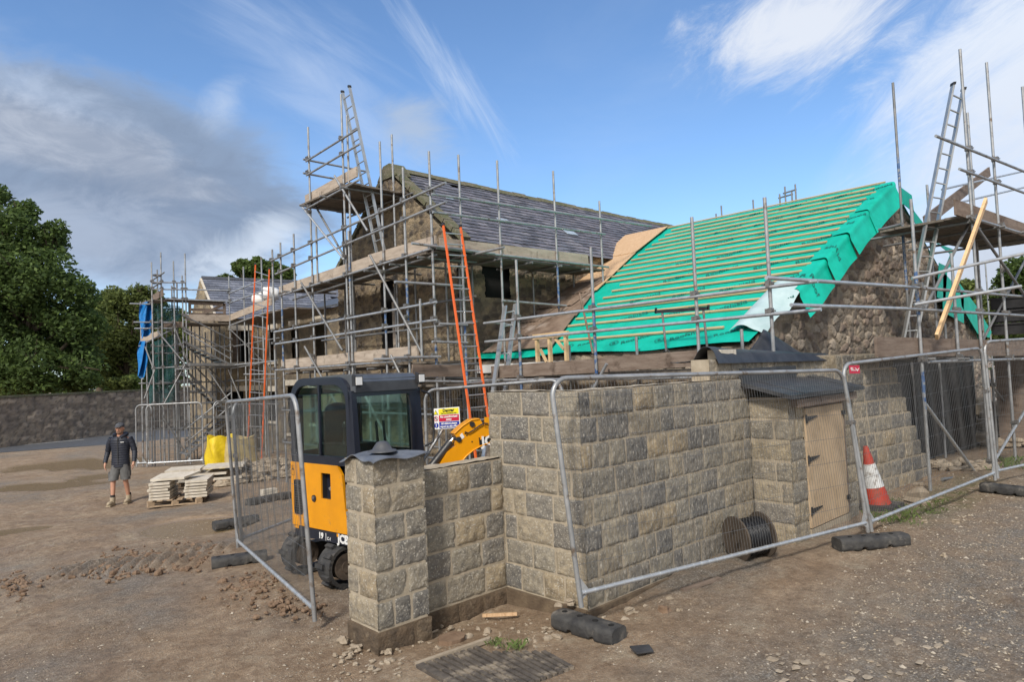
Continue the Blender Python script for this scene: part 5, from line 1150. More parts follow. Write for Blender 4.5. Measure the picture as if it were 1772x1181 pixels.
def clamp(p, u, par):
    p = Vector(p); u = Vector(u).normalized(); mb = MB(); mb.box(p, (.12, .055, .045), (u, Vector((0, 0, 1)).cross(u), Vector((0, 0, 1)))); mb.tube(p+Vector((0, -.045, 0)), p+Vector((0, .045, 0)), .012, 6); mb.build('clamp', m_couple, par)
def fences():
    F1L = at(1006, 1052, ('d', 5.5)); F1R = at(1502, 922, ('d', 7.75)); F1L.z -= .0
    fa = fence_panel(F1L, F1R, 2.0*.93, 'large near fence panel standing in front of the block wall and cupboard', lean=(-.066, .064))
    F2L = F1R+Vector((.06, -.02, 0)); F2R = at(1722, 832, ('d', 9.9)); fb = fence_panel(F2L, F2R, 1.93, 'fence panel in front of the traffic cone and dark opening', lean=(-.085, .08, -.03, .02))
    F3L = F2R+Vector((.06, -.02, .02)); F3R = F3L+Vector((3.2, -.9, .06)); fence_panel(F3L, F3R, 2.0, 'fence panel at the far right edge by the stone heap', lean=(-.03, .02))
    clamp(F1R+Vector((-.07, .09, 1.25)), SKd, fb); clamp(F2R+Vector((-.01, .03, 1.3)), SKd, fb)
    LL = at(545, 1076, ('d', 5.95)); LR = at(412, 950, ('d', 9.2)); LR2 = LR+Vector((-.0, 0, 0))
    fc = fence_panel(LR, LL, 1.98, 'near fence panel standing open in the mud left of the excavator', lean=(-.06, .0))
    K = LR+Vector((.07, .05, 0)); K2 = at(528, 905, ('d', 11.3)); fence_panel(K, at(560, 890, ('d', 11.2)), 1.98, 'fence panel behind the excavator joined to the open near panel', lean=(-.04, 0))
    clamp(LR+Vector((-.02, -.02, 1.25)), Vector((.3, .9, 0)), fc)
    Q1 = at(762, 848, ('d', 9.9)); Q1 = Vector((5.75, 7.75, -.12)); Q2 = at(975, 866, ('d', 8.6)); Q2 = Vector((6.55, 6.2, 0))
    q1 = at(735, 683, ('d', 9.6)); q2 = at(972, 664, ('d', 8.7)); q1.z = -.13; q2.z = -.04
    p5 = fence_panel(q1, q2, at(735, 676, ('d', 9.6)).z+.13, 'fence panel behind the excavator boom carrying the danger sign')
    q3 = at(722, 690, ('d', 10.2)); q3.z = -.15; q0 = at(640, 690, ('d', 12.2)); q0.z = -.2; fence_panel(q0, q3, 2.0, 'fence panel seen through the excavator cab windows')
    # far left group of panels by the stair scaffold
    far = [((247, 705), (255, 812), (345, 708), (352, 806), 'far fence panel facing the walking man, front one of the loose group'), ((233, 697), (236, 770), (262, 698), (263, 762), 'narrow-looking far fence panel nearest the road'),
           ((262, 713), (248, 815), (335, 710), (330, 800), 'leaning far fence panel behind the front one of the loose group'), ((368, 690), (372, 800), (420, 690), (423, 790), 'far fence panel beside the yellow bag')]
    for (tl, bl, tr, br, lab) in far:
        d1 = 2.0*F/abs(bl[1]-tl[1]); d2 = 2.0*F/abs(br[1]-tr[1]); d1 = min(max(d1, 18.5), 22.3); d2 = min(max(d2, 18.5), 22.3); a = at(*bl, ('d', d1)); b = at(*br, ('d', d2)); a.z = gzf(a.x, a.y)+.03; b.z = gzf(b.x, b.y)+.03
        fence_panel(a, b, 2.0, lab, rr=.024, wsp=.08, wr=.003)
    for (xa_, ya_, xb_, yb_, zz, lab) in ((966, 1068, 1072, 1100, .02, 'rubber fence foot with stones on it at the corner of the tall wall'), (1448, 948, 1566, 938, .08, 'long dark rubber fence foot below the cupboard door'), (1700, 842, 1790, 852, .17, 'black fence foot at the right edge of the site'),
                        (366, 982, 462, 968, -.12, 'rubber fence foot under the open panel nearest the camera on the left'), (370, 908, 445, 895, -.15, 'rubber fence foot on bare mud farther back, left of the excavator'), (428, 872, 500, 858, -.2, 'rubber fence foot behind the open panel beside a pale block'), (392, 832, 420, 829, -.35, 'small distant fence foot beside the yellow bag')):
        p = at(xa_, ya_, ('z', zz)); q = at(xb_, yb_, ('z', zz)); d_ = q-p; foot_block((p+q)/2, (d_.x, d_.y), lab, L=min(1.0, max(.62, d_.length*1.0)))
    b = MB(); p = at(447, 858, ('z', -.2)); 
    p = at(465, 852, ('z', -.1)); b.box(p+Vector((0, 0, .0)), (.28, .16, .12)); tag(b.build('concrete_block', m_pale), 'single pale block resting on the rubber foot behind the open fence panel', 'block')
fences()
# ------------------------------------------------------------------ excavator
def rrect(x0, x1, z0, z1, r, n=5, rs=None):
    rs = rs or (r, r, r, r); out = []
    for (cx, cz, a0, rr) in ((x1-rs[0], z1-rs[0], 0, rs[0]), (x0+rs[1], z1-rs[1], 90, rs[1]), (x0+rs[2], z0+rs[2], 180, rs[2]), (x1-rs[3], z0+rs[3], 270, rs[3])):
        for k in range(n+1): t = rad(a0+90*k/n); out.append((cx+rr*math.cos(t), cz+rr*math.sin(t)))
    return out
m_muddy = mat('muddy_steel', (.06, .045, .035), (.13, .10, .075), 9, .8, .2, bump=.4, bscale=20)
def excavator():
    C0 = at(612, 785, ('d', 6.9)); f = Vector((.115, -.993, 0)).normalized(); l = Vector((.993, .115, 0)).normalized()
    M = Matrix(((f.x, l.x, 0, C0.x), (f.y, l.y, 0, C0.y), (0, 0, 1, 0), (0, 0, 0, 1)))
    def W(x, y, z): return M@Vector((x, y, z))
    base = W(-.55, .47, -.06)
    root = empty('mini_excavator', base, 'yellow and black mini excavator with a glazed cab parked behind the low wall', 'excavator')
    Wd = .93
    # undercarriage
    ang = 0; tx = Vector((1, .04, 0)).normalized(); ty = Vector((-tx.y, tx.x, 0)); gz0 = -.07
    for k, cy in enumerate((6.56, 7.42)):
        c = Vector((4.22, cy, gz0)); Lh, R = .62, .215
        def tp(t):  # stadium, t 0..1
            per = 4*Lh+2*math.pi*R; s = t*per
            if s < 2*Lh: return (-Lh+s, 2*R, 0, 1)
            s -= 2*Lh
            if s < math.pi*R: a = s/R; return (Lh+math.sin(a)*R, R+math.cos(a)*R, math.sin(a), math.cos(a))
            s -= math.pi*R
            if s < 2*Lh: return (Lh-s, 0, 0, -1)
            s -= 2*Lh; a = s/R; return (-Lh-math.sin(a)*R, R-math.cos(a)*R, -math.sin(a), -math.cos(a))
        m = MB(); n = 72; w = .115
        ring_o = [c+tx*tp(i/n)[0]+Vector((0, 0, tp(i/n)[1])) for i in range(n)]
        ring_i = [c+tx*(tp(i/n)[0]-tp(i/n)[2]*.035)+Vector((0, 0, tp(i/n)[1]-tp(i/n)[3]*.035)) for i in range(n)]
        m.ring([p-ty*w for p in ring_o], [p-ty*w for p in ring_i], ty*2*w)
        for i in range(36):
            x, z, nx, nz = tp(i/36+.003); nn = tx*nx+Vector((0, 0, nz)); tt = nn.cross(ty); off = (i % 2)*.03
            m.box(c+tx*x+Vector((0, 0, z))+nn*.014+ty*(.045 if i % 2 else -.045), (.045, .14, .03), (tt, ty, nn))
        tr = m.build('track', m_rubber, root)
        for kx, zz, rr_, ww_ in ((-Lh, R, .135, w-.01), (Lh, R, .135, w), (-.35, .09, .06, .09), (0, .09, .06, .09), (.35, .09, .06, .09)):
            q = MB(); q.tube(c+tx*kx+Vector((0, 0, zz))-ty*ww_, c+tx*kx+Vector((0, 0, zz))+ty*ww_, rr_, 20); q.tube(c+tx*kx+Vector((0, 0, zz))-ty*(ww_+.012), c+tx*kx+Vector((0, 0, zz))+ty*(ww_+.012), rr_*.45, 12); q.build('wheel', m_muddy, tr)
        q = MB(); q.box(c+Vector((0, 0, .22)), (1.15, .15, .17), (tx, ty, Vector((0, 0, 1)))); q.build('track_frame', m_black, root)
    q = MB(); q.box((4.22, 6.99, .2), (.6, .75, .16)); q.tube((4.15, 6.95, .2), (4.15, 6.95, .40), .24, 24); q.build('undercarriage', m_black, root)
    q = MB(); q.box((5.05, 6.99, .16), (.07, 1.1, .3)); q.box((4.8, 6.75, .2), (.5, .08, .08)); q.box((4.8, 7.2, .2), (.5, .08, .08)); q.build('dozer_blade', m_black, root)
    # house
    def P2(pts, y): return [W(x, y, z) for x, z in pts]
    b = MB(M); b.box((-.56, Wd/2, .43), (1.1, Wd-.02, .10)); b.build('base_plate', m_navy, root)
    st = MB(); st.prism(P2([(-1.02, .385), (.02, .385), (.02, .495), (-1.02, .495)], -.004), l*.03); st.build('name_strip', m_navy, root)
    t = -l*.008
    text_obj('19', .085, W(-.64, 0, .435)+t, f, (0, 0, 1), m_white, root, 'lettering', bold=.004); text_obj('|', .085, W(-.52, 0, .44)+t, f, (0, 0, 1), m_white, root); text_obj('C-1', .045, W(-.49, 0, .418)+t, f, (0, 0, 1), m_white, root, bold=.001)
    text_obj('JCB', .12, W(-.30, 0, .44)+t, f, (0, 0, 1), m_white, root, 'lettering', bold=.006)
    o = MB(M); o.box((-.30, -.009, .475), (.03, .003, .03)); o.build('emblem', m_yellow, root)
    side = MB(); outer = [(-1.13, .50), (-1.145, 1.19), (-.28, 1.19), (-.20, 1.10), (-.165, .80), (-.13, .60), (-.115, .50)]
    hole = (-.57, -.40, .83, 1.10)
    # panel with a real opening: strips round the hole
    y0, th = 0.0, l*.03
    for pg in ([(-1.13, .50), (-1.145, 1.19), (-.57, 1.19), (-.57, .50)], [(-.57, .50), (-.57, .83), (-.40, .83), (-.40, .50)], [(-.57, 1.10), (-.57, 1.19), (-.40, 1.19), (-.40, 1.10)], [(-.40, .50), (-.40, 1.19), (-.28, 1.19), (-.20, 1.10), (-.165, .80), (-.13, .60), (-.115, .50)]):
        side.prism(P2(pg, -.008), th)
    sp = side.build('engine_cover', m_yellow, root)
    r = MB(M); r.box((-.485, .13, .965), (.17, .01, .27)); r.box((-.485, .07, .828), (.17, .12, .01)); r.box((-.57, .07, .965), (.006, .12, .27)); r.box((-.40, .07, .965), (.006, .12, .27)); r.box((-.485, .07, 1.102), (.17, .12, .006)); r.build('recess', m_black, sp)
    r = MB(M); r.tube((-.47, .03, .93), (-.47, .12, .96), .02, 8); r.box((-.45, .08, .90), (.08, .03, .03)); r.build('latch', m_galv, sp)
    r = MB(M); r.tube((-.70, -.02, .82), (-.70, .01, .82), .036, 18); lk = r.build('lock_plate', m_black, sp); r = MB(M); r.tube((-.70, -.028, .825), (-.70, -.015, .825), .018, 12); r.build('key_lock', m_chrome, lk)
    v = MB(M); v.ring([(x, -.014, z) for x, z in rrect(-1.08, -.92, .62, 1.0, .03)], [(x, -.014, z) for x, z in rrect(-1.066, -.934, .634, .986, .02)], (0, .01, 0))
    for k in range(13): v.box((-1.0, -.012, .645+k*.027), (.135, .006, .010))
    v.build('vent', m_black, sp)
    bk = MB(M); bk.box((-1.0, -.009, .81), (.14, .002, .36)); bk.build('vent_backing', m_dark, sp)
    dc = MB(M); dc.ring([(x, -.0095, z) for x, z in rrect(-1.12, -1.075, 1.04, 1.15, .005)], [(x, -.0095, z) for x, z in rrect(-1.116, -1.079, 1.044, 1.146, .004)], (0, .001, 0)); dc.add([(-1.114, -.0095, 1.10), (-1.081, -.0095, 1.10), (-1.0975, -.0095, 1.14)], [[0, 1, 2]]); dc.build('warning_decal', m_black, sp)
    # counterweight: rounded rear body
    cw = MB(); pr = []
    for k in range(9):
        a = rad(180-22.5*k); pr.append((-1.10-.22*math.sin(rad(22.5*k)), Wd/2-(Wd/2-.005)*math.cos(rad(22.5*k))))
    loop = [(-1.0, .002)]+pr+[(-1.0, Wd-.002)]
    cw.prism([W(x, y, .46) for x, y in loop], (0, 0, .73)); cw.build('counterweight', m_yellow, root)
    bb = MB(M); bb.box((-.52, Wd/2+.015, .82), (1.1, Wd-.1, .70)); bb.box((-.03, Wd/2, .75), (.12, Wd-.04, .6)); bb.build('engine_housing', m_navy, root)
    gr = MB(M)
    for k in range(12): gr.box((-.065, -.002, .58+k*.045), (.07, .012, .018))
    gr.build('grille', m_black, root)
    # cab
    cab = MB()
    zb, zt = 1.19, 2.11
    o_ = rrect(-1.13, -.03, zb, zt, .2, 8, rs=(.26, .26, .03, .03)); i_ = rrect(-1.06, -.11, zb+.09, zt-.08, .16, 8, rs=(.2, .2, .05, .05))
    cab.ring(P2(o_, 0), P2(i_, 0), l*.05); cab.ring(P2(o_, Wd-.05), P2(i_, Wd-.05), l*.05)
    cab.prism([W(-.585-.011, .0, zb+.06), W(-.585+.011, .0, zb+.06), W(-.585+.011, .0, zt-.06), W(-.585-.011, .0, zt-.06)], l*.03)
    # front pillars, sill and header (windscreen faces forward, slightly raked)
    def FR(y, z): return W(.03-.05*(z-1.2), y, z)
    fo = [(0.0, 1.19), (Wd, 1.19), (Wd, 1.96), (0, 1.96)]; fi = [(.07, 1.25), (Wd-.16, 1.25), (Wd-.16, 1.90), (.06, 1.90)]
    cab.ring([FR(y, z) for y, z in fo], [FR(y, z) for y, z in fi], f*-.06)
    cab.ring([W(-1.11, y, z) for y, z in [(0.05, 1.19), (Wd-.05, 1.19), (Wd-.05, 2.0), (.05, 2.0)]], [W(-1.11, y, z) for y, z in [(.12, 1.3), (Wd-.12, 1.3), (Wd-.12, 1.92), (.12, 1.92)]], f*.05)
    cab.prism(P2([(-.11, zb), (.02, zb), (.0, 1.95), (-.03, 1.95), (-.11, 1.9)], .003), l*.05)
    cb = cab.build('cab', m_navy, root)
    rf = MB(); n = 8; prf = [(-1.0, 2.05), (-1.0, 2.10), (-.3, 2.135), (-.06, 2.12), (.0, 2.08), (.005, 1.95), (-.1, 1.93)]
    rf.prism(P2(prf, .05), l*(Wd-.10)); rf.build('roof', m_greyroof, root)
    vis = MB(); vis.prism(P2([(-.06, 2.11), (.035, 2.05), (.03, 1.945), (-.06, 1.945)], .03), l*(Wd-.09)); vis.build('roof_visor', m_greyroof, root)
    g = MB(); g.prism(P2(rrect(-1.065, -.6, zb+.085, zt-.075, .1, 6, rs=(.01, .2, .05, .01)), .022), l*.005); g.build('side_window', m_glass, root)
    g = MB(); g.prism(P2(rrect(-.575, -.105, zb+.085, zt-.075, .1, 6, rs=(.2, .01, .01, .05)), .022), l*.005); g.build('side_window', m_glass, root)
    g = MB(); g.prism([FR(y, z)+f*-.02 for y, z in [(.065, 1.245), (Wd-.155, 1.245), (Wd-.155, 1.905), (.055, 1.905)]], f*-.005); g.build('windscreen', m_glass, root)
    g = MB(); g.prism(P2(rrect(-1.05, -.12, zb+.10, zt-.09, .1), Wd-.03), l*.005); g.build('door_window', m_glass, root)
    g = MB(); g.prism([W(-1.09, y, z) for y, z in [(.12, 1.3), (Wd-.12, 1.3), (Wd-.12, 1.92), (.12, 1.92)]], f*.005); g.build('rear_window', m_glass, root)
    for y, s in ((.02, -1), (Wd-.06, 1)):
        lm = MB(M); lm.box((.07, y, 2.06), (.05, .10, .10)); lp = lm.build('work_light', m_black, root); q = MB(M); q.box((.098, y, 2.06), (.008, .075, .08)); q.build('lens', m_white, lp); q = MB(M); q.tube((.0, y, 2.12), (.06, y, 2.10), .012, 6); q.path([(.0, y+.03, 2.02), (.05, y+.05, 2.0), (.06, y+.02, 2.03)], .005, 5); q.build('bracket', m_black, lp)
    h = MB(M); h.path([(.02, Wd+.0, 1.92), (.05, Wd+.09, 1.88), (.06, Wd+.12, 1.80), (.06, Wd+.13, 1.45), (.05, Wd+.12, 1.34), (.02, Wd+.03, 1.30)], .013, 8); h.build('grab_rail', m_black, root)
    wp = MB(M); wp.path([(.045, Wd-.22, 1.88), (.035, Wd-.17, 1.7), (.05, Wd-.19, 1.45)], .008, 6); wp.box((.055, Wd-.2, 1.50), (.012, .012, .42)); wp.build('wiper', m_black, root)
    # interior
    s = MB(M); s.box((-.70, .46, 1.29), (.42, .44, .14)); s.box((-.90, .46, 1.52), (.12, .42, .42)); s.sphere((-.90, .46, 1.74), (.08, .16, .08), 12, 8); s.build('seat', m_black, root)
    s = MB(M); s.box((-.45, .14, 1.32), (.5, .16, .16)); s.tube((-.34, .14, 1.38), (-.30, .13, 1.58), .014, 8); s.sphere((-.30, .13, 1.60), (.03, .03, .045), 8, 6); s.tube((-.34, .14, 1.36), (-.33, .14, 1.45), .045, 10, r2=.015); s.build('control_console', m_black, root)
    s = MB(M); s.tube((-.12, .42, 1.2), (-.16, .42, 1.62), .014, 8); s.tube((-.12, .52, 1.2), (-.16, .52, 1.62), .014, 8); s.build('travel_lever', m_black, root)
    s = MB(M); s.box((-.55, Wd/2, 1.205), (1.05, Wd-.08, .03)); s.build('cab_floor', m_black, root)
    # boom in its own vertical plane, slewed to the machine's left
    bn = Vector((.36, .93, 0)).normalized(); BP = ('p', tuple(bn), (4.45, 6.30, 0)); th = .15
    def pl(pts, off=0): return [at(x, y, BP)+bn*off for x, y in pts]
    up_ = [(748, 822), (772, 782), (786, 772), (787, 757), (782, 750), (797, 736), (812, 726), (826, 724), (834, 737), (850, 742), (905, 748), (960, 772), (985, 800)]
    lo_ = [(782, 830), (790, 808), (799, 793), (811, 782), (829, 773), (848, 767), (905, 773), (950, 795), (975, 815)]
    bm = MB(); outline = pl(up_+lo_[::-1], -th/2); bm.prism(outline, bn*th); bo = bm.build('boom', m_yellow, root)
    e = MB(); e.path(pl([(786, 815), (794, 800), (803, 789), (815, 779), (831, 770), (848, 764), (905, 770)], -th/2-.004), .008, 6); e.path(pl([(783, 750), (797, 737), (812, 727), (825, 725)], -th/2-.004), .009, 6); e.build('edge_flange', m_yellow, bo)
    e = MB(); p = pl([(813, 734), (790, 760)], -th/2-.02); 
    for q in p: e.tube(q, q+bn*(th+.04), .03, 14)
    for q in pl([(804, 753), (813, 764), (801, 750)], -th/2-.006): e.tube(q, q+bn*.01, .008, 8)
    e.build('pivot_pin', m_black, bo)
    e = MB(); e.path(pl([(800, 747), (806, 749), (815, 744), (824, 737), (833, 732), (840, 733)], -th/2-.02), .008, 6); e.build('hose', m_black, bo)
    e = MB(); e.prism(pl([(835, 722), (848, 722), (848, 742), (835, 741)], -th/2), bn*.02); e.build('lamp_bracket', m_yellow, bo)
    e = MB(); e.prism(pl([(792, 753), (796, 749), (800, 756), (796, 760)], -th/2-.004), bn*.003); e.build('decal', m_white, bo)
    e = MB(); e.prism(pl([(824.5, 757), (872, 750), (873, 763), (826, 770)], -th/2-.004), bn*.003); dc = e.build('name_decal', m_ink2, bo)
    O = pl([(830, 763)], -th/2-.008)[0]; X_ = (pl([(872, 757)])[0]-pl([(830, 763)])[0]).normalized(); text_obj('JCB', .145, O+X_*-.005+Vector((0, 0, -.008)), X_, X_.cross(-bn)*-1 if X_.cross(-bn).z < 0 else X_.cross(-bn), m_white, bo, 'lettering', bold=.006)
    e = MB(); q = pl([(826.5, 757)], -th/2-.008)[0]; e.box(q+Vector((.015, 0, -.01)), (.028, .004, .028), (X_, bn, Vector((0, 0, 1)))); e.build('emblem', m_yellow, bo)
    rm = MB(); a, b_ = pl([(728, 832), (784, 760)], .0); rm.tube(a, a.lerp(b_, .93), .045, 14); rm.build('ram_cylinder', m_black, root); r2 = MB(); r2.tube(a.lerp(b_, .9), b_, .022, 10); r2.build('ram_rod', m_chrome, root)
    rm = MB(); a, b_ = pl([(716, 832), (771, 744)], .10); rm.tube(a, b_, .018, 8); rm.build('hose', m_galv, root)
    sp_ = MB(); sp_.box((4.44, 6.22, .62), (.22, .2, .42)); sp_.box((4.36, 6.18, .55), (.3, .22, .2)); sp_.build('swing_post', m_navy, root)
    dp = MB(); A = pl([(975, 805)])[0]; B_ = Vector((A.x+.25, A.y-.12, .25)); dp.beam(A, B_, .13, .14, up=bn); dp.build('dipper_arm', m_yellow, root)
    bu = MB(); n = 10; arc = [(math.cos(rad(200+14*k))*.28, math.sin(rad(200+14*k))*.28) for k in range(n)]; bx = Vector((.93, -.36, 0)).normalized(); c = B_+Vector((0, 0, .05))
    bu.prism([c+bx*x+Vector((0, 0, z)) for x, z in arc], bn*.4); bu.build('bucket', m_black, root)
excavator()
# ------------------------------------------------------------------ person
def person():
    g = Vector((4.09, 17.1, 0)); g.z = gzf(g.x, g.y); tc = Vector((-.687, -.7256, 0)); r0 = Vector((.7256, -.687, 0))
    a = rad(8); fw = tc*math.cos(a)+r0*math.sin(a); rt = fw.cross(Vector((0, 0, 1)))*-1; rt = Vector((0, 0, 1)).cross(fw)   # rt = screen right (his left)
    root = empty('person', g, 'man in dark padded jacket, grey shorts and sand boots walking beside the stacked flagstones', 'person')
    def P(x, y, z): return rt*x+fw*y+Vector((0, 0, z))
    me = bpy.data.meshes.new('body'); vs = []; es = []; rd = []
    def v(p, r, par=None, ry=None): vs.append(p); rd.append((r, ry or r)); i = len(vs)-1; (es.append((par, i)) if par is not None else None); return i
    pel = v(P(0, 0, .95), .13, None, .11); ab = v(P(0, .01, 1.12), .125, pel, .10); ch = v(P(0, .0, 1.33), .145, ab, .11); nk = v(P(0, .0, 1.49), .062, ch); hd0 = v(P(0, .025, 1.57), .066, nk); hd = v(P(0, .03, 1.65), .088, hd0, .09); top = v(P(0, .015, 1.72), .078, hd)
    for s, hx, kx, ky, fx, fy, fz in ((-1, -.09, -.12, .12, -.115, .20, .0), (1, .09, .10, .02, .11, -.06, .0)):
        h = v(P(hx, 0, .88), .085, pel); k = v(P(kx, ky, .49), .055, h); c_ = v(P((kx+fx)/2, (ky+fy)/2-.03, .33), .052, k); an = v(P(fx, fy-.04, .10), .035, c_); ft = v(P(fx, fy+.02, .045), .035, an); v(P(fx+s*.02, fy+.14, .03), .03, ft)
        sh = v(P(s*.18, -.0, 1.42), .06, ch); el = v(P(s*.285, -.05 if s < 0 else -.02, 1.14), .042, sh); wr = v(P(s*.30, .05 if s < 0 else .08, .91), .026, el); pm = v(P(s*.298, .075 if s < 0 else .10, .85), .033, wr, .02)
        y0 = .075 if s < 0 else .10
        for i, (dx, ln) in enumerate(((-.028, .055), (-.009, .065), (.010, .060), (.028, .048))):
            a_ = v(P(s*.298+dx*.3, y0+dx, .812), .0095, pm); b_ = v(P(s*.292+dx*.3-s*.008, y0+dx+.006, .812-ln*.6), .0085, a_); v(P(s*.278+dx*.3-s*.01, y0+dx+.004, .812-ln), .0075, b_)
        a_ = v(P(s*.285, y0+.035, .845), .011, pm); v(P(s*.275, y0+.052, .81), .009, a_)
    me.from_pydata([tuple(p) for p in vs], es, []); o = bpy.data.objects.new('body', me); COL.objects.link(o); o.parent = root
    sk = o.modifiers.new('skin', 'SKIN'); sk.use_smooth_shade = True
    if not me.skin_vertices: me.attributes
    lay = me.skin_vertices[0].data if me.skin_vertices else None
    if lay:
        for i, (a_, b_) in enumerate(rd): lay[i].radius = (a_, b_)
        lay[0].use_root = True
    sb = o.modifiers.new('sub', 'SUBSURF'); sb.levels = 2; sb.render_levels = 2
    me.materials.append(m_skin)
    M = Matrix(((rt.x, fw.x, 0, g.x), (rt.y, fw.y, 0, g.y), (0, 0, 1, g.z), (0, 0, 0, 1)))
    def loft(mb, rings, n=18, fold=0):
        vs = []
        for (x, y, z, rx, ry) in rings:
            for k in range(n): t = 2*math.pi*k/n; q = 1+fold*math.sin(t*3+z*20); vs.append((x+math.cos(t)*rx*q, y+math.sin(t)*ry*q, z))
        fs = [[j*n+i, j*n+(i+1) % n, (j+1)*n+(i+1) % n, (j+1)*n+i] for j in range(len(rings)-1) for i in range(n)]
        mb.smooth = True; mb.add(vs, fs); mb.smooth = False; m = len(rings); mb.add(vs, [list(range(n))[::-1], list(range((m-1)*n, m*n))])
    # jacket with quilted rings
    j = MB(M); rings = []
    prof = [(.80, .185, .145), (.86, .195, .15), (.95, .19, .148), (1.05, .185, .142), (1.15, .188, .142), (1.25, .20, .145), (1.35, .215, .145), (1.42, .21, .135), (1.47, .15, .11), (1.50, .10, .09)]
    z = .80
    def ip(z):
        for (a, b) in zip(prof, prof[1:]):
            if a[0] <= z <= b[0]: t = (z-a[0])/(b[0]-a[0]); return a[1]+(b[1]-a[1])*t, a[2]+(b[2]-a[2])*t
        return prof[-1][1:]
    while z <= 1.50: rx, ry = ip(z); q = .0 if (int(round((z-.8)/.0175)) % 3) else -.010; rings.append((0, .0, z, rx+q, ry+q)); z += .0175
    loft(j, rings, 24)
    for s in (-1, 1):
        A = [(s*.17, 0, 1.44), (s*.235, -.015, 1.32), (s*.285, -.05 if s < 0 else -.02, 1.14), (s*.30, .0 if s < 0 else .03, 1.02), (s*.305, .045 if s < 0 else .07, .915)]
        pts = []; rr = []
        for i in range(len(A)-1):
            for k in range(6):
                t = k/6; pts.append(tuple(Vector(A[i]).lerp(Vector(A[i+1]), t))); R = [.080, .070, .058, .050, .043]; rr.append((R[i]+(R[i+1]-R[i])*t)-(.006 if (i*6+k) % 3 == 0 else 0))
        pts.append(A[-1]); rr.append(.044); j.path(pts, rr, 14)
    jk = j.build('jacket', m_jacket, root)
    c = MB(M); n = 16; c.path([(-.10, .05, 1.50), (-.13, -.02, 1.52), (-.10, -.09, 1.53), (0, -.12, 1.53), (.10, -.09, 1.53), (.13, -.02, 1.52), (.10, .05, 1.50), (.04, .10, 1.46)], .04, 10); c.build('hood', m_jacket, jk)
    zz = MB(M); zz.box((.0, .148, 1.18), (.012, .012, .62)); zz.build('zip', m_black, jk); lg = MB(M); lg.box((.09, .144, 1.36), (.07, .008, .014)); lg.build('chest_logo', m_white, jk)
    s_ = MB(M); loft(s_, [(0, 0, .78, .165, .13), (0, 0, .86, .175, .135), (0, 0, .95, .165, .125)]); 
    for hx, kx, ky in ((-.088, -.118, .10), (.088, .10, .02)): loft(s_, [(kx, ky, .53, .098, .105), (kx*.98, ky*.8, .60, .10, .105), ((hx+kx)/2, ky*.5, .70, .105, .115), (hx, 0, .80, .105, .125), (hx, 0, .88, .09, .12)], fold=.03); s_.box((kx*1.0+math.copysign(.088, kx), ky*.7, .66), (.022, .10, .12))
    s_.build('shorts', m_shorts, root)
    for (fx, fy, s) in ((-.115, .20, -1), (.11, -.06, 1)):
        k = MB(M); loft(k, [(fx, fy-.045, .13, .048, .05), (fx, fy-.05, .22, .047, .05)], 12); k.build('sock', m_black, root)
        k = MB(M); loft(k, [(fx, fy-.04, .03, .05, .06), (fx, fy-.04, .10, .052, .062), (fx, fy-.045, .17, .057, .062)], 12); k.sphere((fx+s*.012, fy+.06, .052), (.052, .125, .05), 14, 8); k.box((fx+s*.01, fy+.035, .012), (.092, .27, .024)); k.build('boot', m_boot, root)
    h = MB(M); h.sphere((0, .022, 1.655), (.078, .098, .118), 18, 14); hh = h.build('head', m_skin, root)
    e = MB(M); e.sphere((-.03, .112, 1.665), (.014, .010, .010), 8, 6); e.sphere((.03, .112, 1.665), (.014, .010, .010), 8, 6); e.box((-.032, .117, 1.688), (.036, .01, .008)); e.box((.032, .117, 1.688), (.036, .01, .008)); e.build('eyes', m_hair, hh)
    e = MB(M); e.prism([(-.014, .110, 1.622), (.014, .110, 1.622), (0, .112, 1.672)], (0, .026, -.004)); e.sphere((-.078, .01, 1.65), (.014, .022, .032), 8, 6); e.sphere((.078, .01, 1.65), (.014, .022, .032), 8, 6); e.build('nose_and_ears', m_skin, hh)
    e = MB(M); e.box((0, .117, 1.600), (.045, .010, .008)); e.sphere((0, .045, 1.578), (.066, .076, .052), 14, 8); e.build('beard', mat('stubble', (.16, .09, .06), (.28, .16, .11), 40, .8), hh)
    c = MB(M); c.sphere((0, .012, 1.712), (.090, .112, .075), 18, 10, lambda d: 1 if d.z > -.25 else .92); c.prism([(-.07, .09, 1.70), (.07, .09, 1.70), (.055, .165, 1.688), (-.055, .165, 1.688)], (0, 0, .012)); c.build('cap', m_cap, root)
person()
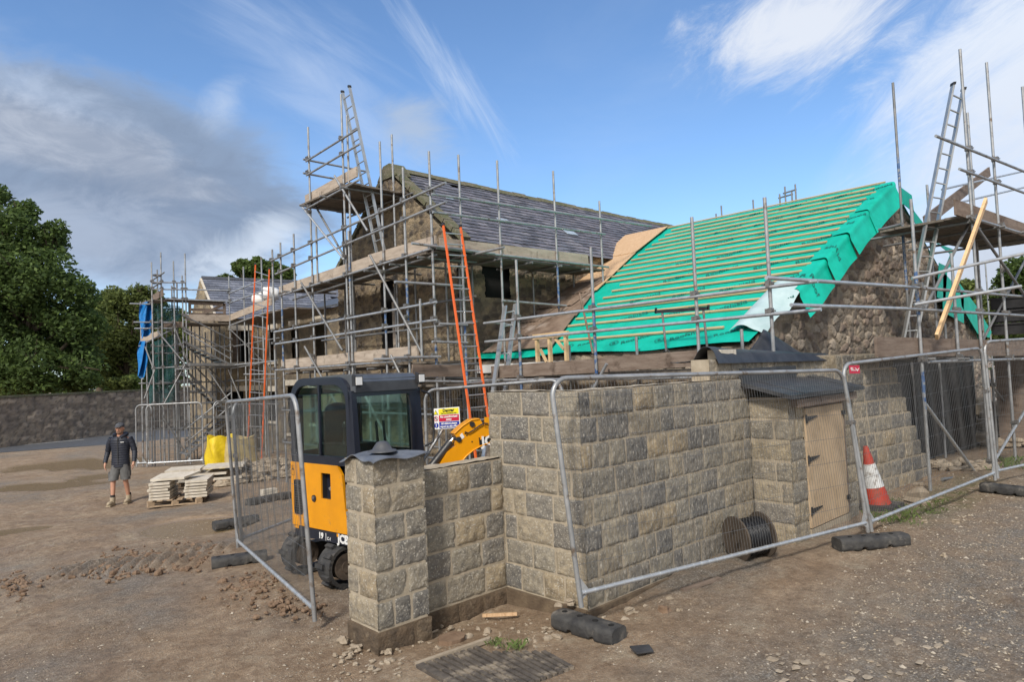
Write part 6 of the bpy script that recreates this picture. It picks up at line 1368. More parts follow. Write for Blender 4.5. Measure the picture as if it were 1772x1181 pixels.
# ------------------------------------------------------------------ pallets and flagstones
def pallets():
    def pal(O, u, v, label):
        O, u, v = Vector(O), Vector(u), Vector(v); root = empty('pallet', O+(u+v)/2, label, 'pallet', 'pallets'); 
        for k in range(3):
            b = MB(); b.beam(O+v*(k*.46+.04)+Vector((0, 0, .02)), O+v*(k*.46+.04)+u+Vector((0, 0, .02)), .1, .022); b.build('bottom_board', m_pallet, root)
        for i in range(3):
            for k in range(3): b = MB(); b.box(O+u*(.06+i*.44)+v*(.05+k*.45)+Vector((0, 0, .07)), (.12, .1, .08)); b.build('spacer', m_pallet, root)
        for k in range(6): b = MB(); b.beam(O+u*(.05+k*.18)+Vector((0, 0, .125)), O+u*(.05+k*.18)+v+Vector((0, 0, .125)), .11, .022); b.build('top_board', m_pallet, root)
        return root
    z = -.44; p0 = at(254, 880, ('z', z)); p1 = at(349, 872, ('z', z)); p2 = at(369, 856, ('z', z)); p0.z = p1.z = p2.z = gzf(p0.x, p0.y)+.01
    u = (p1-p0).normalized(); v = Vector((-u.y, u.x, 0)); 
    if v.dot(p2-p1) < 0: v = -v
    L = (p1-p0).length; pal(p0, u*1.0*L, v*.95, 'low timber pallet under the front stack of pale flagstones')
    rnd = random.Random(5)
    lab = ['lowest', 'second', 'third', 'fourth', 'fifth', 'top']
    for st, (x0, w) in enumerate(((0.02, .42), (.72, .46))):
        for k in range(6):
            b = MB(); j = rnd.uniform(-.02, .02); O = p0+u*(x0*L*.95+j)+v*(.03+rnd.uniform(-.02, .02))+Vector((0, 0, .14+k*.062)); ww = w*L*.9; 
            b.hexa([O, O+u*ww, O+u*ww+v*(.86), O+v*.86]+[q+Vector((0, 0, .045)) for q in (O, O+u*ww, O+u*ww+v*.86, O+v*.86)])
            tag(b.build('flagstone', m_pale), 'pale flagstone, %s in the %s stack on the front pallet' % (lab[k], ('left', 'right')[st]), 'flagstone', 'pale flagstones stacked on pallets')
    b = MB(); O = p0+u*.05+v*.1+Vector((0, 0, .53)); b.hexa([O, O+u*.62*L, O+u*.85*L+v*.55+Vector((0, 0, .05)), O+u*.1+v*.55+Vector((0, 0, .05))]+[q+Vector((0, 0, .045)) for q in (O, O+u*.62*L, O+u*.85*L+v*.55+Vector((0, 0, .05)), O+u*.1+v*.55+Vector((0, 0, .05)))]); tag(b.build('flagstone', m_pale), 'large pale flagstone lying askew across both front stacks', 'flagstone', 'pale flagstones stacked on pallets')
    q0 = at(300, 848, ('z', -.46)); q0.z = gzf(q0.x, q0.y)+.01; pal(q0, u*1.5, v*.95, 'timber pallet behind, under the rear layer of flagstones')
    for k, (a, w, zz) in enumerate(((-.15, .85, .14), (.72, .85, .14), (-.2, .8, .40), (.66, .95, .42), (.1, 1.1, .27))):
        b = MB(); O = q0+u*a+v*.05+Vector((0, 0, zz)); b.hexa([O, O+u*w, O+u*w+v*.8, O+v*.8]+[q+Vector((0, 0, .05)) for q in (O, O+u*w, O+u*w+v*.8, O+v*.8)]); tag(b.build('flagstone', m_pale), 'pale flagstone on the rear pallet, ' + ('bottom left', 'bottom right', 'top left', 'top right', 'middle of the pile')[k], 'flagstone', 'pale flagstones stacked on pallets')
pallets()
def bag(px, py, w, h, m, label, seed, d=None, z=-.45):
    p = at(px, py, ('z', z)); p.z = gzf(p.x, p.y)
    def fn(dv): return 1+.12*math.sin(dv.x*6+seed)*math.sin(dv.y*5+seed)+.10*math.sin(dv.z*8+seed*2)*math.cos(dv.x*4)
    def f(u, v):
        t = u*2*math.pi; c, s = math.cos(t), math.sin(t); k = 1/max(abs(c), abs(s))**.75; R = w/2*(1-.12*v+.07*math.sin(t*4+seed+v*6)+.05*math.sin(t*7+v*9)); return p+Vector((c*k*R, s*k*R, h*v+(.06*math.sin(t*3+seed) if v > .8 else 0)))
    b = MB(); b.grid(f, 36, 12); c = sum((f(k/36, .86) for k in range(36)), Vector())/36; n = 36; b.smooth = True
    b.add([f(k/n, 1) for k in range(n)]+[c+(f(k/n, .86)-c)*.6 for k in range(n)], [[k, (k+1) % n, n+(k+1) % n, n+k] for k in range(n)]+[list(range(n, 2*n))]); b.smooth = False
    tag(b.build('bulk_bag', m), label, 'bulk bag', 'builders bulk bags')
bag(383, 815, .75, 1.0, m_bagy, 'crumpled bright yellow builders bulk bag beside the stair scaffold', 1.3)
bag(412, 812, 1.0, .95, m_bagt, 'dirty tan bulk bag standing right of the yellow one', 3.1)
def rocks(name, label, cat, spec, m, seed, kind=None, group=None):
    r = random.Random(seed); mb = MB()
    for (x, y, z, s) in spec:
        k = [r.uniform(0, 6) for _ in range(3)]; mb.sphere((x, y, z), (s*r.uniform(.8, 1.2), s*r.uniform(.8, 1.2), s*r.uniform(.5, .8)), 9, 7, lambda d: 1+.26*math.sin(d.x*3.1+k[0])+.22*math.sin(d.y*4+k[1])+.18*math.sin(d.z*5+k[2])+.10*math.sin(d.x*9+d.y*8+k[1])+.08*math.sin(d.z*12+d.x*7+k[0]))
    mb.smooth = False; mb.sm = [False]*len(mb.sm); o = tag(mb.build(name, m), label, cat, group, kind); return o
m_rubc = mat('pale_rubble', (.25, .20, .145), (.38, .32, .245), 5, .9, bump=.4, bscale=20)
m_earth = mat('dug_earth', (.15, .095, .06), (.22, .15, .10), 6, .95, bump=.7, bscale=20)
def heaps():
    r = random.Random(2)
    def heap(px, py, z, W_, H_, n, s0, s1, name, label, m, seed):
        p = at(px, py, ('z', z)); sp = []
        for i in range(n):
            a = r.uniform(0, 6.28); q = r.random()**.6; x = p.x+math.cos(a)*q*W_; y = p.y+math.sin(a)*q*W_*.8; s = r.uniform(s0, s1); zz = gzf(x, y)+H_*(1-q)*r.uniform(.3, 1)+s*.2; sp.append((x, y, zz, s))
        rocks(name, label, 'rubble', sp, m, seed, kind='stuff')
    heap(415, 828, -.42, 1.1, .45, 110, .05, .16, 'rubble_heap', 'heap of pale broken stone beside the tan bulk bag', m_rubc, 1)
    heap(475, 812, -.3, 1.3, .5, 120, .06, .18, 'rubble_heap', 'heap of broken stone and soil behind the excavator', m_rubc, 2)
    heap(1765, 760, 0, 2.6, 1.2, 170, .12, .34, 'stone_heap', 'big heap of loose building stone at the right edge beyond the fence', m_rubc, 3)
    heap(1655, 812, .1, .7, .12, 40, .04, .10, 'rubble', 'scattered stones at the foot of the gable scaffold', m_rubc, 4)
    for i, (x, y, s, lab) in enumerate(((1590, 868, .16, 'large tan stone in the grass at the end of the stepped wall'), (1592, 846, .07, 'pale stone beside the blue painted scaffold pole'), (1655, 905, .045, 'small pale stone on the gravel in front of the fence'),
             (1600, 905, .035, 'little stone in front of the tan stone'), (985, 1048, .04, 'pebble on top of the corner fence foot'), (966, 1052, .032, 'smaller pebble at the end of the corner fence foot'), (1633, 964, .03, 'flat pale chip on open gravel'), (965, 1082, .035, 'pebble left of the corner fence foot'), (592, 1105, .05, 'pale lump of stone left of the pier'), (1150, 1042, .05, 'brown stone lying at the foot of the tall wall'), (1086, 1042, .045, 'stone half buried below the bottom fence rail'))):
        p = at(x, y, ('z', .05 if x > 700 else -.06)); zz = gzf(p.x, p.y)+s*.25+(.135 if i in (4, 5) else 0); rocks('stone', lab, 'stone', [(p.x, p.y, zz, s)], m_rubc if i != 9 else m_earth, 10+i)
heaps()
# ------------------------------------------------------------------ small things near the wall
def small_things():
    # traffic cone
    p = Vector((9.95, 3.44, 0)); p.z = gzf(p.x, p.y); root = empty('traffic_cone', p, 'dirty red and white traffic cone standing behind the fence by the wall', 'traffic cone')
    tilt = Vector((-.11, .10, 1)); H = .84
    def ringz(z): return .150*(1-z/H)+.030
    b = MB(); b.box(p+Vector((0, 0, .035)), (.50, .50, .07)); b.build('base', m_rubber, root)
    b = MB(); b.tube(p+tilt*.06, p+tilt*.30, ringz(.06), 24, r2=ringz(.30)); b.build('cone_body', m_red, root); b = MB(); b.tube(p+tilt*.60, p+tilt*H, ringz(.60), 24, r2=.030); b.build('cone_tip', m_red, root)
    b = MB(); b.tube(p+tilt*.295, p+tilt*.605, ringz(.295)+.002, 24, r2=ringz(.605)+.003); b.build('reflective_sleeve', m_sleeve, root)
    # cable drum
    c = Vector((6.74, 3.62, .255)); ax = Vector((.88, -.42, .05)).normalized(); root = empty('cable_drum', c-Vector((0, 0, .29)), 'small dark wooden drum of black cable leaning in the corner by the cupboard', 'cable drum')
    for s in (-1, 1): b = MB(); b.tube(c+ax*s*.15, c+ax*s*.17, .235, 32); b.tube(c+ax*s*.17, c+ax*s*.174, .05, 16); b.build('flange', m_drumw, root)
    b = MB(); b.tube(c-ax*.17, c+ax*.17, .10, 16); b.build('core', m_drumw, root)
    b = MB(); x, y = basis(ax); b.path([c+ax*(-.14+.28*(t/330) if (t//330) % 2 == 0 else .14-.28*((t-330)/330))+(x*math.cos(t*.4)+y*math.sin(t*.4))*(.165+.02*(t//330)+.006*math.sin(t*.7)) for t in range(660)], .0085, 6); b.build('cable', m_cable, root)
    # sheet on the pier
    cx, cy, z = 3.19, 5.0, 1.430; mb = MB()
    def f(u, v):
        x = (u-.5)*.56; y = (v-.5)*.54; e = max(0, abs(x)-.20)/.10; e2 = max(0, abs(y)-.19)/.10
        return Vector((cx+x, cy+y, z+.012+.012*math.sin(x*16+y*9)+.02*e*math.sin(y*17+1)-.028*e*e-.03*e2*e2+.012*math.sin(y*22)*e))
    mb.grid(f, 30, 26, thick=(0, 0, .006)); tag(mb.build('lead_sheet', m_lead), 'rumpled blue-grey sheet laid over the top of the pier', 'sheet')
    mb = MB(); n = 24; prof = [(.125, .0), (.12, .010), (.085, .018), (.066, .05), (.045, .078), (.022, .086), (.0, .087)]
    vs = []; 
    for r_, h in prof:
        for k in range(n): t = 2*math.pi*k/n; vs.append((cx-.03+math.cos(t)*r_*(1+.06*math.sin(3*t)), cy-.02+math.sin(t)*r_, z+.036+h))
    mb.smooth = True; mb.add(vs, [[j*n+i, j*n+(i+1) % n, (j+1)*n+(i+1) % n, (j+1)*n+i] for j in range(len(prof)-1) for i in range(n)]); mb.smooth = False; tag(mb.build('rubber_hat', m_felt), 'dark domed rubber hat-shaped cap on the sheet over the pier', 'rubber cap')
    # black tarpaulin on the upper wall
    mb = MB(); z0 = 2.12; xa, xb = 6.80, 9.85; xp = at(1322, 568, ('y', 4.3)); up_ = (xp.x-xa)/(xb-xa); hp = xp.z-z0
    def tri(t, c, l, r): return max(0, 1-(c-t)/l) if t < c else max(0, 1-(t-c)/r)
    def g(u, v):
        x = xa+(xb-xa)*u; cr = float(fbm(np.array(u*7.), np.array(v*4.), 9, 3)-.5)
        roll = math.sin(math.pi*min(1, v/.48))**.7*.15*(1-.55*u) if v < .48 else 0
        pk = hp*tri(u, up_, .16, .42)*tri(v, .66, .30, .34)
        z = z0+max(roll, pk)+.02*(1-abs(2*v-1))+cr*.05*min(1, 6*v)*min(1, 6*(1-v))
        y = 3.90+.62*v+(.03*math.sin(u*5))+cr*.05
        if v < .06: z -= .03
        return Vector((x+.05*cr, y, z-.03*u))
    mb.grid(g, 64, 26, thick=(0, 0, -.006)); pts = mb
    tag(pts.build('black_tarpaulin', m_tarpk), 'folded black tarpaulin with a raised peak lying along the top of the wall', 'tarpaulin')
    b = MB(); q = at(1268, 606, ('y', 3.98)); b.box((q.x-.14, 4.04, 2.185), (.34, .17, .11)); tag(b.build('coping_block', m_pale), 'stone block sticking out of the rolled end of the black tarpaulin', 'block')
    # grate set in the ground
    c = [Vector((2.99, 4.33, 0)), Vector((2.90, 3.45, 0)), Vector((3.66, 3.36, 0)), Vector((3.92, 4.26, 0))]
    root = empty('drain_grate', (3.35, 3.85, .01), 'half-buried ribbed drain grate of dark slats in the foreground soil', 'drain grate')
    m_slat = mat('corroded_slat', (.06, .05, .043), (.13, .11, .09), 12, .85, bump=.7, bscale=40, c3=(.30, .25, .19), s3=5, lo3=.50, hi3=.62)
    for k in range(15):
        t = (k+.5)/15; a = c[0].lerp(c[3], t); b_ = c[1].lerp(c[2], t); a.z = gzf(a.x, a.y)+.012; b_.z = gzf(b_.x, b_.y)+.012
        if t > .6: a = a.lerp(b_, .2+(t-.6))
        q = MB(); n = 14
        for i in range(n):
            q.beam(a.lerp(b_, i/n), a.lerp(b_, (i+1)/n), .036+random.uniform(-.002, .002), .024+random.uniform(-.002, .002))
        q.build('slat', m_slat, root)
    q = MB(); a = c[0].copy(); b_ = c[3].copy(); a.z = gzf(a.x, a.y)+.01; b_.z = a.z; q.beam(a+Vector((0, .02, 0)), a.lerp(b_, .75)+Vector((0, .02, 0)), .04, .035); q.build('frame', m_rubc, root); q = MB(); a = c[0].copy(); b_ = c[1].copy(); a.z = gzf(a.x, a.y)+.008; b_.z = gzf(b_.x, b_.y)+.008; q.beam(a, b_, .035, .03); q.build('frame', m_slat, root)
    # stick, slate offcut, round lid
    p = at(835, 1066, ('z', -.09)); q = at(895, 1066, ('z', -.09)); p.z = gzf(p.x, p.y)+.04; q.z = gzf(q.x, q.y)+.04; q_ = MB(); q_.beam(p, q, .022, .025); tag(q_.build('timber_offcut', m_ply), 'thin yellow and blue batten offcut lying below the low wall', 'offcut')
    p = at(780, 1105, ('z', -.08)); p.z = gzf(p.x, p.y)-.01; q_ = MB(); n = 18
    poly = [p+Vector((math.cos(2*math.pi*k/n)*.12*(1+.1*math.sin(k*2.3)), math.sin(2*math.pi*k/n)*.10, .02)) for k in range(n)]; q_.prism(poly, (.01, 0, .035)); tag(q_.build('broken_paver', m_earth), 'round broken brown paver in the soil at the low wall foot', 'paver')
    p = at(1109, 1118, ('z', .03)); p.z = gzf(p.x, p.y)+.03; q_ = MB(); q_.prism([p+Vector(t) for t in ((-.08, -.02, 0), (.03, -.09, 0), (.10, 0, 0), (-.02, .09, 0))], (0, 0, .012)); tag(q_.build('slate_offcut', m_dslate), 'small dark slate offcut lying flat right of the corner fence foot', 'slate piece')
    p = at(1180, 1015, ('z', .05)); q = at(1245, 998, ('z', .05)); q_ = MB(); p.z = gzf(p.x, p.y)+.03; q.z = gzf(q.x, q.y)+.04; q_.beam(p, q, .05, .025); tag(q_.build('stick', m_boardd), 'dark stick lying along the foot of the tall wall', 'stick')
    # grass tufts
    r = random.Random(8); gm = MB()
    spots = [(890, 1103, .03, 60, .055), (855, 1093, .03, 40, .045)]+[(1500+r.uniform(0, 130), 880+r.uniform(-20, 20), .08, 9, .07) for _ in range(26)]+[(1560+r.uniform(-40, 60), 875+r.uniform(-10, 30), .08, 12, .05) for _ in range(22)]+[(1740+r.uniform(-30, 30), 800+r.uniform(-10, 12), .2, 14, .08) for _ in range(16)]
    for (x, y, z, n, h) in spots:
        p = at(x, y, ('z', z)); s = .035 if x < 900 else .06
        for i in range(n):
            a = r.uniform(0, 6.28); b0 = Vector((p.x+r.gauss(0, s), p.y+r.gauss(0, s), 0)); b0.z = gzf(b0.x, b0.y)-.01+(.03 if x < 900 else 0); d = Vector((math.cos(a), math.sin(a), 0)); hh = h*r.uniform(.5, 1.3); w = Vector((-d.y, d.x, 0))*.0016
            gm.add([b0-w, b0+w, b0+d*hh*.35+Vector((0, 0, hh*.8))+w*.6, b0+d*hh*.8+Vector((0, 0, hh))], [[0, 1, 2], [0, 2, 3]])
    tag(gm.build('grass', m_grass), 'short green grass tufts in the gravel and the grate', 'grass', kind='stuff')
    # timber stand and black trestle at the eave
    root = empty('timber_stand', at(945, 625, ('x', 9.0)), 'small sawn timber stud frame standing on the eave scaffold deck', 'timber frame'); X_ = 8.95
    A = lambda x, y: at(x, y, ('x', X_))
    for i, (x1, y1, x2, y2, m_) in enumerate(((929, 585, 931, 627, 0), (951, 585, 953, 627, 0), (979, 580, 981, 625, 0))): b = MB(); b.beam(A(x1, y1), A(x2, y2), .07, .05, up=(0, 1, 0)); b.build('stud', m_timber, root)
    b = MB(); b.beam(A(925, 584)+Vector((-.03, 0, 0)), A(985, 577)+Vector((-.03, 0, 0)), .05, .09); b.build('head_rail', m_timber, root)
    b = MB(); b.beam(A(935, 605), A(946, 627), .04, .04, up=(0, 1, 0)); b.beam(A(960, 585), A(976, 605), .04, .04, up=(0, 1, 0)); b.build('diagonal', m_timber, root)
    root = empty('roof_trestle', at(1190, 610, ('x', 9.1)), 'black steel trestle standing in front of the green roof eave', 'trestle'); A = lambda x, y: at(x, y, ('x', 9.1))
    b = MB(); b.beam(A(1134, 540), A(1227, 534), .04, .05); b.beam(A(1135, 543), A(1135, 533), .04, .02, up=(0, 1, 0)); b.beam(A(1226, 536), A(1226, 528), .04, .02, up=(0, 1, 0)); b.build('cross_bar', m_black, root)
    for (x1, y1, x2, y2) in ((1146, 541, 1153, 608), (1217, 536, 1224, 604)):
        b = MB(); b.tube(A(x1, y1), A(x2, y2), .018, 8); lg = b.build('leg', m_galvd, root); b = MB(); b.tube(A(x2, y2-5), A(x2-6, y2+5), .012, 6); b.tube(A(x2, y2-5), A(x2+7, y2+4), .012, 6); b.build('foot', m_black, lg)
    b = MB(); b.tube(A(1003, 508), A(1026, 612), .02, 6); tag(b.build('steel_bar', m_rust), 'thin rusty bar leaning across the left part of the green roof', 'bar')
    # dark panel painting in the shade under the right scaffold, crates, dark drum
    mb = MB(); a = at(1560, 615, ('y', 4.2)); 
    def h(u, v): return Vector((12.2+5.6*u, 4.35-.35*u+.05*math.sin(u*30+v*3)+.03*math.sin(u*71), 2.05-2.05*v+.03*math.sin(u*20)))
    mb.grid(h, 80, 12, thick=(0, .01, 0)); tag(mb.build('shade_panel', m_black), 'dark panel standing in for the shade below the boards at the end of the stepped wall', 'painted shade')
    root = empty('crate_stack', at(1760, 585, ('d', 14.5)), 'stack of black plastic crates behind the right-hand scaffold', 'crates')
    P = at(1762, 548, ('d', 14.5)); 
    for k in range(3):
        b = MB(); c = P+Vector((0, 0, (k-1)*.27)); b.box(c, (.8, .8, .2)); b.box(c+Vector((0, 0, .115)), (.86, .86, .035)); b.build('crate', m_black, root)
    b = MB(); b.box(P+Vector((0, 0, -1.6)), (.8, .8, 2.2)); b.build('support', m_boardd, root)
    # low pale wall far right and fibre board in the far left
small_things()
def signs():
    u = None
    q1 = at(735, 683, ('d', 9.6)); q2 = at(972, 664, ('d', 8.7)); d = (q2-q1); d.z = 0; d.normalize(); n = Vector((d.y, -d.x, 0)); 
    if n.dot(Vector((0, 0, 2.1))-q1) < 0 and (Vector((0, 0, 0))-q1).dot(n) < 0: n = -n
    PL = ('p', tuple(n), tuple(q1+n*.035)); a = at(751, 744, PL); W_, H_ = .385, .305; up = Vector((0, 0, 1)); root = empty('danger_sign', a, 'yellow, red and blue danger sign tied to the mesh fence behind the boom', 'sign')
    dd = (at(797, 741, PL)-a).normalized(); W_ = (at(797, 741, PL)-a).length; up = (at(749, 708, PL)-a); H_ = up.length; up.normalize()
    def R(x0, x1, y0, y1, off, m, name): b = MB(); P = [a+dd*x*W_+up*y*H_+n*off for x, y in ((x0, y0), (x1, y0), (x1, y1), (x0, y1))]; b.prism(P, n*.003); return b.build(name, m, root)
    R(0, 1, 0, 1, 0, m_white, 'board'); R(.22, .97, .685, .96, .004, m_syel, 'yellow_band'); R(.22, .97, .36, .655, .004, m_sred, 'red_band'); R(.22, .97, .04, .33, .004, m_sblue, 'blue_band')
    def T(s, x, y, sz, m, b=.0015): text_obj(s, sz, a+dd*x*W_+up*y*H_+n*.009, dd, up, m, root, 'lettering', align='CENTER', bold=b, extr=.0008)
    T('Danger', .595, .87, .062, m_ink2, .002); T('This is a hazardous area', .595, .735, .026, m_ink2, .0005); T('No unauthorised', .595, .575, .040, m_white); T('entry', .595, .445, .040, m_white); T('All visitors please', .595, .25, .036, m_white); T('report to site office', .595, .115, .036, m_white)
    def disc(x, y, r0, r1, m, nm):
        c = a+dd*x*W_+up*y*H_+n*.005; k = 22; o_ = [c+(dd*math.cos(t)+up*math.sin(t))*r0 for t in [2*math.pi*i/k for i in range(k)]]; b = MB()
        if r1: b.ring(o_, [c+(dd*math.cos(t)+up*math.sin(t))*r1 for t in [2*math.pi*i/k for i in range(k)]], n*.002)
        else: b.prism(o_, n*.002)
        return b.build(nm, m, root)
    disc(.11, .51, .034, .026, m_sred, 'prohibition_ring'); disc(.11, .19, .035, 0, m_sblue, 'mandatory_disc'); T('!', .11, .19, .055, m_white, .003)
    b = MB(); c = a+dd*.11*W_+up*.51*H_+n*.007; b.beam(c+(dd*-1+up)*.021, c+(dd-up)*.021, .003, .006, up=n.cross(dd+up*-1)); b.sphere(c+up*.016, (.006, .002, .006), 8, 6); b.box(c, (.014, .002, .024), (dd, n, up)); b.build('no_entry_figure', m_ink2, root)
    b = MB(); c = a+dd*.11*W_+up*.80*H_+n*.005; b.prism([c+up*.036, c-dd*.036-up*.028, c+dd*.036-up*.028], n*.002); tr = b.build('warning_triangle', m_ink2, root); b = MB(); c += n*.003; b.prism([c+up*.026, c-dd*.027-up*.023, c+dd*.027-up*.023], n*.002); b.build('triangle_field', m_syel, root); T('!', .11, .795, .045, m_ink2, .002)
    # red maker's plate on the second panel
    F1R = at(1502, 922, ('d', 7.75)); F2R = at(1722, 832, ('d', 9.9)); d = F2R-F1R; d.z = 0; d.normalize(); n = Vector((d.y, -d.x, 0)); PL = ('p', tuple(n), tuple(F1R+n*.06)); a = at(1470, 647, PL); e = at(1488, 646.5, PL); W_ = (e-a).length; dd = (e-a).normalized(); H_ = .092; up = Vector((-.03, .02, 1)).normalized()
    root = empty('fence_sign', a, 'small red plate with white tick emblem fixed near the top of the second fence panel', 'sign')
    b = MB(); b.prism([a, a+dd*W_, a+dd*W_+up*H_, a+up*H_], n*.003); b.build('plate', m_sred, root)
    b = MB(); P = lambda x, y: a+dd*x*W_+up*y*H_+n*.004
    b.prism([P(.45, .70), P(.62, .66), P(.75, .42), P(.95, .72), P(.78, .28), P(.72, .26), P(.60, .55)], n*.002); b.prism([P(.14, .36), P(.62, .34), P(.62, .42), P(.14, .44)], n*.002); b.build('tick_emblem', m_white, root)
    text_obj('HLS', .034, P(.12, .60), dd, up, m_white, root, 'lettering', bold=.001, extr=.0008)
signs()
# ------------------------------------------------------------------ trees and bushes
def leaves(name, blobs, n, size, m, parent, seed, cols=((.75, .75, .75), (1, 1, 1), (1.35, 1.3, 1.1)), flat=.85):
    """leaf sized faces through the crown volume, clumped, uneven outline"""
    r = np.random.default_rng(seed); B = np.array([[*b[:3], b[3]] for b in blobs], float); w = B[:, 3]**2; w /= w.sum(); pick = r.choice(len(B), n, p=w)
    d = r.normal(size=(n, 3)); d /= np.linalg.norm(d, axis=1)[:, None]; rr = r.random(n)**.42
    lump = .50+.95*fbm(d[:, 0]*3.0+pick*3.1+d[:, 2]*1.9, d[:, 1]*3.0+pick*1.7+9-d[:, 2], seed, 3)
    c = B[pick, :3]+d*(B[pick, 3]*rr*lump)[:, None]*np.array([1, 1, flat])
    # open gaps between clumps
    cell = 1.0*size/.22; g = fbm(c[:, 0]/cell/1.5+c[:, 2]*.7/cell, c[:, 1]/cell/1.5-c[:, 2]*.5/cell, seed+4, 3); keep = g > np.quantile(g, .30); c = c[keep]; n = len(c); pk = pick[keep]; g = g[keep]
    a = r.normal(size=(n, 3)); a[:, 2] *= .6; a /= np.linalg.norm(a, axis=1)[:, None]; b = r.normal(size=(n, 3)); b -= a*(a*b).sum(1)[:, None]; b /= np.linalg.norm(b, axis=1)[:, None]
    s = size*r.uniform(.5, 1.25, n)[:, None]
    V4 = np.stack([c-a*s, c-b*s*.55, c+a*s, c+b*s*.55], 1).reshape(-1, 3); Fq = np.arange(4*n).reshape(-1, 4)
    o0 = np.array(origin(parent)) if parent else np.array([c[:, 0].mean(), c[:, 1].mean(), c[:, 2].min()])
    me = bpy.data.meshes.new(name); me.from_pydata((V4-o0).tolist(), [], Fq.tolist()); me.materials.append(m)
    cols = np.array(cols); t = r.integers(0, len(cols), n); cl = cols[t]*(.75+.6*g)[:, None]; cl = np.repeat(cl, 4, 0); at_ = me.color_attributes.new('Col', 'FLOAT_COLOR', 'CORNER'); at_.data.foreach_set('color', np.concatenate([cl, np.ones((len(cl), 1))], 1).ravel())
    o = bpy.data.objects.new(name, me); COL.objects.link(o)
    if parent: o.parent = parent
    else: o.location = V(o0)
    return o
def tree(name, d, blobs, trunk, n, size, m, label, seed, group='trees beyond the site'):
    """blobs in survey pixels with radius in pixels, at distance d"""
    k = d/F; rn = random.Random(seed); Bs = []
    for (x, y, r) in blobs:
        p = at(x, y, ('d', d+rn.uniform(-.5, .5)*r*k)); Bs.append((p.x, p.y, p.z, r*k))
    tb = at(trunk[0], 650, ('d', d)); tb.z = gzf(tb.x, tb.y); root = empty(name, tb, label, 'tree', group)
    top = max(b[2] for b in Bs); mb = MB(); mid = Vector((tb.x, tb.y, tb.z+(top-tb.z)*.45)); R = trunk[1]
    mb.path([tb, tb.lerp(mid, .5)+Vector((.1, .1, 0)), mid], [R, R*.8, R*.6], 9)
    for b in Bs:
        c = Vector(b[:3]); s = tb.lerp(mid, rn.uniform(.45, 1)); mm = s.lerp(c, .5)+Vector((0, 0, -.2)); mb.path([s, mm, c, c+Vector((rn.uniform(-.4, .4), rn.uniform(-.4, .4), b[3]*.6))], [R*.4, R*.25, R*.13, R*.05], 6)
        for _ in range(4):
            e = c+Vector((rn.uniform(-1, 1), rn.uniform(-1, 1), rn.uniform(-.5, .9)))*b[3]*.75; mb.path([mm.lerp(c, .6), (mm.lerp(c, .6)+e)/2+Vector((0, 0, .1)), e], [R*.14, R*.09, R*.04], 5)
    mb.build('trunk', m_trunk, root); leaves('crown', Bs, n, size, m, root, seed)
    return root
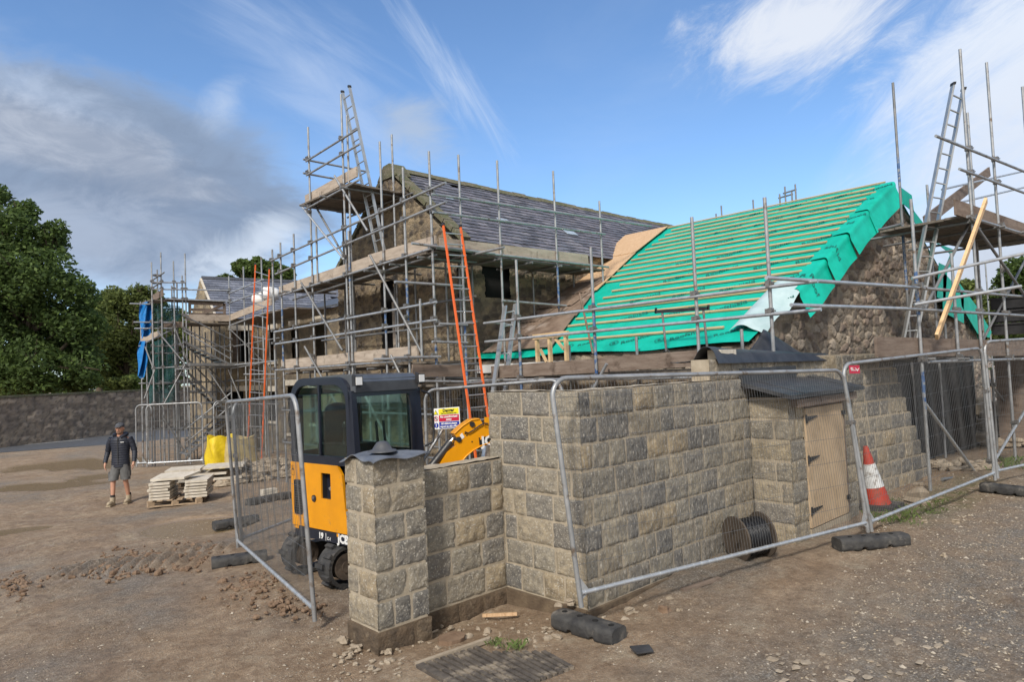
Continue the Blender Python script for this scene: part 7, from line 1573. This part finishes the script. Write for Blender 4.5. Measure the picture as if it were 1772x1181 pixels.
def greenery():
    tree('broadleaf_tree', 44, [(10, 400, 55), (75, 425, 48), (45, 365, 26), (60, 480, 75), (132, 505, 42), (20, 560, 85), (110, 570, 70), (150, 560, 38), (-60, 480, 110), (60, 630, 70), (130, 625, 50), (-10, 340, 30), (95, 400, 24), (-40, 620, 70), (20, 640, 60), (60, 560, 60), (0, 600, 65), (95, 640, 48), (-25, 560, 75), (140, 640, 40)], (40, .55), 90000, .15, m_leafA, 'largest dark green broadleaf tree at the left edge of the view', 1)
    tree('broadleaf_tree', 54, [(205, 560, 45), (240, 535, 38), (238, 508, 20), (180, 590, 50), (235, 600, 60), (200, 640, 45), (270, 560, 40), (290, 590, 50), (262, 520, 28), (300, 560, 35), (320, 600, 45), (280, 640, 50), (200, 520, 30)], (220, .35), 60000, .15, m_leafC, 'paler willow-like tree right of the largest tree, behind the blue tarpaulin', 2)
    tree('broadleaf_tree', 62, [(170, 540, 40), (200, 530, 32), (150, 600, 50)], (170, .35), 18000, .18, m_leafB, 'mid green tree between the dark tree and the paler tree', 3)
    tree('broadleaf_tree', 48, [(420, 470, 24), (445, 462, 20), (470, 472, 24), (492, 476, 18), (400, 482, 15), (450, 500, 30), (380, 484, 8)], (450, .3), 20000, .16, m_leafB, 'tree top showing above the farmhouse ridge', 4)
    tree('conifer_tree', 42, [(1765, 470, 30), (1745, 485, 24), (1800, 490, 55), (1770, 530, 45), (1730, 510, 22), (1810, 570, 60), (1752, 560, 35)], (1790, .4), 36000, .14, m_leafA, 'dark bushy tree rising at the right edge behind the black crates', 5)
    tree('broadleaf_tree', 50, [(1672, 500, 22), (1655, 515, 18), (1700, 540, 40), (1660, 560, 40), (1715, 570, 30), (1690, 580, 30), (1730, 590, 30)], (1690, .3), 26000, .15, m_leafC, 'lighter green tree seen between the right scaffold poles', 6)
    rn = random.Random(4)
    for i, (x, y, r, lab) in enumerate(((30, 668, 26, 'yellow-green bush over the wall at the far left'), (75, 662, 22, 'round bush over the wall, second from the left edge'), (118, 664, 20, 'bush over the boundary wall between two taller ones'), (160, 656, 22, 'bright bush over the wall above the walking man'), (205, 664, 16, 'low bush behind the wall near the scaffold'), (238, 660, 14, 'smallest bush behind the wall beside the blue tarpaulin'))):
        d = 46 if x > 100 else 43; k = d/F; Bs = []
        for j in range(4): p = at(x+rn.uniform(-r, r), y+rn.uniform(-4, 8), ('d', d+rn.uniform(-.6, .6))); Bs.append((p.x, p.y, p.z, r*k*rn.uniform(.7, 1.1)))
        p = at(x, y+12, ('d', d)); root = empty('bush', (p.x, p.y, -.6), lab, 'bush', 'bushes behind the boundary wall'); leaves('foliage', Bs, 4500, .11, (m_leafC, m_leafB)[i % 2], root, 20+i); s = MB(); s.tube((p.x, p.y, -.6), (p.x, p.y, p.z), .06, 6, r2=.03); s.build('stem', m_trunk, root)
    # far hedge line closing the horizon
    Bs = []
    for i in range(70):
        a = rad(-35+i*2.6); R_ = 95; Bs.append((math.cos(a+rad(10))*R_*1.1, math.sin(a+rad(10))*R_*1.1, 1.2+rn.uniform(-.5, 1.2), rn.uniform(3.0, 4.6)))
    tag(leaves('far_woodland', Bs, 26000, .55, m_leafA, None, 40, flat=.8), 'distant belt of woodland along the horizon', 'woodland', kind='stuff')
greenery()
# ------------------------------------------------------------------ gravel
def gravel():
    r = np.random.default_rng(3); n = 150000; x = r.uniform(-2, 13, n); y = r.uniform(.6, 12, n); dist = np.hypot(x, y)
    g = fbm(x*.9, y*.9, 51, 4); band = np.clip((x-3)/3, 0, 1)*np.clip(1.3-np.abs(y-1.4)/1.8, 0, 1); p = np.clip((g-.42)*3.0, .05, 1)*np.clip(9/(dist**1.3+1), 0, 1)+band*.9
    p += np.exp(-((x-3.2)**2+(y-4.4)**2)/.5)*1.5
    keep = r.random(n) < p; ins = ((x > 3) & (x < 3.5) & (y > 4.8) & (y < 5.3)) | ((x > 3.4) & (x < 4.6) & (y > 4.9) & (y < 5.3)) | ((x > 4.45) & (y > 3.9)) | ((x > 7.45) & (x < 9.4) & (y > 3.45))
    keep &= ~ins; x = x[keep]; y = y[keep]; n = len(x); s = .0040+.011*r.random(n)**4+.014*(r.random(n) < .015); z = gz(x, y)
    base = np.array([(1, 0, 0), (.31, .95, 0), (-.81, .59, 0), (-.81, -.59, 0), (.31, -.95, 0), (0, 0, .8), (0, 0, -.8)], float); tri = np.array([(0, 1, 5), (1, 2, 5), (2, 3, 5), (3, 4, 5), (4, 0, 5), (1, 0, 6), (2, 1, 6), (3, 2, 6), (4, 3, 6), (0, 4, 6)])
    a = r.uniform(0, 6.28, n); ca, sa = np.cos(a), np.sin(a); sc = r.uniform(.7, 1.3, (n, 7, 1)); b = base[None]*sc; q = np.empty((n, 7, 3)); q[..., 0] = (b[..., 0]*ca[:, None]-b[..., 1]*sa[:, None]*.7); q[..., 1] = (b[..., 0]*sa[:, None]+b[..., 1]*ca[:, None]*.7); q[..., 2] = b[..., 2]*.7
    gn = (fbm(x*.8, y*.8, 3, 4)-.5)*.06+(fbm(x*4, y*4, 5, 4)-.5)*.055+(fbm(x*13, y*13, 11, 2)-.5)*.026
    P = np.stack([x, y, z+gn+s*.15], -1)[:, None]+q*s[:, None, None]
    Fq = (np.arange(n)[:, None, None]*7+tri[None]).reshape(-1, 3); me = bpy.data.meshes.new('gravel'); me.from_pydata(P.reshape(-1, 3).tolist(), [], Fq.tolist()); m = mat('pebbles', (.9, .9, .9), (1.1, 1.08, 1.0), 30, .8, attr=True); me.materials.append(m)
    pal = np.array([(.34, .30, .25), (.28, .24, .195), (.40, .355, .30), (.23, .19, .15), (.32, .265, .20)]); cl = np.repeat(pal[r.integers(0, 5, n)], 7, 0); at_ = me.color_attributes.new('Col', 'FLOAT_COLOR', 'POINT'); at_.data.foreach_set('color', np.concatenate([cl, np.ones((len(cl), 1))], 1).ravel())
    o = bpy.data.objects.new('gravel', me); COL.objects.link(o); tag(o, 'loose pale gravel scattered over the brown ground', 'gravel', kind='stuff')
    # larger flush stones and clods
    rn = random.Random(12); mb = MB()
    spots = [(rn.uniform(1330, 1770), rn.uniform(1100, 1181)) for _ in range(60)]+[(rn.uniform(575, 700), rn.uniform(1075, 1150)) for _ in range(60)]+[(rn.uniform(700, 960), rn.uniform(1050, 1100)) for _ in range(60)]+[(rn.uniform(1020, 1260), rn.uniform(1000, 1075)) for _ in range(30)]+[(rn.uniform(1500, 1700), rn.uniform(850, 910)) for _ in range(24)]
    for (x, y) in spots:
        p = at(x, y, ('z', .02)); s = rn.uniform(.008, .026)*(1 if rn.random() < .85 else 1.7) if x < 1300 or x > 1500 and y < 950 else rn.uniform(.010, .036); k = [rn.uniform(0, 6) for _ in range(3)]; zz = gzf(p.x, p.y)
        if p.x > 4.45 and p.y > 3.9: continue
        mb.sphere((p.x, p.y, zz+.0+s*.12), (s*rn.uniform(.8, 1.5), s*rn.uniform(.6, 1.1), s*(.18 if y > 1100 and x > 1300 else .6)), 8, 5, lambda d: 1+.24*math.sin(d.x*3.3+k[0])+.2*math.sin(d.y*5+k[1])+.16*math.sin(d.z*6+k[2]))
    cl = MB()
    for i in range(700):
        x, y, w_ = rn.choice(((225, 975, 70), (205, 985, 90), (345, 950, 40), (30, 1005, 25), (300, 960, 60), (230, 965, 60), (430, 1020, 60), (500, 1060, 60)))
        p = at(x+rn.gauss(0, w_*.55), y+rn.gauss(0, 11), ('z', -.11)); s = rn.uniform(.008, .03)*(1.6 if rn.random() < .12 else 1); k = [rn.uniform(0, 6) for _ in range(3)]
        cl.sphere((p.x, p.y, gzf(p.x, p.y)+.02), (s*rn.uniform(.8, 1.5), s, s*.7), 7, 5, lambda d: 1+.25*math.sin(d.x*3+k[0])+.2*math.sin(d.y*4+k[1]))
    cl.sm = [False]*len(cl.sm); mb.sm = [False]*len(mb.sm)
    tag(cl.build('mud_clods', m_earth), 'churned brown mud clods along the digger track marks', 'mud', kind='stuff')
    tag(mb.build('loose_stones', m_rubc), 'larger flat stones and clods pressed into the ground', 'stones', kind='stuff')
gravel()
